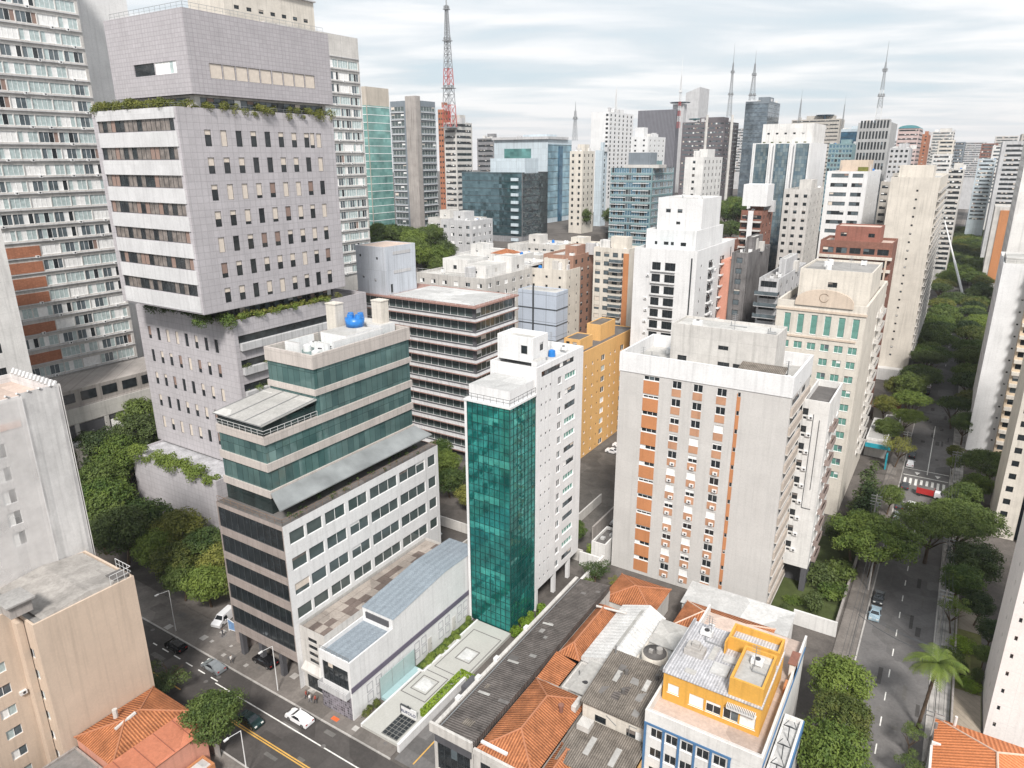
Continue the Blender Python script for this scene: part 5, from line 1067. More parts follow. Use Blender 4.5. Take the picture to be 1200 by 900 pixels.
m = MB(); m.box(-19.8, 244.8, 0, -19.3, 244.99, 52); m.build('corner_pier', W_BEIGE, b.e, b.o)
b.vol(-35.5, -22.5, 249, 259, 56.1, 61.2, wall('dull_red_brick', (.30, .13, .10), tile=(.8, .4, .02)), R_SALMON, S=[(-33, 58, 1.8, 1.2, 'dk'), (-25, 58, 1.8, 1.2, 'dk')], key='p', par=.3); b.finish()
b = Bld('apartment_block', 'tall blank cream end wall with a line of tiny holes by the leafy street', 'apartment block', (-18, 330))
so = [(-17.5, 70-3.05*k, .7, .7, 'dk') for k in range(21)]
b.vol(-26.5, -10.9, 300, 378, 0, 75.0, W_CREAM, R_LIGHT, S=so, E=grid(301, 377, 10, 3, 3.05, 23, 3.5, 1.5, 'dk'), par=1)
for k in range(23):
    m = MB(); m.box(-10.89, 300.5, 2.6+3.05*k, -9.9, 377, 2.8+3.05*k, 0); m.box(-10.0, 300.5, 2.81+3.05*k, -9.9, 377, 3.8+3.05*k, 0); m.build('balcony_row', W_OFF, b.e, b.o)
b.vol(-24.5, -13.5, 303, 318, 74, 79, W_CREAM, R_LIGHT, key='p', par=.3)
m = MB(); m.box(-27, 296, 0, -10.5, 299.9, 4.5); m.build('porch', W_WHITE, b.e, b.o); b.finish()
# right side of the street
b = Bld('apartment_block', 'big pinkish white mosaic tower at the right edge with tiny round windows', 'apartment block', (22, 115))
b.vol(14, 42, 108.5, 122, 0, 58, W_PALEP, R_LIGHT, S=[(15.0, 2.0+3.0*k, .38, .75, 'dk') for k in range(18)], W=grid(109, 118, 1, 2, 3.0, 18, .45, .75, 'dk')); b.finish()
b = Bld('apartment_block', 'cream tower with one column of dark windows above the leafy garden', 'apartment block', (22, 186))
b.vol(15.6, 19.8, 178, 196, 0, 62, W_CREAM, R_LIGHT, S=[(17.0, 2.2+3.05*k, 1.35, 1.35, 'dk', 0) for k in range(19)])
m = MB(); m.box(19.81, 178.8, 0, 21.2, 195, 61); m.build('dark_glass_strip', glass('navy_glass', (.02, .035, .06), panel=(1.4, 3.05)), b.e, b.o)
b.vol(21.21, 36, 176, 196, 0, 62, W_PALEP, R_LIGHT, key='e', S=grid(22, 36, 4, 2.2, 3.05, 19, 1.4, 1.3)); b.finish()
b = Bld('apartment_block', 'white blank walled tower with cream balcony stacks on the right side of the street', 'apartment block', (18, 250))
so = [(15.6, 4+3.4*k, .5, .5, 'dk') for k in range(14)]
b.vol(9.7, 16.4, 233, 262, 0, 54.5, W_WHITE2, R_LIGHT, S=so, W=grid(234, 262, 5, 3, 3.4, 15, 1.8, 1.4, 'dk'))
b.vol(16.41, 34, 230.5, 262, 0, 54.5, wall('cream_balcony_wall', (.62, .50, .37)), R_LIGHT, key='bal', S=[(25.0, 2.6+3.4*k, 16.0, 1.5, 'rib') for k in range(15)])
for k in range(15): m = MB(); m.box(16.5, 229.4, 4.4+3.4*k, 33.5, 230.49, 5.3+3.4*k); m.build('balcony_row', W_CREAM, b.e, b.o)
m = MB(); m.box(10.2, 235, 53.6, 16, 250, 55.8, 1); m.build('roof_garden', [W_WHITE, R_LIGHT], b.e, b.o); b.rail([(9.9, 233.2), (33, 230.7)], 54.5, 1.2, FR_D, 2.5); b.finish()
b = Bld('apartment_block', 'tall white and brown block rising behind the cream balcony stacks at the right edge', 'apartment block', (20, 290))
b.vol(11.5, 30, 275, 310, 0, 88, W_WHITE, R_LIGHT, W=grid(276, 309, 6, 3, 3.1, 26, 2, 1.4, 'dk'), S=[(24, 5+3.1*k, 8, 1.5, 'rib') for k in range(26)]); b.finish()
b = Bld('apartment_block', 'orange and white panelled block beyond the trees on the right', 'apartment block', (20, 560))
b.vol(12.5, 34, 545, 580, 0, 52, W_OFF, R_LIGHT, S=[(25, 5+3.1*k, 5, 1.5, 'rib') for k in range(14)])
m = MB(); m.box(15.5, 544.5, 5, 21, 544.99, 50); m.build('orange_panel', W_ORANGE, b.e, b.o); b.finish()
b = Bld('apartment_block', 'grey balcony tower far along the right of the street', 'apartment block', (24, 640))
b.vol(11, 30, 620, 670, 0, 92, W_GREY, R_GREY, S=[(20, 5+3.2*k, 13, 1.6, 'dk') for k in range(27)], W=grid(622, 668, 5, 5, 3.2, 26, 3, 1.5, 'dk')); b.finish()
b = Bld('apartment_block', 'cream tower with small dots of windows right of the grey balcony tower', 'apartment block', (30, 480))
b.vol(21, 40, 440, 470, 0, 77, W_CREAM, R_LIGHT, S=grid(22, 39, 3, 4, 3.1, 23, 1.2, 1.1, 'dk'), W=grid(441, 469, 5, 4, 3.1, 23, 1.2, 1.1, 'dk')); b.finish()
b = Bld('tiled_house', 'large house with fresh orange tiles and pale ridge lines at the bottom right corner', 'house', (13, 93))
b.vol(7.7, 20.5, 84, 101, 0, 5.4, W_WHITE, None); FT = ribbed('fresh_orange_tile', (.66, .25, .11), (.45, .15, .06), 'x', .55, .8, .14, .8); FT2 = ribbed('fresh_orange_tile_across', (.66, .25, .11), (.45, .15, .06), 'y', .55, .8, .14, .8)
hip('r', 7.7, 20.5, 84, 101, 5.5, 8.6, b.e, b.o, FT, FT2, 'y', .4, plain('pale_ridge', (.62, .45, .36)))
m = MB(); m.box(7.1, 95.4, 5.0, 9.4, 95.8, 5.9); m.box(7.0, 84, 0, 7.3, 95.3, 5.5); m.cyl(9.6, 100.3, 5.6, 7.6, .2, n=8); m.build('side_wall', W_WHITE, b.e, b.o); b.finish()

# ================================================================== SKYLINE
b = Bld('office_tower', 'white office tower with three tall strips of patterned blue glass between the pale piers', 'office tower', (-69, 335))
x, y, z = -58.1, 315.2, 87.5; SG = glass('patterned_blue_glass', (.10, .16, .20), (.22, .27, .28), (1.1, 1.5), .08, .3, .03, joint=(.05, .08, .1))
b.vol(x-22.5, x, y, y+36, 0, z, W_WHITE2, R_LIGHT)
for a, c in ((-21.6, -16.2), (-13.6, -8.2), (-5.6, -.6)): m = MB(); m.box(x+a, y-.2, 3, x+c, y-.003, z-.3); m.build('glass_strip', SG, b.e, b.o)
for a in (-22.4, -15.9, -13.9, -7.9, -5.9, -.3): m = MB(); m.box(x+a-.2, y-1.3, 2, x+a+.2, y-.21, z); m.build('pier_fin', W_WHITE2, b.e, b.o)
b.vol(x-20.5, x-.5, y+4, y+30, z-.9, z+7.5, W_WHITE, R_LIGHT, key='p', par=.5, S=[(x-18+3.4*i, z+3.4, 1, .7, 'dk') for i in range(5)])
for i in range(6): m = MB(); m.cyl(x-19+3.2*i, y+2.2, z-.89, z+.5, .7, .5, n=8); m.build('roof_planter', foliage('roof_plants2', (.06, .09, .03), (.16, .16, .06)), b.e, b.o)
b.finish()
for x0, x1, y0, y1, z, wm, lb in ((-166, -142, 222, 240, 47, 'W_WHITE', 'low white block on the ridge behind the terraced roofs'), (-134, -114, 232, 250, 45.5, 'W_CREAM', 'low cream block on the ridge before the mirror glass office'), (-108, -92, 240, 258, 46, 'W_OFF', 'off white low block before the teal glass office'),
        (-192, -176, 246, 262, 57, 'W_GREY', 'grey block beside the park trees on the ridge'), (-150, -124, 206, 220, 47.5, 'W_WHITE', 'white low block with orange pergola roof behind the brown ribbed office'), (-90, -72, 262, 280, 46, 'W_WHITE', 'plain low white block half hidden by the white balcony tower'),
        (-168, -146, 252, 266, 44, 'W_OFF', 'off white block right of the park trees'), (-60, -42, 232, 246, 40, 'W_WHITE', 'low white block behind the dark stained concrete one'), (-128, -112, 262, 276, 43, 'W_BEIGE', 'beige block at the foot of the mirror glass office'), (-172, -150, 276, 292, 45.5, 'W_OFF', 'off white block with water tanks at the foot of the mirror glass office'), (-146, -130, 268, 290, 46.5, 'W_CREAM', 'cream block just left of the beige block on the ridge'),
        (-108, -92, 268, 288, 44, 'W_GREY', 'grey block below the wide teal glass office'), (-88, -70, 290, 310, 47, 'W_BROWN', 'brown brick block beside the trees left of the striped tower'), (-150, -126, 298, 318, 41, 'W_WHITE', 'white block squeezed below the old beige stone tower'), (-122, -100, 296, 312, 43, 'W_OFF', 'off white block under the left end of the teal glass office'),
        (-212, -190, 262, 278, 56, 'W_OFF', 'off white block behind the left park trees'), (-70, -56, 330, 350, 50, 'W_OFF', 'off white block in the gap right of the white balcony tower')):
    g_0 = hill((x0+x1)/2, (y0+y1)/2); b = Bld('city_building', lb, 'building', ((x0+x1)/2, (y0+y1)/2), g_0-1)
    b.vol(x0, x1, y0, y1, g_0-1, z, globals()[wm], R_WHITE if 'white' in lb else R_LIGHT, S=[(x0+2+4*i, q, 1.8, 1.4, 'res') for i in range(int((x1-x0)//4)) for q in (z-3.5, z-6.7, z-9.9) if q > g_0+1], E=[(y0+2+4*i, q, 1.8, 1.4, 'res') for i in range(int((y1-y0)//4)) for q in (z-3.5, z-6.7, z-9.9) if q > g_0+1], par=.8)
    b.vol(x0+3, x0+9, y0+5, y0+12, z-.8, z+3.2, globals()[wm], R_LIGHT, key='p', par=.3, S=[(x0+6, z+.4, 1, 1, 'dk')])
    if 'pergola' in lb: hip('r', x0+10, x0+17, y0+2, y0+9, z+2.6, z+4, b.e, b.o, R_CLAY, R_CLAYY)
    b.clutter(x0+9, x1, y0, y1, z-.8, 7, int(-x0)); b.finish()
W_BROWNR = wall('tan_brick', (.36, .21, .155), tile=(.8, .4, .02), dirt=.2); W_DCONC = wall('dark_stained_concrete', (.20, .19, .19), dirt=.5, streak=.4); W_GREYB = wall('grey_beige', (.46, .43, .39))
W_TEALB = wall('beige_cap', (.50, .45, .39)); W_SILVER = wall('silver_blue_cladding', (.50, .57, .62), rough=.35, dirt=.06, tile=(3, 3.6, .05))
W_FINS = wall('dark_fins', (.115, .115, .13), tile=(1.6, 200, .35), joint=1.9, streak=0, tilevar=.05); W_BRNBLK = wall('brown_black', (.14, .125, .135))
W_SLATE = wall('slate_cladding', (.20, .23, .26)); W_CONCL = wall('light_concrete', (.40, .40, .40), dirt=.2); W_PINKP = wall('pale_pink', (.55, .43, .41))
W_TEALD = wall('dark_teal_frame', (.20, .30, .32)); R_TEAL = plain('teal_roof', (.08, .25, .28))
G_TEALF = glass('sea_green_glass', (.22, .40, .37), (.13, .29, .27), (1.5, 1.6), .12, .3); G_SKY = glass('sky_blue_glass', (.32, .47, .54), (.20, .34, .42), (4, 4), .12, .4)
G_MIRR = glass('blue_mirror_glass', (.13, .21, .24), (.07, .12, .14), (1.6, 1.8), .03, .7, .02, None, (.85, 1.15)); G_MIRR2 = glass('grey_mirror_glass', (.24, .25, .25), (.12, .13, .14), (1.6, 1.8), .03, .7, .025, None, (.85, 1.15))
G_SLATE = glass('slate_glass', (.17, .21, .24), (.10, .13, .16), (2, 1.8), .1, .4); G_DEEPB = glass('deep_blue_glass', (.05, .15, .24), (.03, .09, .15), (2, 3.6), .08, .4)
FAR = [
 ('lowwhite', 'low white terraced block with roof rooms and a rail, behind the ribbed brown office', -121.7, 176.9, 27.1, 27.9, 46.9, 'W_OFF', 'R_LIGHT', ('grid',3.2,6,1.8,1.3,'res'), ('grid',3.2,6,1.8,1.4,'res')),
 ('creamscaf', 'peach rendered block with tiny windows behind the blue grey sheeting', -109.2, 205.8, 15.1, 10.0, 46.7, 'W_CREAM', 'R_LIGHT', ('grid',3.1,3,.9,.8,'dk'), ('grid',3.1,2,.7,.8,'dk')),
 ('brick', 'brown brick apartment block with a pale box on its roof', -109.5, 211.0, 11.5, 18.2, 50.9, 'W_BROWNR', 'R_LIGHT', ('grid',3.0,3,1.3,1.5,'res'), ('grid',3.0,4,1.6,1.5,'dk')),
 ('creambalc', 'cream apartment block with long balconies and an orange side strip', -92.2, 216.7, 12.6, 10.0, 53.6, 'W_CREAM', 'R_LIGHT', ('grid',3.0,4,1.9,1.5,'ribm'), None),
 ('darkconc', 'dark stained concrete block with pink strip beside the white balcony tower', -52.7, 211.4, 4.7, 26.8, 55.4, 'W_DCONC', 'R_GREY', ('grid',3.1,1,1.8,1.6,'ribm'), None),
 ('terraced', 'grey block with deep stepped balconies left of the arched building', -41.8, 203.8, 5.3, 37.8, 49.9, 'W_GREY', 'R_GREY', ('rib',3.2,1.7,.5,'dk'), ('grid',3.2,5,1.5,1.2,'dk')),
 ('brickbal', 'brick apartment tower with balconies and a white tank house on top', -62.3, 264.5, 7.5, 15.3, 63.9, 'W_BROWN', 'R_LIGHT', ('grid',3.0,2,3.0,1.4,'dk'), ('grid',3.0,3,1.5,1.3,'dk')),
 ('beigetow', 'slim pinkish beige tower with three columns of small dark windows', -51.6, 288.7, 9.4, 28.3, 70.5, 'W_OFF', 'R_LIGHT', ('grid',2.95,3,1.3,1.2,'dk'), ('grid',2.95,4,1.2,1.1,'dk')),
 ('whitetow', 'bright white office tower with wide windows and a garden room on top', -36.2, 317.0, 14.9, 43.8, 76.6, 'W_WHITE2', 'R_SALMON', ('grid2',3.6,2,4.5,1.5,'ribm'), ('grid',3.6,3,1.3,1.2,'dk')),
 ('greybeige', 'grey beige apartment tower with brown windows and a green tank', -29.3, 375.3, 7.7, 31.6, 71.2, 'W_GREYB', 'R_GREY', ('grid',3.1,2,2.6,1.3,'dk'), ('grid',3.1,4,1.5,1.2,'dk')),
 ('greylow', 'pale narrow block with single window column beside the tall blank wall', -24.8, 338.0, 5.0, 33.5, 63.9, 'W_OFF', 'R_LIGHT', ('grid',3.0,2,1.6,1.1,'ribm'), None),
 ('tealbeige', 'green glass tower with a plain beige cap', -226.1, 240.7, 2.5, 14.5, 111.3, 'W_TEALB', 'R_LIGHT', ('cw','G_TEALF',3.2,7.5), ('cw','G_TEALF',3.2,7.5)),
 ('whiteband', 'white tower with dark window bands below the red and white mast', -274.0, 368.8, 9.2, 17.0, 103.0, 'W_OFF', 'R_LIGHT', ('rib',3.4,1.6,.8,'dk'), ('rib',3.4,1.6,.8,'dk')),
 ('redpink', 'narrow pink brick tower beside the banded white one', -295.0, 383.7, 4.1, 8.1, 111.8, 'W_BRICK', 'R_LIGHT', ('grid',3.3,2,1.2,1.2,'dk'), ('grid',3.3,3,1.2,1.2,'dk')),
 ('darkbox', 'dark grey box shaped office left of the light blue complex', -305.6, 458.0, 15.3, 10.0, 96.0, 'W_DGREY', 'R_GREY', ('rib',3.6,1.6,1,'dk'), None),
 ('ltblue', 'light blue grey corporate building with a large teal window bay', -230.2, 405.4, 40.3, 31.9, 93.2, 'W_SILVER', 'R_LIGHT', ('bay',0), ('cw','G_SKY',4,3)),
 ('reflect', 'mirror glass office building reflecting grey towers', -185.7, 302.5, 36.1, 25.0, 75.4, 'W_DGREY', 'R_GREY', ('cw','G_MIRR',3.6,0), ('cw','G_MIRR2',3.6,0)),
 ('oldbeige', 'old beige stone tower with paired windows and a roof cornice', -181.8, 358.5, 7.8, 14.6, 85.5, 'W_CREAM', 'R_LIGHT', ('grid',3.3,2,1.3,1.5,'dk'), ('grid',3.3,3,1.3,1.5,'dk')),
 ('ltnarrow', 'very narrow pale blue slab between the stone tower and the white tower', -191.2, 402.6, 4.5, 7.2, 86.3, 'W_SILVER', 'R_LIGHT', None, ('grid',3.4,1,1.4,2.2,'dk')),
 ('whitetall', 'tall bright white tower with blank side and an aerial on top', -237.0, 508.5, 14.6, 45.0, 114.3, 'W_WHITE2', 'R_LIGHT', ('grid1',3.1,2,2,1.6,'dk'), ('grid',3.1,6,2.4,1.7,'dk')),
 ('darkstripe', 'dark slab tower with fine vertical fins', -285.5, 782.7, 44.2, 10.7, 131.5, 'W_FINS', 'R_DARK', None, None),
 ('slant', 'grey concrete tower with a slanted top far behind the helipad', -309.7, 927.2, 17.5, 37.7, 159.5, 'W_GREY', 'R_LIGHT', None, None),
 ('darkgrid', 'broad brown black office with window bands behind the slim masts', -204.5, 690.6, 40.6, 45.0, 113.7, 'W_BRNBLK', 'R_DARK', ('rib',3.9,1.5,1.2,'ribm'), ('rib',3.9,1.5,1.2,'ribm')),
 ('white2', 'stepped white block with few small windows before the dark finned tower', -193.5, 479.3, 12.5, 32.3, 95.7, 'W_WHITE2', 'R_LIGHT', ('grid',3.4,2,1.4,1.2,'dk'), ('grid',3.4,4,1.4,1.2,'dk')),
 ('tealwide', 'wide dark teal glass office with white floor lines and roof slab', -140.7, 356.5, 23.3, 31.1, 76.9, 'W_TEALD', 'R_LIGHT', ('rib',3.6,2.6,.6,'blu'), ('rib',3.6,2.6,.6,'blu')),
 ('white3', 'white block with rows of square windows on its right side', -112.9, 351.2, 9.3, 30.7, 82.2, 'W_WHITE', 'R_LIGHT', ('grid',3.1,1,1.3,1.3,'dk'), ('grid',3.1,5,1.5,1.5,'dk')),
 ('bluetow', 'blue grey glass tower under a lattice mast', -171.0, 705.9, 20.6, 45.0, 130.8, 'W_SLATE', 'R_DARK', ('cw','G_SLATE',3.6,2), ('cw','G_SLATE',3.6,2)),
 ('concr', 'concrete framed office tower with dark slit windows and tall red mast', -59.9, 617.9, 22.4, 45.0, 106.4, 'W_CONCL', 'R_GREY', ('rib5',7.6,5.4,1.2,'dk'), None),
 ('bluecube', 'deep blue glass office with a pale edge', -84.8, 650.6, 13.8, 20.2, 103.2, 'W_SILVER', 'R_LIGHT', ('cw','G_DEEPB',3.6,2), None),
 ('gridcube', 'teal block with a pale square grid front', -78.2, 575.6, 15.8, 17.0, 91.1, 'W_TEALD', 'R_LIGHT', ('grid',3.2,7,1.9,2.1,'blu'), None),
 ('beigelong', 'long low beige grey building with a dark disc on its roof', -124.1, 805.5, 46.1, 27.2, 118.2, 'W_GREYB', 'R_GREY', ('rib',3.6,1.2,1,'dk'), None),
 ('greywin', 'grey block with square dark windows right of the concrete tower', -42.2, 572.4, 11.9, 29.8, 87.9, 'W_GREY', 'R_GREY', ('grid',3.4,4,1.6,1.6,'dk'), None),
 ('pinkteal', 'pale pink banded block with a teal barrel roof', -49.7, 748.6, 16.7, 45.0, 106.0, 'W_PINKP', 'R_TEAL', ('rib',3.6,1.3,.8,'dk'), ('rib',3.6,1.3,.8,'dk')),
 ('orangefar', 'small orange brown block beside the teal roof', -48.0, 848.2, 7.4, 45.0, 103.4, 'W_BRICK', 'R_LIGHT', ('grid',3.2,2,1.6,1.4,'dk'), None),
 ('whiteband2', 'white hotel like tower of many fine bands far down the street', -31.6, 1010.2, 21.6, 45.0, 109.8, 'W_OFF', 'R_LIGHT', ('rib',3.3,1.6,1,'ribm'), ('rib',3.3,1.6,1,'ribm')),
 ('balcfar', 'balcony block on the left edge of the tree lined street', -7.6, 527.2, 8.1, 45.0, 74.8, 'W_OFF', 'R_LIGHT', ('rib',3.1,1.7,.4,'dk'), ('grid',3.1,4,1.6,1.4,'dk')),
]
def ops_from(spec, a0, a1, z0, zt):
    k = spec[0]; L_ = a1-a0
    if k == 'rib': _, fh, h, mg, st = spec; return [((a0+a1)/2, z, L_-2*mg, h, st) for z in frange(z0, zt-2.5, fh)]
    if k == 'rib5':
        _, fh, h, mg, st = spec; n = 9; s = (L_-2*mg)/n
        return [(a0+mg+s*(i+.5), z, s*.62, h, st) for z in frange(z0, zt-4, fh) for i in range(n)]
    if k == 'grid': _, fh, n, w_, h, st = spec; s = L_/n; return [(a0+s*(i+.5), z, min(w_, s*.8), h, st) for z in frange(z0, zt-3.0, fh) for i in range(n)]
    if k == 'grid1': _, fh, n, w_, h, st = spec; return [(a1-1.5, z, w_, h, st) for z in frange(z0, zt-3.0, fh)]
    if k == 'grid2': _, fh, n, w_, h, st = spec; return [o for z in frange(z0, zt-2.4, fh) for o in ((a0+L_*.32, z, L_*.42, h, st), (a0+L_*.76, z, L_*.26, h, st))]
    if k == 'bay': return []
    return []
def frange(a, b, s):
    r = []; z = b
    while z > a: r.append(z); z -= s
    return r
def far_building(name, label, x, y, w_, n, z, wm, rm, S, E):
    kind = {'o': 'office'}.get('x', 'building')
    cat = 'office tower' if any(t in label for t in ('office', 'glass', 'corporate')) else 'apartment block' if 'apartment' in label else 'building'
    nm = 'office_building' if cat == 'office tower' else 'apartment_block' if cat == 'apartment block' else 'city_building'
    g0 = hill(x-w_/2, y+n/2); b = Bld(nm, label, cat, (x-w_/2, y+n/2), g0-1); wm, rm = G_[wm], G_[rm]
    z0 = max(g0+4, z-62)
    def sides(sp, a0, a1): return ops_from(sp, a0, a1, z0, z) if sp and sp[0] != 'cw' else None
    b.vol(x-w_, x, y, y+n, g0-1, z, wm, rm, S=sides(S, x-w_, x), E=sides(E, y, y+n), par=.8)
    for side, sp in (('S', S), ('E', E)):
        if sp and sp[0] == 'cw':
            zt = z-sp[3]; m = MB()
            if side == 'S': m.q((x-w_+.2, y-.12, g0+3), (x-.15, y-.12, g0+3), (x-.15, y-.12, zt), (x-w_+.2, y-.12, zt)); m.q((x-w_+.2, y-.12, zt), (x-.15, y-.12, zt), (x-.15, y-.001, zt), (x-w_+.2, y-.001, zt))
            else: m.q((x+.12, y+.15, g0+3), (x+.12, y+n-.2, g0+3), (x+.12, y+n-.2, zt), (x+.12, y+.15, zt)); m.q((x+.12, y+.15, zt), (x+.12, y+n-.2, zt), (x+.001, y+n-.2, zt), (x+.001, y+.15, zt))
            m.build('curtain_glass', G_[sp[1]], b.e, b.o); m = MB()
            for zz_ in frange(g0+4, zt-.6, sp[2]):
                if side == 'S': m.box(x-w_+.2, y-.22, zz_, x-.15, y-.121, zz_+.22)
                else: m.box(x+.121, y+.15, zz_, x+.22, y+n-.2, zz_+.22)
            m.build('floor_line', FR_D if 'G_T' not in sp[1] else FR_W, b.e, b.o)
    r = random.Random(name); zr = z-.8
    if name not in ('slant', 'pinkteal', 'darkstripe') and w_ > 4:
        f = r.uniform(.35, .6); x0 = x-w_*(.15+f); b.vol(x0, x0+w_*f, y+n*.3, y+n*.7, zr, z+r.uniform(2, 4.5), wm if 'G' != 'x' else wm, R_LIGHT, key='pent', par=.3)
        b.clutter(x-w_, x, y, y+n, zr, 7, r.randrange(99))
        for q_ in range(3): m_ = MB(); xx, yy, hh = r.uniform(x-w_, x-1), r.uniform(y+1, y+n-3), r.uniform(1.5, 4); m_.box(xx, yy, zr+.01, xx+r.uniform(1.5, 4), yy+r.uniform(1.5, 3), zr+hh); m_.build('roof_box', r.choice([W_OFF, W_GREY, W_WHITE]), b.e, b.o)
    return b
G_ = globals()
FINAL = {}
for row in FAR:
    b = far_building(*row); name, lab, x, y, w_, n, z = row[:7]; g0 = hill(x-w_/2, y+n/2)
    if name == 'lowwhite':
        b.rail([(x-w_, y+.2), (x-.2, y+.2), (x-.2, y+n)], z, 1.3, WMETAL, 2.2)
        for (xa, ya, xb, yb, hh) in ((x-24, y+10, x-14, y+22, 3.6), (x-12, y+6, x-4, y+18, 2.8), (x-9, y+18, x-2, y+26, 4.4)): b.vol(xa, xb, ya, yb, z-.8, z+hh, W_WHITE, R_LIGHT, key='r', par=.3, S=[((xa+xb)/2, z+.3, 1.4, 1.3, 'dk')], E=[((ya+yb)/2, z+.3, 1.4, 1.3, 'dk')])
    if name == 'creambalc':
        m = MB(); m.box(x-1.7, y-.2, 4, x+.15, y-.003, z-1.5); m.build('orange_strip', W_ORANGE, b.e, b.o)
        for k in range(15): b.balcony('S', y, x-4.2, z-4.6-3*k, 4.6, 1.1, W_OFF, 'glass', 1)
    elif name == 'darkconc': m = MB(); m.box(x-w_-3.2, y+.4, 0, x-w_-.01, y+14, z-2.5); m.build('pink_wing', W_PINK, b.e, b.o)
    elif name == 'terraced':
        for k in range(14): b.balcony('S', y, x-w_/2, z-4.4-3.2*k, w_+1, 2.2, W_GREY, 'glass', 1)
    elif name == 'brickbal':
        for k in range(15): b.balcony('S', y, x-w_/2, z-4-3*k, w_*.96, 1.4, W_OFF, 'solid', .45)
        m = MB(); m.box(x-w_*.62, y-1.6, 10, x-w_*.38, y-1.41, z); m.box(x-w_, y, z+1.5, x+1, y+9, z+9); m.build('white_pier', W_WHITE2, b.e, b.o)
    elif name == 'whitetow':
        b.vol(x-w_*.75, x-1, y+4, y+20, z-.8, z+4.2, W_BEIGE, R_SALMON, key='p', par=.4); m = MB(); m.box(x-4, y+.5, z, x-.5, y+3, z+1.6); m.build('roof_hedge', foliage('roof_plants', (.10, .14, .03), (.28, .26, .07)), b.e, b.o)
    elif name == 'ltblue':
        m = MB(); m.box(x-w_*.80, y-.3, z-13, x-w_*.30, y-.02, z-5.5); m.build('window_bay', glass('bay_glass', (.13, .33, .32), panel=(3, 3)), b.e, b.o)
        m = MB(); m.box(x-w_*1.02, y-1.5, z+.02, x+1, y+n*.8, z+1.6); m.build('roof_slab', W_GREY, b.e, b.o)
        m = MB(); m.box(x+.13, y+14, g0, x+.6, y+19, z-4); m.build('dark_strip', G_DEEPB, b.e, b.o)
    elif name == 'reflect':
        m = MB(); m.box(x-w_*.55, y+2, z-.7, x+.2, y+n*.6, z+6.5); m.build('plant_room', W_SILVER, b.e, b.o)
        m = MB()
        for k in range(13): m.box(x-6, y-1.0, z-4-3.6*k, x-2, y-.13, z-2.6-3.6*k)
        m.build('white_bays', W_SILVER, b.e, b.o)
    elif name == 'tealwide':
        m = MB(); m.box(x-w_*.7, y+1, z, x+5-w_*.1, y+12, z+1.6, 0); m.box(x-w_*.62, y+2, z+1.61, x-w_*.1, y+11, z+7.6, 1); m.build('roof_slab', [W_OFF, W_SLATE], b.e, b.o)
        m = MB()
        for k in range(14):
            for a in (0, .55): m.box(x-w_+w_*a, y-.5, z-4.2-3.6*k, x-w_+w_*(a+.38), y-.003, z-3.9-3.6*k)
        m.build('sunshade', W_WHITE2, b.e, b.o)
    elif name == 'white2': m = MB(); m.box(x-w_*.85, y+2, z, x-w_*.35, y+9, z+6); m.build('upper_block', W_WHITE2, b.e, b.o)
    elif name == 'slant':
        m = MB(); m.poly([(x-w_, y-.1, z), (x+.1, y-.1, z), (x+.1, y-.1, z+2)]); 
        m.q((x-w_, y, z), (x, y, z+6), (x, y+n, z+6), (x-w_, y+n, z)); m.poly([(x-w_, y, z), (x, y, z), (x, y, z+6)]); m.q((x, y, z), (x, y+n, z), (x, y+n, z+6), (x, y, z+6)); m.build('slanted_top', W_GREY, b.e, b.o)
    elif name == 'pinkteal':
        m = MB(); N_ = 10
        for i in range(N_):
            a, c = math.pi*i/N_, math.pi*(i+1)/N_; r_ = w_*.5
            m.q((x-r_+r_*-math.cos(a), y-.5, z+2.6*math.sin(a)), (x-r_-r_*math.cos(c), y-.5, z+2.6*math.sin(c)), (x-r_-r_*math.cos(c), y+n, z+2.6*math.sin(c)), (x-r_-r_*math.cos(a), y+n, z+2.6*math.sin(a)))
        m.poly([(x-w_/2-w_/2*math.cos(math.pi*i/N_), y-.5, z+2.6*math.sin(math.pi*i/N_)) for i in range(N_+1)]); m.build('barrel_roof', R_TEAL, b.e, b.o)
    elif name == 'beigelong': m = MB(); m.cyl(x-w_*.35, y+8, z, z+3, 1.2, n=10); m.cyl(x-w_*.35, y+8, z+3, z+4.3, 7, 9, n=24); m.build('helipad', G_DEEPB, b.e, b.o)
    b.finish()
# dark glass tower with a concrete spine
b = Bld('office_building', 'dark glass office tower with a pale concrete spine up its corner', 'office tower', (-248, 302), 40)
x, y, z = -247.8, 300.2, 110.3
b.vol(x-17.5, x, y, y+15.5, 38, z, W_SLATE, R_DARK, S=[(x-12.8, zz_, 8.6, 2.3, 'grey') for zz_ in frange(46, z-5, 3.6)], E=[(y+9.3, zz_, 11.5, 2.3, 'grey') for zz_ in frange(46, z-5, 3.6)])
m = MB(); m.box(x-6.3, y-1.2, 38, x+.6, y+2.5, z+2); m.build('concrete_spine', W_CONC, b.e, b.o)
m = MB()
for zz_ in frange(46, z-5, 3.6): m.box(x+.01, y+3.4, zz_-.7, x+.5, y+15.2, zz_-.45); m.box(x-17.2, y-.5, zz_-.7, x-8.3, y-.003, zz_-.45)
m.build('white_ledges', W_WHITE2, b.e, b.o); b.clutter(x-17, x, y+3, y+15, z-.9, 5, 3); b.finish()
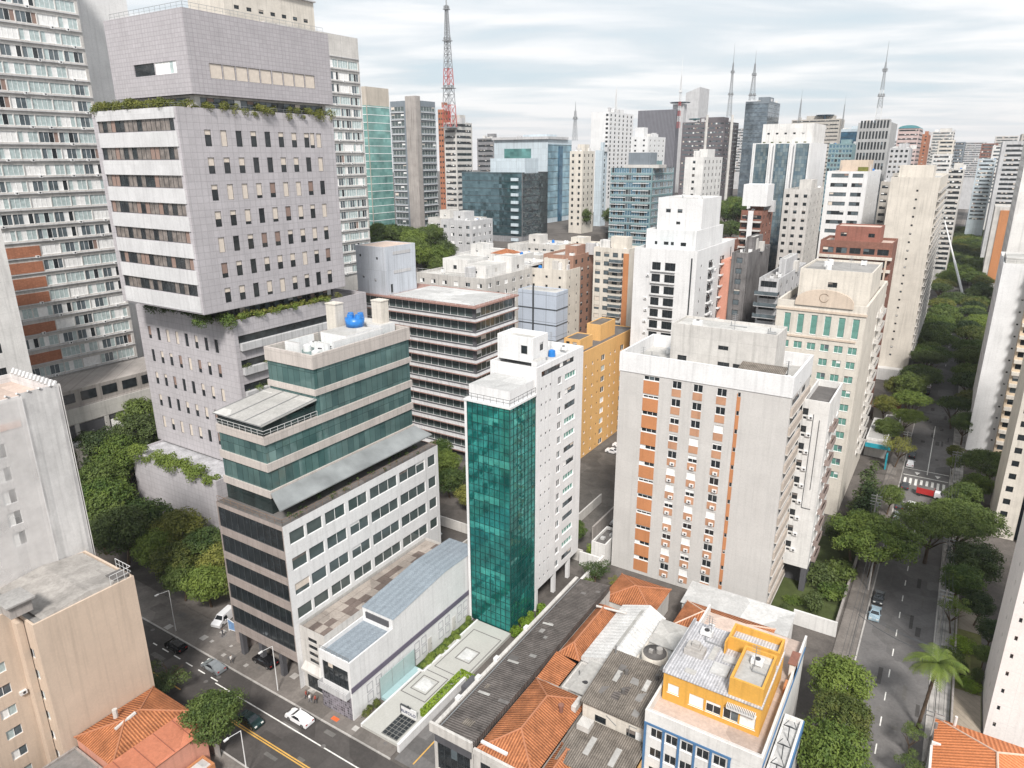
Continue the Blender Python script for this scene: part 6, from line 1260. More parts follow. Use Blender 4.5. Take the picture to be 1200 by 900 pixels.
# extra distant blocks along the horizon on the right
DB = [(-20, 700, 14, 30, 84, 'W_WHITE', 'white block with pale bands behind the balcony block'), (-22, 760, 12, 30, 96, 'W_CREAM', 'cream tower left of the far street end'), (-18, 1000, 16, 40, 98, 'W_SLATE', 'blue grey tower at the far street end'),
      (12, 800, 14, 40, 80, 'W_SILVER', 'pale blue tower right of the far street end'), (14, 1000, 16, 40, 96, 'W_BROWN', 'brown tower on the far horizon'), (24, 860, 16, 40, 92, 'W_WHITE', 'white tower with dotted windows on the far horizon'),
      (-48, 900, 20, 40, 92, 'W_OFF', 'off white tower on the horizon left of the street'), (-70, 1000, 22, 40, 101, 'W_GREY', 'grey tower on the horizon beyond the pink banded block'), (-100, 900, 18, 40, 96, 'W_CREAM', 'cream tower on the horizon behind the blue cube'),
      (44, 760, 18, 40, 100, 'W_GREYB', 'grey beige tower at the right end of the horizon'), (4, 1400, 30, 40, 104, 'W_GREY', 'hazy grey block closing the horizon over the street'), (38, 1200, 26, 40, 108, 'W_OFF', 'hazy pale block at the right horizon'),
      (60, 1100, 26, 40, 100, 'W_WHITE', 'hazy white block at the right edge of the horizon'), (-340, 900, 40, 30, 112, 'W_OFF', 'hazy pale block on the left horizon behind the corporate building'), (-260, 980, 24, 30, 118, 'W_GREY', 'hazy grey block far behind the bright white tower')]
for x, y, w_, n, z, wm, lab in DB:
    b = Bld('city_building', lab, 'building', (x-w_/2, y+n/2)); z0 = max(4, z-55)
    b.vol(x-w_, x, y, y+n, 0, z, G_[wm], R_LIGHT, S=[((2*x-w_)/2, q, w_-2.5, 1.6, 'rib') for q in frange(z0, z-3, 3.4)], E=[(y+n/2, q, n-3, 1.6, 'rib') for q in frange(z0, z-3, 3.4)])
    b.clutter(x-w_, x, y, y+n, z-.9, 4, int(z)); b.finish()
# ------------------------------------------------------------------ masts
def mast(label, x, y, z0, z1, wb, wt, mats, rings=(), n=None, dish=False):
    e = empty('lattice_mast', (x, y, z0), label, 'radio mast'); H_ = z1-z0; o = (x, y, z0)
    zs = [z0]; 
    while zs[-1] < z0+H_*.72: zs.append(zs[-1]+max(1.2, (wb+(wt-wb)*(zs[-1]-z0)/(H_*.72))*1.1))
    def wd(z): return wb+(wt-wb)*min(1, (z-z0)/(H_*.72))
    m = MB(); r_ = max(.12, wb*.035)
    for k in range(len(zs)-1):
        a, c = zs[k], zs[k+1]; w0, w1 = wd(a)/2, wd(c)/2; mi = (0 if a > z0+H_*.42 else 1-(k//2) % 2) if len(mats) > 1 else 0
        P0 = [(x+i*w0, y+j*w0, a) for i, j in ((-1, -1), (1, -1), (1, 1), (-1, 1))]; P1 = [(x+i*w1, y+j*w1, c) for i, j in ((-1, -1), (1, -1), (1, 1), (-1, 1))]
        for i in range(4): j = (i+1) % 4; m.tube(P0[i], P1[i], r_, 4, mi); m.tube(P0[i], P1[j], r_*.6, 3, mi); m.tube(P0[j], P1[i], r_*.6, 3, mi); m.tube(P1[i], P1[j], r_*.6, 3, mi)
    m.build('lattice', mats, e, o)
    m = MB(); m.tube((x, y, zs[-1]), (x, y, z1), wt*.35, 6, 0, wt*.1); m.build('antenna', mats, e, o)
    for f in rings:
        z = z0+H_*f; w2 = wd(z)*.5+.9; m = MB(); m.box(x-w2, y-w2, z, x+w2, y+w2, z+.5)
        for i in range(8): a = i*math.pi/4; m.cyl(x+w2*.9*math.cos(a), y+w2*.9*math.sin(a), z+.5, z+2, .35, n=6)
        m.build('platform', mats[0], e, o)
    return e
mast('tall red and white lattice mast on the left of the skyline', -276.5, 366, 99.6, 192, 6.2, 1.1, [METAL, REDM], (.0, .24, .52, .70))
mast('slim grey lattice mast left of the short mast by the dark brown office', -199.4, 683, 117, 178, 3.6, .8, [METAL], (.3, .6))
mast('grey lattice mast on the blue grey glass tower', -184.2, 698, 131, 173, 4.6, .8, [METAL], (.1, .5))
mast('leaning looking blue grey lattice mast on the concrete framed tower', -69, 614, 108, 161, 3.8, .9, [METAL, WMETAL], (.3, .62))
mast('short red and white mast over the helipad', -281, 779, 112, 184, 3.0, .8, [WMETAL, REDM], (.5,))
mast('thin white aerial on the bright white tower', -238, 522, 108, 138, 2.2, .4, [WMETAL])
mast('small grey lattice mast between the corporate building and the white tower', -295, 566, 96, 127, 3.4, 1.2, [METAL], (.55,))
mast('small thin mast beside the dark roof disc', -159, 785, 112, 146, 2.2, .5, [METAL])
mast('faint thin mast beyond the blue cube office', -122, 807, 108, 140, 1.6, .4, [METAL])
for (x, y, z, r_, lb) in ((-306, 849, 143, 12, 'dark round helipad deck on a far tower shaft'), (-262, 775, 121, 6.5, 'small teal helipad deck on a slim shaft')):
    e = empty('helipad_tower', (x, y, 0), lb, 'helipad'); m = MB(); m.box(x-r_*.55, y-5, 0, x+r_*.55, y+5, z-2.2); m.build('shaft', W_GREY, e, (x, y, 0)); m = MB(); m.cyl(x, y, z-1, z, r_*.9, r_, n=24); m.cyl(x, y, z-2.2, z-1, 1.5, n=8); m.build('deck', G_DEEPB if r_ > 8 else R_TEAL, e, (x, y, 0))
for (x, y, lb) in ((-193, 672, 'concrete mast shaft in front of the broad brown office'), (-212, 660, 'second concrete mast shaft left in front of the broad brown office')):
    m = MB(); m.cyl(x, y, 0, 118, 1.5, 1.2, n=10); tag(m.build('mast_shaft', W_OFF), lb, 'mast')
# ================================================================== VEGETATION
F_DEEP = foliage('deep_green_leaves', (.040, .075, .020), (.15, .20, .05))
F_MID = foliage('mid_green_leaves', (.058, .105, .022), (.19, .25, .05))
F_OLIVE = foliage('olive_green_leaves', (.072, .098, .024), (.235, .24, .055))
F_DARK = foliage('dark_green_leaves', (.030, .055, .020), (.105, .14, .045))
F_LIME = foliage('lime_hedge_leaves', (.12, .20, .02), (.26, .36, .04))
BARK = roofm('bark', (.12, .085, .06), .95, .3)
def leaf_cloud(lobes, n, size, seed, up=.35, flat=.75):
    r = random.Random(seed); V, F = [], []
    tot = sum(l[3]**2 for l in lobes)
    for lx, ly, lz, lr in lobes:
        for _ in range(int(n*lr*lr/tot)):
            u = r.uniform(-1, 1); a = r.uniform(0, 2*math.pi); q = math.sqrt(1-u*u)
            d = Vector((q*math.cos(a), q*math.sin(a), u))
            if d.z < -.35 and r.random() < .6: d.z = -d.z
            rad = lr*(1-.45*r.random()**2.2)*(1+.38*noise.noise(d*2.6+Vector((lx, ly, lz))))*(1.18 if r.random() < .07 else 1)
            p = Vector((lx, ly, lz))+Vector((d.x*rad, d.y*rad, d.z*rad*flat))
            nrm = (d+Vector((r.gauss(0, .55), r.gauss(0, .55), r.gauss(0, .55)+up))).normalized()
            t = nrm.orthogonal().normalized(); t.rotate(Matrix.Rotation(r.uniform(0, 6.28), 3, nrm)); bt = nrm.cross(t)
            s = size*r.uniform(.6, 1.25); w_ = s*.55; k = len(V)
            V += [tuple(p-t*s*.5), tuple(p+bt*w_*.5+nrm*s*.08), tuple(p+t*s*.5), tuple(p-bt*w_*.5+nrm*s*.08)]; F.append((k, k+1, k+2, k+3))
    return V, F
def crown_mesh(name, kind, seed, mat):
    r = random.Random(seed); L_ = []
    if kind == 'broad':
        for i in range(20):
            a = i*2.399+r.uniform(-.3, .3); q = math.sqrt((i+.5)/20)*3.5; L_.append((q*math.cos(a), q*math.sin(a), 1.9-(q/3.5)**2*1.9+r.uniform(-.6, .5), r.uniform(.8, 2.1)))
        for i in range(9): a = i*.7; L_.append((2.4*math.cos(a), 2.4*math.sin(a), -1.2+r.uniform(-.5, .4), r.uniform(1.2, 1.7)))
        n, s = 9500, .42
    elif kind == 'grand':
        for i in range(46):
            a = i*2.399+r.uniform(-.3, .3); q = math.sqrt((i+.5)/46)*7.0; L_.append((q*math.cos(a), q*math.sin(a), 2.2-(q/7)**2*2.6+r.uniform(-.8, .8), r.uniform(1.1, 2.2)))
        for i in range(12): a = i*.55; L_.append((4.4*math.cos(a), 4.4*math.sin(a), -1.1+r.uniform(-.5, .4), r.uniform(1.2, 1.7)))
        n, s = 17000, .46
    elif kind == 'umbrella':
        for i in range(26):
            a = i*2.399; q = math.sqrt((i+.5)/26)*4.2; L_.append((q*math.cos(a), q*math.sin(a), 1.3-(q/4.2)**2*1.7+r.uniform(-.4, .4), r.uniform(1.0, 1.6)))
        for i in range(6): a = i*1.05; L_.append((2.2*math.cos(a), 2.2*math.sin(a), -.9, r.uniform(1., 1.4)))
        n, s = 9000, .42
    elif kind == 'cone':
        for i in range(12): L_.append((r.uniform(-.25, .25), r.uniform(-.25, .25), -3+i*.62, 1.25*(1-i/13.5)+.15))
        n, s = 3600, .30
    elif kind == 'bush':
        for i in range(8): a = i*2.4; L_.append((.75*math.cos(a)*(i > 0), .75*math.sin(a)*(i > 0), r.uniform(0, .35), r.uniform(.5, .8)))
        n, s = 1500, .22
    elif kind == 'sparse':
        for i in range(12):
            a = i*2.399; q = math.sqrt((i+.5)/12)*3.6; L_.append((q*math.cos(a), q*math.sin(a), r.uniform(-.9, 1.1), r.uniform(.8, 1.5)))
        n, s = 2500, .36
    V, F = leaf_cloud(L_, n, s, seed)
    me = bpy.data.meshes.new(name); me.from_pydata(V, [], F); me.materials.append(mat); me.update(); return me
CR = {}
def crown(kind, var, mat):
    k = (kind, var, mat.name)
    if k not in CR:
        base = [c for (a, b_, m_), c in CR.items() if a == kind and b_ == var]
        if base: me = base[0].copy(); me.materials[0] = mat
        else: me = crown_mesh('crown', kind, var*7+len(kind), mat)
        CR[k] = me
    return CR[k]
TR = {}
def trunk_mesh(kind, var):
    if (kind, var) in TR: return TR[(kind, var)]
    r = random.Random(var+3); m = MB(); m.tube((0, 0, 0), (.1, 0, .45), .045, 7, 0, .035)
    top = Vector((.1, 0, .45))
    for i in range(6 if kind != 'cone' else 1):
        a = i*1.05+r.uniform(-.3, .3); q = top+Vector((.3*math.cos(a), .3*math.sin(a), .28+r.uniform(0, .12))); m.tube(top, q, .028, 5, 0, .014)
        for j in range(2): b_ = a+r.uniform(-.8, .8); m.tube(q, q+Vector((.22*math.cos(b_), .22*math.sin(b_), .16)), .014, 4, 0, .005)
    TR[(kind, var)] = m.data('trunk', BARK); return TR[(kind, var)]
UNIT = {'grand': 8.4, 'broad': 5.0, 'umbrella': 5.2, 'cone': 1.4, 'bush': 1.4, 'sparse': 4.8}
def tree(x, y, h, rad, label, kind='broad', mat=None, group=None, var=None, base=0.0, name='tree', cz=None):
    var = var if var is not None else random.randrange(3); mat = mat or F_DEEP
    e = empty(name, (x, y, base), label, 'tree' if name.endswith('tree') else 'plant', group, random.uniform(0, 6.28))
    c = link('crown', crown(kind, var, mat), e); s = rad/UNIT[kind]
    if kind == 'cone': c.scale = (s, s, h/7.6); c.location = (0, 0, h*.47)
    elif kind == 'bush': c.scale = (s, s, h/1.5); c.location = (0, 0, h*.35)
    else:
        sz = s*(.95 if kind == 'broad' else .8); sz = s*.9 if kind == 'grand' else sz; c.scale = (s, s, sz); c.location = (0, 0, h-(3.3 if kind == 'grand' else 3.0)*sz)
    t = link('trunk', trunk_mesh(kind, var), e); k = h if kind != 'bush' else h*.6; hs = rad*1.5; t.scale = (hs*.8, hs*.8, k*.70)
    if kind == 'bush': t.scale = (rad*.6, rad*.6, h*.5)
    return e
# foreground and street
tree(-5.3, 99.0, 11.0, 5.2, 'dense bright green tree by the yellow penthouse, the upper of the two at the kerb', mat=F_MID, var=0)
tree(-3.6, 91.5, 10.5, 4.6, 'rounded olive green tree between the two big kerb trees by the yellow penthouse', mat=F_OLIVE, var=1)
tree(-4.0, 84.5, 10.5, 5.6, 'wide leafy green tree at the bottom edge left of the street', mat=F_MID, var=2)
tree(-2.5, 76, 9.5, 4.2, 'green tree cut by the bottom edge beside the street', mat=F_OLIVE, var=0)
tree(-5.6, 145, 12.5, 9.2, 'very wide spreading tree covering half the street before the zebra crossing', 'grand', F_MID, var=0)
tree(-9.8, 150, 10, 5.5, 'loose green tree in the garden left of the widest street tree', 'broad', F_DEEP, var=1)
tree(3.6, 157, 12.5, 7.6, 'dark leafy tree leaning over the right lane near the red truck', 'grand', F_DEEP, var=1)
tree(9.2, 161, 13, 7.8, 'dark full tree on the right pavement beside the cream tower', 'grand', F_DEEP, var=2)
tree(11.8, 150, 10, 5.6, 'shaded dark tree below the cream tower in the right garden', 'broad', F_DARK, var=0)
tree(9.6, 142, 9, 4.4, 'small leafy tree on the right pavement under the dark full tree', 'broad', F_MID, var=1)
tree(-9.3, 162, 14, 3.3, 'tall dark column shaped cypress by the cream arched building', 'cone', F_DARK, name='cypress_tree')
tree(-9.9, 171, 15, 3.5, 'second dark cypress hugging the wall of the cream arched building', 'cone', F_DARK, name='cypress_tree')
tree(-5.4, 176.5, 7.5, 3.6, 'round clipped tree beside the zebra crossing', 'broad', F_DEEP, var=2)
tree(-6.6, 208, 9.5, 5.4, 'loose pale tree on the left pavement beyond the zebra crossing', 'sparse', F_OLIVE, var=0)
tree(6.9, 219, 5.5, 2.5, 'small round tree on the right pavement, the farther of two', 'broad', F_OLIVE, var=1)
tree(7.0, 211, 5, 2.3, 'small round tree on the right pavement, the nearer of two', 'broad', F_MID, var=0)
tree(14.5, 206, 9.5, 7.6, 'wide dark tree filling the garden below the white balcony tower', 'grand', F_DEEP, var=1)
tree(12.5, 196, 7, 4.2, 'yellow green tree in front of the wide dark garden tree', 'broad', F_MID, var=2)
tree(5.6, 250, 11, 5.6, 'round tree overhanging the right side of the street before the bend in the canopy', 'umbrella', F_DEEP, var=2)
tree(-6.5, 249, 11, 6.0, 'green street tree over the red roofed little house', 'umbrella', F_MID, var=1)
tree(-11.5, 262, 11, 5.0, 'olive tree behind the red roofed little house', 'broad', F_OLIVE, var=0)
rr = random.Random(42)
for i, y in enumerate(range(262, 900, 11)):
    for side in (0, 1):
        mt = rr.choice([F_DEEP, F_MID, F_DEEP, F_DARK, F_OLIVE]); rad = rr.uniform(6.2, 8.4)
        if side == 0: x = rr.uniform(-9, -4.5) if 470 < y < 530 or y < 290 else rr.uniform(-7, .5)
        else: x = rr.uniform(10.5, 13) if 470 < y < 530 or y < 300 else rr.uniform(7.5, 12)
        tree(x, y+rr.uniform(-4, 4), rr.uniform(11, 14.5), rad, 'spreading green tree in the continuous canopy %s' % ('on the left of the far street' if side == 0 else 'on the right of the far street'), 'umbrella' if rr.random() < .65 else 'broad', mt,
             'trees along the left of the far street' if side == 0 else 'trees along the right of the far street')
for i in range(10): tree(rr.uniform(-1, 7), 560+i*34, rr.uniform(12, 15), rr.uniform(6, 8), 'tall tree closing the canopy over the far end of the street', 'umbrella', rr.choice([F_DEEP, F_MID]), 'trees closing over the far street')
for x, y, h, r_, lb, k, mt in ((-10.5, 222, 9, 4.6, 'green tree behind the small shop with the teal canopy', 'broad', F_DEEP), (-6.2, 233, 10, 5.2, 'green tree over the kerb between shop and black awning kiosk', 'umbrella', F_MID), (8.6, 236, 10, 4.6, 'dark tree on the right pavement by the white balcony tower', 'broad', F_DEEP), (-13, 245, 9, 4.4, 'olive tree left of the black awning kiosk', 'broad', F_OLIVE),
        (9.4, 183, 9, 4.6, 'leafy tree at the foot of the cream tower on the right', 'broad', F_DEEP), (7.8, 170, 10, 5.4, 'green tree on the right pavement before the zebra crossing', 'umbrella', F_MID), (9.0, 133, 7.5, 3.4, 'loose green tree by the right garden hedge', 'sparse', F_MID), (-12.5, 153, 7, 4.2, 'dark tree behind the garden wall near the cypresses', 'broad', F_DARK),
        (-71, 108, 8, 4.6, 'green tree in the yard gap behind the annexes', 'broad', F_MID), (-73.5, 116, 8, 4.8, 'dark green tree by the yard wall behind the office block', 'broad', F_DEEP), (-62.5, 124, 6, 3.2, 'small tree at the corner of the yard', 'broad', F_MID), (-54, 147, 5.5, 3.0, 'small tree at the edge of the stained car park', 'sparse', F_DEEP)):
    tree(x, y, h, r_, lb, k, mt)
for i, (x, y, h, r_) in enumerate(((-107, 136, 8, 4.6), (-100, 128, 7.5, 4.6), (-95, 133, 8.5, 5.0), (-91, 125, 7, 4.2), (-113, 141, 8, 4.4), (-88, 131, 7, 4.0), (-102, 120, 6.5, 4.0))):
    tree(x, y, h, r_, 'green tree in the back garden between the office block and the ribbed office', 'broad', [F_MID, F_DEEP, F_DEEP, F_OLIVE][i % 4], 'trees in the back garden between the office blocks')
m = MB(); m.box(-96, 115.6, 0, -82, 115.9, 2.4); m.box(-82, 102, 0, -81.7, 115.9, 2.4); tag(m.build('wall', W_OFF), 'pale wall around the back garden behind the office block', 'wall')
# grove left of the dark office block
GR = [(-107.5, 72, 8.2, 5.4), (-114, 72.5, 9.6, 5.8), (-111, 67, 8.4, 5.0), (-120, 73, 11.0, 5.8), (-121, 67.5, 10.0, 5.6), (-128, 73, 12.5, 6.2), (-127.5, 67.5, 10.5, 5.4), (-117, 65.5, 8, 4.2)]
for i, (x, y, h, r_) in enumerate(GR): tree(x, y, h, r_, 'olive green tree in the sunny clump beside the dark office block', 'broad', [F_OLIVE, F_OLIVE, F_MID, F_DEEP][i % 4], 'trees in the clump beside the dark office block')
for i in range(44):
    x = rr.uniform(-172, -130) ; y = rr.uniform(66, 112)
    if x > -159 and y > 74: x = rr.uniform(-172, -161)
    tree(x, y, rr.uniform(14, 19) if y > 74 else rr.uniform(11.5, 14), rr.uniform(6, 8.5), 'dark green tree in the dense wood left of the lavender tower', 'broad', rr.choice([F_DARK, F_DEEP, F_DEEP]), 'trees in the dense wood left of the lavender tower')
for i, (x, y, h) in enumerate(((-162, 86, 23), (-160.5, 93, 23), (-164, 99, 25), (-161, 106, 25), (-166, 90, 25), (-159.5, 80, 20), (-163, 112, 26), (-156, 72, 17), (-150, 70, 15.5), (-166, 78, 21))): tree(x, y, h, 6.8, 'tall dark green tree before the podium of the huge slab', 'broad', [F_DARK, F_DEEP, F_MID][i % 3], 'tall trees before the podium of the huge slab')
tree(-79.3, 45.4, 10.0, 5.0, 'dark green street tree spreading over the near kerb and lane', 'broad', F_DEEP, var=2)
tree(-98, 49, 4.5, 4.8, 'dark scruffy tree against the road behind the beige wall', 'sparse', F_DARK, var=1)
tree(-95.5, 46.8, 5, 3.4, 'low dark bushy tree by the wall of the tiled house', 'sparse', F_DARK, var=2)
# park on the ridge
for i in range(40):
    x, y = rr.uniform(-212, -162), rr.uniform(196, 236); z = hill(x, y)
    tree(x, y, rr.uniform(11, 15), rr.uniform(4.5, 7), 'dark green park tree in front of the avenue towers', 'broad', rr.choice([F_MID, F_DEEP, F_DARK]), 'park trees in front of the avenue towers', base=z-.3)
for i in range(9):
    x, y = rr.uniform(-150, -126), rr.uniform(485, 520); tree(x, y, rr.uniform(17, 23), rr.uniform(8, 11), 'green tree between the white balcony tower and the glass striped tower', 'broad', rr.choice([F_MID, F_DEEP]), 'trees between the white balcony tower and the striped tower', base=hill(x, y)-.3)
for i in range(26):
    x, y = rr.uniform(-185, -70), rr.uniform(318, 470)
    tree(x, y, rr.uniform(12, 17), rr.uniform(6, 9), 'green tree in the gaps between the avenue office towers', 'broad', rr.choice([F_MID, F_DEEP, F_DARK]), 'trees in the gaps between the avenue towers', base=hill(x, y)-.3)
# yard trees, courtyard trees, shrubs
for x, y, h, r_, lb, k, mt in ((-53.8, 127.5, 4.6, 2.6, 'small bush by the low grey roofed house', 'broad', F_MID), (-52.0, 113, 5.5, 3.6, 'bushy grey green tree over the end of the dark corrugated roof', 'sparse', F_DEEP), (-47.5, 112.5, 3.6, 1.8, 'brownish shrub beside the small faded orange roofs', 'sparse', F_OLIVE),
        (-56.5, 121, 4.2, 1.4, 'thin young tree by the white wall across the drive', 'bush', F_LIME), (-70, 104, 5, 4.2, 'dark tree in the gap behind the office block', 'broad', F_DARK), (-76, 112, 6, 5.0, 'green tree in the shaded yard behind the office block', 'broad', F_DEEP), (-82, 120, 7, 5.5, 'tree in the shade beside the brown ribbed office', 'broad', F_DARK),
        (-13.4, 127.0, 3.8, 2.2, 'clipped dark bush in the garden by the pale block', 'bush', F_DARK), (-17.0, 128, 1.0, 2.0, 'bright low hedge in the garden by the pale block', 'bush', F_MID), (-14, 138, 3.6, 4.0, 'dark shrubbery in the garden of the narrow white block', 'bush', F_DARK), (-11, 134, 2.8, 3.0, 'green shrub behind the white garden wall', 'bush', F_MID), (-10.6, 141, 4.2, 3.4, 'leafy shrub in the narrow block garden by the pavement', 'bush', F_DEEP), (-17.8, 124.6, 1.2, 1.1, 'small dark round shrub at the foot of the pale block', 'bush', F_DARK),
        (12.6, 138, 6.5, 3.2, 'dark garden tree beside the brown terrace on the right', 'broad', F_DARK), (14.6, 131, 6, 2.8, 'dark tree close to the mosaic tower', 'broad', F_DARK), (10.8, 129.5, 1.8, 2.4, 'lime green clipped hedge on the right garden lawn', 'bush', F_LIME), (12.0, 119.2, 1.0, 2.0, 'lime green hedge by the garden path on the right', 'bush', F_LIME), (13.0, 121, 2.8, 1.0, 'dark pointed shrub on the lawn, the right one', 'bush', F_DARK), (11.0, 121.5, 2.6, .9, 'dark pointed shrub on the lawn, the left one', 'bush', F_DARK), (9.0, 123.5, 3.2, 2.2, 'dark shrub between pavement and lawn', 'bush', F_DEEP), (13.8, 125.5, 4, 2.0, 'shrub hiding the foot of the mosaic tower', 'broad', F_DEEP),
        (5.2, 92, 5.4, 2.4, 'thin loose tree on the right pavement above the orange corner house', 'sparse', F_DEEP), (5.0, 98, 5.6, 2.0, 'thin loose tree beside the palm trunk', 'sparse', F_DEEP)):
    tree(x, y, h, r_, lb, k, mt, name='shrub' if k == 'bush' else 'tree')
def ivy(name, label, x0, x1, y0, y1, z, droop, n, mat, seed, size=.32, bump=.7, hgt=.6):
    r = random.Random(seed); lobes = []
    N_ = max(3, int(max(x1-x0, y1-y0)/.8))
    for i in range(N_):
        t = (i+r.random())/N_; x = x0+(x1-x0)*t if x1-x0 > y1-y0 else r.uniform(x0, x1); y = y0+(y1-y0)*t if x1-x0 <= y1-y0 else r.uniform(y0, y1)
        lobes.append((x, y, z+r.uniform(-droop, hgt), r.uniform(.45, 1.0)*bump*1.4))
    V, F = leaf_cloud(lobes, n, size, seed, up=.2, flat=.9); o = ((x0+x1)/2, (y0+y1)/2, z)
    me = bpy.data.meshes.new(name); me.from_pydata([(v[0]-o[0], v[1]-o[1], v[2]-o[2]) for v in V], [], F); me.materials.append(mat)
    ob = link(name, me, None, o); return tag(ob, label, 'plant')
ivy('hanging_plants', 'bushy hanging plants along the podium edge of the lavender tower', -154.5, -124.5, 79.2, 81.2, 18.3, 1.6, 9000, F_MID, 1, .42, 1.25, 1.0)
ivy('hanging_plants', 'long hanging plants under the corner of the white balcony bands', -131, -122, 82.5, 88, 51.4, 1.2, 2600, F_MID, 2, .4, 1.1, .3)
ivy('hanging_plants', 'roof edge plants above the top white balcony band', -149.8, -123, 81.8, 83.4, 91.3, .3, 9000, F_OLIVE, 3, .34, .95)
ivy('hanging_plants', 'trailing plants along the right roof ledge of the lavender tower', -123.8, -122.0, 84, 119.5, 91.1, 1.0, 8500, F_OLIVE, 4, .32, .8)
ivy('hanging_plants', 'sparse plants tucked under the left end of the balcony bands', -150, -131, 84, 87.5, 51.8, .6, 2200, F_DEEP, 5, .36, .7, .2)
for k in range(5): ivy('terrace_plants', ['topmost', 'second', 'third', 'fourth', 'lowest'][k]+' strip of terrace plants down the right side of the lavender tower', -123.4, -121.8, 89, 114, (46.0 if k else 51.2)-5.2*k+(5.2 if k == 0 else 0)*0, .5, 2600, F_MID if k % 2 == 0 else F_OLIVE, 20+k, .34, .65, .3)
ivy('terrace_plants', 'plants in the recessed band below the lavender overhang', -123.8, -122.3, 89, 118, 51.1, .2, 2600, F_OLIVE, 30, .34, .6)
ivy('climbing_plants', 'climbing plants on the stained white wall beside the white tower', -52.8, -52.2, 99, 118, 2.0, 1.8, 2200, F_DEEP, 31, .3, .6)
ivy('shrub_row', 'yellow green palms and shrubs at the foot of the teal tower', -57.2, -55.2, 90.5, 99.5, 1.4, .6, 3200, F_LIME, 32, .42, .8)
ivy('garden_strip', 'dark green garden strip between the hall wall and the plaza', -66.9, -65.0, 75, 90, .4, .15, 9000, F_MID, 33, .24, .6, .25)
ivy('garden_strip', 'small planted bed by the hall entrance corner', -66.9, -65.6, 61.6, 65.8, .5, .2, 900, F_OLIVE, 34, .26, .5, .4)
ivy('rooftop_plants', 'potted greenery along the terrace of the dark office block', -83.4, -79.9, 63, 96, 30.0, .3, 900, F_DEEP, 35, .3, .35, .2)
ivy('yellow_bush', 'dry yellow green shrubs above the white podium roofs at the left', -171, -166, 84, 100, 17.5, 2, 1800, F_OLIVE, 36, .5, 1.2)
m = MB(); m.q((-67.1, 74.8, .06), (-65.0, 74.8, .06), (-65.0, 90.3, .06), (-67.1, 90.3, .06)); tag(m.build('garden_soil', roofm('grass_strip', (.06, .10, .025))), 'grass under the garden strip by the hall wall', 'lawn', None, 'structure')
# clipped hedge on the plaza
def hedge(label, boxes, mat):
    V, F = [], []; r = random.Random(9); o = boxes[0][:3]
    for x0, y0, z0, x1, y1, z1 in boxes:
        for _ in range(int(((x1-x0)*(y1-y0)+2*(x1-x0+y1-y0)*(z1-z0))*42)):
            p = Vector((r.uniform(x0, x1), r.uniform(y0, y1), r.uniform(z0, z1)))
            f = r.randrange(5); 
            if f == 0: p.x = x0
            elif f == 1: p.x = x1
            elif f == 2: p.y = y0
            elif f == 3: p.y = y1
            if f > 3 or r.random() < .4: p.z = z1
            nrm = Vector((r.gauss(0, .7), r.gauss(0, .7), 1)).normalized(); t = nrm.orthogonal().normalized(); bt = nrm.cross(t); s = .17; k = len(V)
            p -= Vector(o); V += [tuple(p-t*s), tuple(p+bt*s), tuple(p+t*s), tuple(p-bt*s)]; F.append((k, k+1, k+2, k+3))
    me = bpy.data.meshes.new('hedge'); me.from_pydata(V, [], F); me.materials.append(mat); return tag(link('hedge', me, None, o), label, 'hedge')
hedge('bright lime green clipped hedge turning the corner of the plaza', [(-58.9, 66.4, .6, -57.8, 76.9, 1.75), (-57.79, 76.0, .6, -54.6, 76.9, 1.75)], F_LIME)
m = MB(); m.q((8.0, 110, .02), (13.8, 110, .02), (13.8, 146, .02), (8.0, 146, .02)); tag(m.build('lawn', roofm('lawn_grass', (.17, .17, .06), var=.45)), 'yellowing lawn in the garden on the right', 'lawn', None, 'structure')
m = MB(); m.q((9.8, 101.5, .05), (13.7, 101.5, .05), (13.7, 117.5, .05), (9.8, 117.5, .05)); m.q((10.2, 135.5, .05), (13.6, 135.5, .05), (13.6, 142.5, .05), (10.2, 142.5, .05)); tag(m.build('garden_paving', wall('garden_tiles', (.36, .31, .25), tile=(1.2, 1.2, .05), dirt=.4, streak=0)), 'stained garden paving beside the mosaic tower', 'paving', None, 'structure')
m = MB(); m.q((-20.4, 121.4, .03), (-9, 121.4, .03), (-9, 158, .03), (-20.4, 158, .03)); tag(m.build('lawn', roofm('dark_lawn', (.07, .09, .03), var=.4)), 'dark green garden ground by the pale block', 'lawn', None, 'structure')
# palm
def palm(x, y, h, r_, label):
    e = empty('palm_tree', (x, y, 0), label, 'palm tree'); m = MB(); pts = [Vector((math.sin(t*1.3)*.8, math.sin(t*.9)*.3, t*h)) for t in [i/8 for i in range(9)]]
    for a, c in zip(pts[:-1], pts[1:]): m.tube(a, c, .26, 8, 0, .22)
    m.build('trunk', BARK, e); top = pts[-1]; m = MB(); rd = random.Random(3)
    for i in range(26):
        a = i*2.399; el_ = rd.uniform(-.1, 1.15); p = top.copy(); d = Vector((math.cos(a)*math.cos(el_), math.sin(a)*math.cos(el_), math.sin(el_))); L_ = r_*rd.uniform(.85, 1.1); sd = Vector((-math.sin(a), math.cos(a), 0))
        for k in range(11):
            q = p+d*L_/11; wl = .95*math.sin(math.pi*(k+1.2)/12.5)
            for sg in (-1, 1):
                for jj in (0, .5):
                    s0 = p.lerp(q, jj); tip = s0+sd*sg*wl+d*.35+Vector((0, 0, -.38*wl)); m.q(tuple(s0), tuple(s0+d*.16), tuple(tip+d*.05), tuple(tip))
            p = q; d = (d+Vector((0, 0, -.17))).normalized()
    m.build('crown', F_MID, e); return e
palm(5.6, 104.5, 12.0, 4.6, 'tall palm tree with drooping fronds on the right pavement')
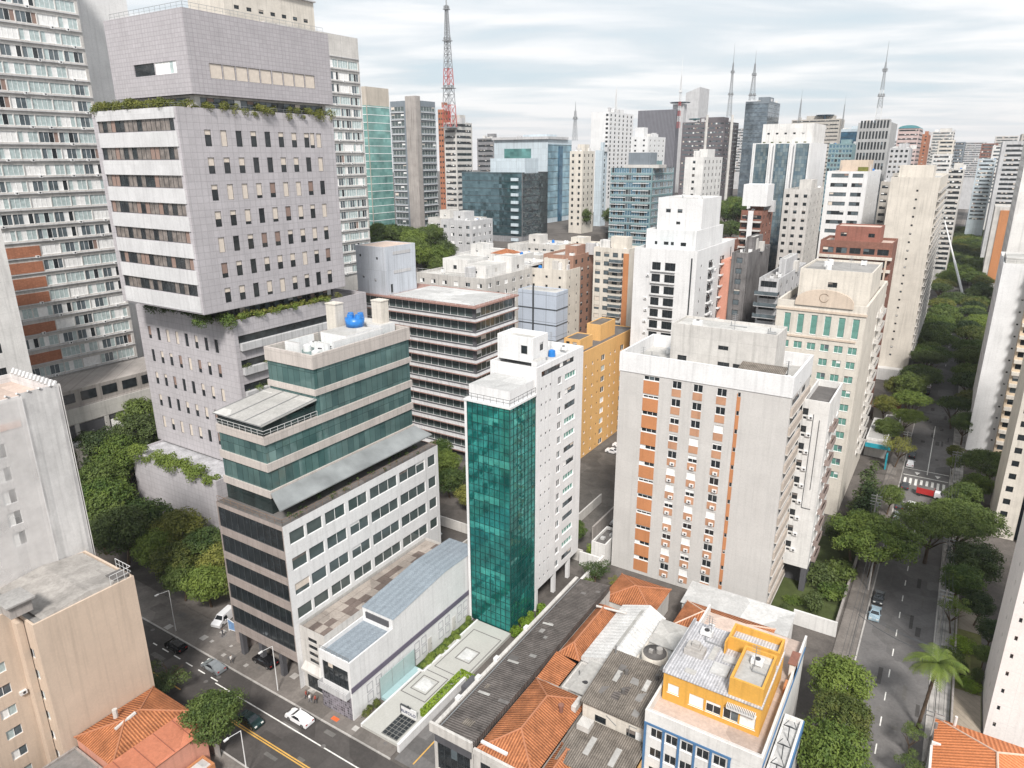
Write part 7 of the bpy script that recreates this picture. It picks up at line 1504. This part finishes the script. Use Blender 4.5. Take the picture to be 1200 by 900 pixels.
# ================================================================== VEHICLES
TYRE = plain('tyre_rubber', (.02, .02, .02), .85); RIM = plain('wheel_rim', (.45, .45, .46), .35, .8); CGL = plain('car_glass', (.015, .018, .022), .05, spec=1)
LAMP = plain('headlamp', (.75, .75, .72), .15); TAIL = plain('tail_lamp', (.35, .01, .01), .25)
def paint(n, c, metal=.2): return plain(n, c, .22, metal, .03, 1, .6)
def car(x, y, label, mat, head, Ln=4.4, Wd=1.78, H_=1.45, kind='sedan', group=None, name='parked_car', z=.0):
    """built along +X, nose at +X"""
    e = empty(name, (x, y, z), label, 'van' if kind == 'van' else 'car', group, head); hl, hw = Ln/2, Wd/2
    if kind == 'sedan': P = [(-hl, .45), (-hl+.02, .80), (-hl+.12, .98), (-hl+.75, 1.02), (-hl+1.35, 1.40), (-hl+1.9, H_), (.35, H_-.02), (1.18, .98), (hl-.35, .84), (hl-.03, .66), (hl, .42)]
    elif kind == 'suv': P = [(-hl, .5), (-hl+.03, .95), (-hl+.3, 1.5), (-hl+.55, H_), (.5, H_-.02), (1.25, 1.12), (hl-.3, 1.0), (hl-.02, .78), (hl, .48)]
    else: P = [(-hl, .45), (-hl+.03, 1.2), (-hl+.1, H_-.1), (-hl+.3, H_), (.9, H_), (1.55, 1.15), (hl-.25, .95), (hl, .75), (hl, .45)]
    base = [(hl, .25), (-hl, .25)]
    m = MB(); n = len(P)
    def inset(z): return hw-(0 if z < .95 else min(.26, (z-.95)*.45))
    secs = P+base; k = len(secs)
    left = [(px, inset(pz), pz) for px, pz in secs]; right = [(px, -inset(pz), pz) for px, pz in secs]
    for i in range(k):
        j = (i+1) % k; m.q(left[i], left[j], right[j], right[i])
    m.poly(left); m.poly(list(reversed(right))); body = m.build('body', mat, e)
    bv = body.modifiers.new('bevel', 'BEVEL'); bv.width = .05; bv.segments = 2; bv.limit_method = 'ANGLE'
    def gl(i, j, name='windscreen', t=.12):
        (xa, za), (xb, zb) = P[i], P[j]; mm = MB(); ya, yb = inset(za)-.1, inset(zb)-.1
        nx, nz = -(zb-za), (xb-xa); q = math.hypot(nx, nz); nx, nz = nx/q*.018, nz/q*.018
        if nz < 0: nx, nz = -nx, -nz
        A = lambda x, z, y: (x+nx, y, z+nz)
        xa2, za2, xb2, zb2 = xa+(xb-xa)*t, za+(zb-za)*t, xb-(xb-xa)*t, zb-(zb-za)*t
        mm.q(A(xa2, za2, ya), A(xb2, zb2, yb), A(xb2, zb2, -yb), A(xa2, za2, -ya)); mm.build(name, CGL, e)
    if kind == 'sedan': gl(6, 7); gl(3, 5, 'rear_window', .08); sx0, sx1, tx0, tx1 = -hl+1.15, .95, -hl+1.7, .3
    elif kind == 'suv': gl(4, 5); gl(1, 2, 'rear_window'); sx0, sx1, tx0, tx1 = -hl+.35, 1.05, -hl+.65, .45
    else: gl(4, 5); sx0, sx1, tx0, tx1 = .1, 1.3, .2, .85
    for sg in (-1, 1):
        mm = MB(); zb, zt = 1.0, H_-.1; yb, yt = (inset(zb)+.012)*sg, (inset(zt)+.012)*sg
        mm.q((sx0, yb, zb), (sx1, yb, zb), (tx1, yt, zt), (tx0, yt, zt)); mm.build('side_window', CGL, e)
        mm = MB(); mm.box(hl-.16, sg*(hw-.5), .58, hl+.01, sg*(hw-.12), .74); mm.build('headlight', LAMP, e)
        mm = MB(); mm.box(-hl-.012, sg*(hw-.42), .68, -hl+.1, sg*(hw-.1), .86); mm.build('tail_light', TAIL, e)
        for wx in (-hl+.85, hl-.85):
            mm = MB(); nn = 16; r_ = .33
            for ya, yb_, rad, mi in ((sg*(hw-.2), sg*(hw+.015), r_, 0), (sg*(hw+.016), sg*(hw+.02), r_*.62, 0)):
                a0 = [(wx+rad*math.cos(2*math.pi*i/nn), ya, r_+rad*math.sin(2*math.pi*i/nn)) for i in range(nn)]; a1 = [(p[0], yb_, p[2]) for p in a0]
                for i in range(nn): j = (i+1) % nn; mm.q(a0[i], a0[j], a1[j], a1[i], mi)
                mm.poly(a1, mi)
            wh = mm.build('wheel', TYRE, e)
            mr = MB(); mr.poly([(p[0], sg*(hw+.022), p[2]) for p in a1]); mr.build('rim', RIM, wh)
        mm = MB(); mm.box(.75, sg*(hw+.002), .98, .92, sg*(hw+.16), 1.1); mm.build('wing_mirror', mat, e)
    return e
P_WH = paint('white_car_paint', (.80, .80, .82), .0); P_SIL = paint('silver_car_paint', (.42, .46, .49), .6); P_BLK = paint('black_car_paint', (.012, .012, .014), .2); P_BLU = paint('pale_blue_car_paint', (.38, .50, .58), .3)
P_RED = paint('red_truck_paint', (.42, .03, .03), .0); P_GRN = paint('dark_green_car_paint', (.02, .05, .05), .3); P_DGR = paint('dark_grey_car_paint', (.06, .065, .07), .4)
EA, NO, SO, WE = 0, math.pi/2, -math.pi/2, math.pi
car(-74.4, 56.2, 'white sedan driving along the road past the annexes', P_WH, WE, 4.6, name='car')
car(-95.6, 57.0-.6, 'silver grey sedan on the road before the dark block', P_SIL, WE, 4.5, name='car')
car(-105.8, 56.6-.4, 'black hatchback driving behind the silver sedan', P_BLK, WE, 4.2, kind='suv', H_=1.5, name='car')
car(-89.2, 61.9, 'black sports utility car parked under the dark office block', P_BLK, WE, 4.6, 1.85, 1.6, 'suv', z=.13)
car(-105.2, 65.6, 'white van parked on the pavement beside the dark block', P_WH, R(-75), 4.9, 1.95, 1.9, 'van', name='parked_van', z=.13)
car(-80.4, 51.9, 'dark green car half hidden by the street tree', P_GRN, EA, 4.2, name='car')
car(-3.1, 131.5, 'pale blue sedan parked at the left kerb, the nearer one', P_BLU, SO, 4.3)
car(-3.1, 137.4, 'dark sedan parked behind the pale blue one at the left kerb', P_DGR, SO, 4.3)
car(-3.1, 169.5, 'pale blue car under the tree before the zebra crossing, nearest of the queue', P_BLU, NO, 4.2, group=None)
car(-3.1, 176.4, 'silver blue car second in the queue by the round tree', P_SIL, NO, 4.3)
car(-3.2, 182.5, 'dark car third in the queue beside the round tree', P_DGR, NO, 4.2)
car(-.6, 184, 'white car in the middle lane by the zebra crossing', P_WH, NO, 4.3, name='car')
car(-3.0, 195.4, 'dark car half under the round tree at the zebra crossing', P_DGR, NO, 3.9, name='car')
car(-70.5, 100.5, 'pale car parked in the gap behind the event hall', P_SIL, EA, 4.2)
car(-55.2, 158, 'white van like car in the stained car park', P_WH, NO, 4.8, 1.9, 1.9, 'van', name='parked_van', z=.02)
for x, y, lb, mt in ((-57.6, 137.2, 'white car parked in the yard bays, nearest to the white tower', P_WH), (-57.6, 144, 'silver car parked in the yard bays beyond the nearest white one', P_SIL), (-57.4, 150.8, 'dark car parked in the middle of the yard bays', P_DGR), (-57.6, 161, 'white car parked at the far end of the yard bays', P_WH)): car(x, y, lb, mt, EA, 4.2, z=.01)
for x, y, lb, mt in ((-72, 114, 'silver car behind the office block beside the pale wall', P_SIL), (-76.5, 106, 'black car in the shade behind the office block', P_BLK)): car(x, y, lb, mt, NO, 4.2, z=.01)
for x, y, lb, mt in ((-64, 176, 'white car at the foot of the yellow block, left one', P_WH), (-64, 181, 'white car at the foot of the yellow block, right one', P_WH), (-64, 186, 'silver car at the foot of the yellow block', P_SIL)): car(x-13, y, lb, mt, EA, 4.2, z=.01)
car(3.2, 520, 'dark lorry cab like car at the foot of the crane', P_DGR, NO, 5, kind='suv', name='car')
car(-1.5, 575, 'red car beyond the crane', P_RED, NO, name='car'); car(1.5, 590, 'white car beyond the crane', P_WH, NO, name='car'); car(5.3, 455, 'white car parked opposite the crane', P_WH, NO)
rr = random.Random(55)
for i, (y, lb, mt) in enumerate(((212, 'white car parked at the left kerb just beyond the zebra crossing', P_WH), (219, 'dark car parked under the loose pale tree on the left', P_DGR), (277, 'silver car parked beyond the little red roofed house, the nearest there', P_SIL), (286, 'black car parked behind the silver one beyond the red roofed house', P_BLK),
        (295, 'white car parked below the tall blank cream wall', P_WH), (304, 'grey car parked behind the white one below the blank cream wall', P_SIL), (313, 'dull red car parked below the tall blank cream wall', P_RED))): car(-3.0, y, lb, mt, NO, 4.2)
for x, y, lb, mt in ((-92, 111, 'silver car by the back garden wall', P_SIL), (-86.5, 106, 'white car by the back garden wall', P_WH)): car(x, y, lb, mt, EA, 4.2, z=.01)
# red truck
e = empty('truck', (2.3, 192.6, 0), 'small truck with red body and white cab stopped at the zebra crossing', 'truck', None, R(-4))
m = MB(); m.box(-3.2, -1.1, .9, 1.5, 1.1, 2.7); m.box(-3.1, -1.0, 2.71, 1.4, 1.0, 2.76, 1); m.build('cargo_body', [P_RED, R_DARK], e)
m = MB(); m.poly([(1.7, -1.0, .5), (3.6, -1.0, .5), (3.6, -1.0, 1.3), (3.1, -1.0, 2.2), (1.7, -1.0, 2.2)]); m.poly([(1.7, 1.0, 2.2), (3.1, 1.0, 2.2), (3.6, 1.0, 1.3), (3.6, 1.0, .5), (1.7, 1.0, .5)])
for a, c in (((1.7, 2.2), (3.1, 2.2)), ((3.1, 2.2), (3.6, 1.3)), ((3.6, 1.3), (3.6, .5)), ((1.7, .5), (1.7, 2.2))): m.q((a[0], 1, a[1]), (a[0], -1, a[1]), (c[0], -1, c[1]), (c[0], 1, c[1]))
m.build('cab', P_WH, e); m = MB(); m.q((3.15, .85, 2.14), (3.15, -.85, 2.14), (3.6, -.85, 1.4), (3.6, .85, 1.4)); m.build('windscreen', CGL, e)
for wx in (-2.3, 2.6):
    for sg in (-1, 1):
        m = MB(); nn = 14; a0 = [(wx+.45*math.cos(2*math.pi*i/nn), sg*.8, .45+.45*math.sin(2*math.pi*i/nn)) for i in range(nn)]; a1 = [(p[0], sg*1.12, p[2]) for p in a0]
        for i in range(nn): j = (i+1) % nn; m.q(a0[i], a0[j], a1[j], a1[i])
        m.poly(a1); m.build('wheel', TYRE, e)
e.scale = (.82, .85, .85)
# crane truck
e = empty('crane_truck', (3.6, 503, 0), 'truck crane with a long pale boom raised over the far street', 'crane')
m = MB(); m.box(-1.3, -5, .8, 1.3, 2.5, 2.2); m.box(-1.3, 2.6, .6, 1.3, 5, 3.0); m.build('chassis', P_SIL, e); m = MB(); m.cyl(0, -1, 2.2, 3.4, 1.2, n=12); m.build('turntable', METAL, e)
m = MB(); a = Vector((0, -1, 3.2)); t = Vector((-16.5, 20, 44)); m.tube(a, a.lerp(t, .45), .75, 6, 0, .65); m.tube(a.lerp(t, .45), t, .5, 6, 0, .35); m.build('boom', WMETAL, e)
for wx in (-4, -2.5, 3.8):
    for sg in (-1, 1): m = MB(); m.box(sg*1.0, wx-.5, 0, sg*1.35, wx+.5, 1.0); bb = m.build('wheel', TYRE, e)
# ================================================================== STREET FURNITURE
def pole(x, y, h, label, arms=2, lean=0, lamp=False, mat=CONC, name='utility_pole', cat='pole', z=.13):
    e = empty(name, (x, y, z), label, cat); m = MB(); m.cyl(0, 0, 0, h, .17 if not lamp else .09, .10 if not lamp else .06, n=8); m.build('post', mat, e)
    if lamp:
        m = MB(); m.tube((0, 0, h), (0, -1.9, h+.35), .05, 5); m.build('arm', mat, e); m = MB(); m.box(-.14, -2.6, h+.25, .14, -1.9, h+.42); m.build('lamp_head', WMETAL, e)
    else:
        for i in range(arms): m = MB(); m.box(-1.1, -.06, h-.5-.7*i, 1.1, .06, h-.36-.7*i); m.build('crossarm', METAL, e)
        m = MB(); m.cyl(.35, .1, h-2.9, h-2.0, .22, n=10); m.build('transformer', METAL, e)
    return e
pole(-7.3, 158.5, 12.5, 'pale concrete utility pole with many crossarms by the cypress trees', 4)
pole(-5.2, 140, 9.5, 'utility pole on the left pavement behind the parked sedans', 2); pole(6.9, 152, 9.5, 'utility pole on the right pavement under the dark full tree', 3)
pole(7.2, 132, 9, 'utility pole on the right pavement near the lime hedge', 3); pole(7.1, 205, 9, 'utility pole on the right pavement at the zebra crossing', 2); pole(-5.0, 214, 9, 'utility pole on the left pavement beyond the zebra crossing', 2)
pole(-82.3, 58.7, 8.5, 'white street lamp in front of the annexes', lamp=True, mat=WMETAL, name='street_lamp', cat='street lamp'); pole(-110.2, 59.0, 8.5, 'white street lamp behind the black hatchback', lamp=True, mat=WMETAL, name='street_lamp', cat='street lamp')
pole(-72.9, 45.4, 7.5, 'slim white pole on the near pavement at the bottom edge', lamp=True, mat=WMETAL, name='street_lamp', cat='street lamp'); pole(7.0, 98, 9, 'concrete pole beside the palm on the right pavement', 2)
m = MB(); 
def wire(a, c, sag=.8, r_=.03):
    a, c = Vector(a), Vector(c); p = a
    for i in range(1, 9): t = i/8; q = a.lerp(c, t)-Vector((0, 0, sag*4*t*(1-t))); m.tube(p, q, r_, 3); p = q
for (xa, ya, za), (xb, yb, zb) in (((6.9, 152, 9.2), (7.2, 132, 8.7)), ((7.2, 132, 8.7), (7.0, 98, 8.7)), ((6.9, 152, 9.2), (7.1, 205, 8.7)), ((-5.2, 140, 9.2), (-7.3, 158.5, 12.1)), ((-5.2, 140, 9.2), (-5.0, 84, 9)), ((-7.3, 158.5, 12.1), (-5, 214, 8.6)), ((-5.2, 118, 9), (7.2, 114, 8.6))):
    for dx in (-.9, -.3, .3, .9): wire((xa+dx, ya, za), (xb+dx, yb, zb))
    wire((xa, ya, za-1.2), (xb, yb, zb-1.2), 1.0, .06)
tag(m.build('overhead_cables', FR_D), 'black overhead cables strung along both pavements of the street', 'cables')
e = empty('direction_board', (-101.0, 64.2, .13), 'small blue and white board on a white stand beside the dark block', 'sign')
m = MB(); m.poly([(-.9, 0, .4), (.9, .3, .4), (.9, .3, 1.9), (-.9, 0, 2.6)]); m.poly([(-.9, .05, 2.6), (.9, .35, 1.9), (.9, .35, .4), (-.9, .05, .4)]); m.build('panel', plain('blue_board', (.16, .28, .48), .5, var=.3), e)
m = MB(); m.box(-1.0, -.08, 0, -.9, .1, 2.7); m.tube((-.9, 0, 2.6), (.95, .3, 1.9), .07, 5); m.tube((-.9, 0, .35), (.95, .3, .35), .07, 5); m.build('stand', WMETAL, e)
e = empty('market_umbrella', (8.4, 141.5, .13), 'small tan parasol on the right pavement', 'parasol'); m = MB(); m.cyl(0, 0, 0, 2.2, .04, n=6); m.build('post', WMETAL, e); m = MB(); m.cyl(0, 0, 1.9, 2.5, 1.4, .05, n=8); m.build('canopy', W_BEIGE, e)
for i, (x, y, lb) in enumerate(((-56.2, 86.2, 'white planter box by the plaza edge, farther one'), (-56.6, 79.6, 'white planter box by the plaza edge, nearer one'))): pass
# ================================================================== PEOPLE
SKIN = plain('skin', (.33, .19, .13), .6, var=.05); HAIR = plain('dark_hair', (.02, .015, .012), .7)
def person(x, y, rz, label, top, legs, z=.13, h=1.7, stride=.22, arm=.15):
    s = h/1.7
    J = {'pel': (0, 0, .95), 'che': (.02, 0, 1.28), 'nek': (.03, 0, 1.46), 'hed': (.05, 0, 1.56), 'hd2': (.05, 0, 1.68),
         'lh': (0, .1, .90), 'lk': (stride*.6, .1, .50), 'la': (stride, .1, .09), 'lt': (stride+.17, .11, .04),
         'rh': (0, -.1, .90), 'rk': (-stride*.2, -.1, .50), 'ra': (-stride, -.1, .10), 'rt': (-stride+.16, -.11, .04),
         'ls': (.02, .19, 1.40), 'le': (-arm*.6, .23, 1.12), 'lw': (arm*.1, .25, .88), 'l5': (arm*.3, .25, .79), 'rs': (.02, -.19, 1.40), 're': (arm*.6, -.23, 1.12), 'rw': (arm*1.6, -.24, .92), 'r5': (arm*2.1, -.24, .84)}
    Rd = {'pel': .145, 'che': .15, 'nek': .055, 'hed': .09, 'hd2': .095, 'lh': .10, 'lk': .065, 'la': .045, 'lt': .045, 'rh': .10, 'rk': .065, 'ra': .045, 'rt': .045, 'ls': .065, 'le': .045, 'lw': .032, 'l5': .04, 'rs': .065, 're': .045, 'rw': .032, 'r5': .04}
    E_ = [('pel', 'che'), ('che', 'nek'), ('nek', 'hed'), ('hed', 'hd2'), ('pel', 'lh'), ('lh', 'lk'), ('lk', 'la'), ('la', 'lt'), ('pel', 'rh'), ('rh', 'rk'), ('rk', 'ra'), ('ra', 'rt'), ('che', 'ls'), ('ls', 'le'), ('le', 'lw'), ('lw', 'l5'), ('che', 'rs'), ('rs', 're'), ('re', 'rw'), ('rw', 'r5')]
    K = list(J); me = bpy.data.meshes.new('person'); me.from_pydata([tuple(c*s for c in J[k]) for k in K], [(K.index(a), K.index(c)) for a, c in E_], [])
    ob = link('person', me, None, (x, y, z), rz); sk = ob.modifiers.new('skin', 'SKIN'); 
    for i, k in enumerate(K): v = me.skin_vertices[0].data[i] if me.skin_vertices else None
    if not me.skin_vertices:
        pass
    for i, k in enumerate(K):
        d = me.skin_vertices[0].data[i]; d.radius = (Rd[k]*s, Rd[k]*s); d.use_root = (k == 'pel')
    sb = ob.modifiers.new('sub', 'SUBSURF'); sb.levels = 1; sb.render_levels = 1
    bpy.context.view_layer.update(); dg = bpy.context.evaluated_depsgraph_get(); me2 = bpy.data.meshes.new_from_object(ob.evaluated_get(dg)); ob.modifiers.clear(); ob.data = me2
    me2.materials.clear()
    for mt in (top, legs, SKIN, HAIR): me2.materials.append(mt)
    for p in me2.polygons:
        c = p.center/s; p.material_index = 1 if c.z < .93 and abs(c.y) < .2 else 2 if (c.z > 1.44 or c.z < .95) else 0
        if c.z > 1.62 and c.x < .1: p.material_index = 3
        if c.z < .1: p.material_index = 3
    return tag(ob, label, 'person')
CW = plain('white_cloth', (.75, .74, .72), .8); CB = plain('dark_cloth', (.05, .05, .06), .85); CR_ = plain('red_cloth', (.35, .08, .06), .85); CG = plain('grey_cloth', (.22, .22, .24), .85)
try:
    person(-94.2, 58.9, 0, 'person in a white shirt and dark trousers walking at the kerb by the silver sedan', CW, CB)
    person(-75.8, 59.6, math.pi, 'person in a white top walking past the annex front', CW, CG); person(-74.9, 59.9, math.pi, 'person in a dark red top walking behind the one in white', CR_, CB)
    person(-77.0, 59.9, .3, 'person in dark red standing by the annex awning', CR_, CB); person(-101.6, 62.6, 1.2, 'person in dark clothes standing by the blue board', CB, CB)
    person(7.6, 203.0, 1.5, 'person in white waiting on the right at the zebra crossing', CW, CB, .13)
except Exception as ex: print('PERSON FAIL', ex)
# ================================================================== HAZE
hz = MB(); hz.box(-2200, -250, -1.2, 1200, 3200, 215); hm = bpy.data.materials.new('haze'); hm.use_nodes = True; hn = hm.node_tree; hn.nodes.clear()
ho = N(hn, 'ShaderNodeOutputMaterial'); hv = N(hn, 'ShaderNodeVolumePrincipled'); hv.inputs['Color'].default_value = (.94, .96, 1, 1); hv.inputs['Density'].default_value = .0001; hv.inputs['Anisotropy'].default_value = .2
hn.links.new(hv.outputs[0], ho.inputs['Volume']); tag(hz.build('haze', hm), 'thin pale haze over the city', 'haze', None, 'stuff')
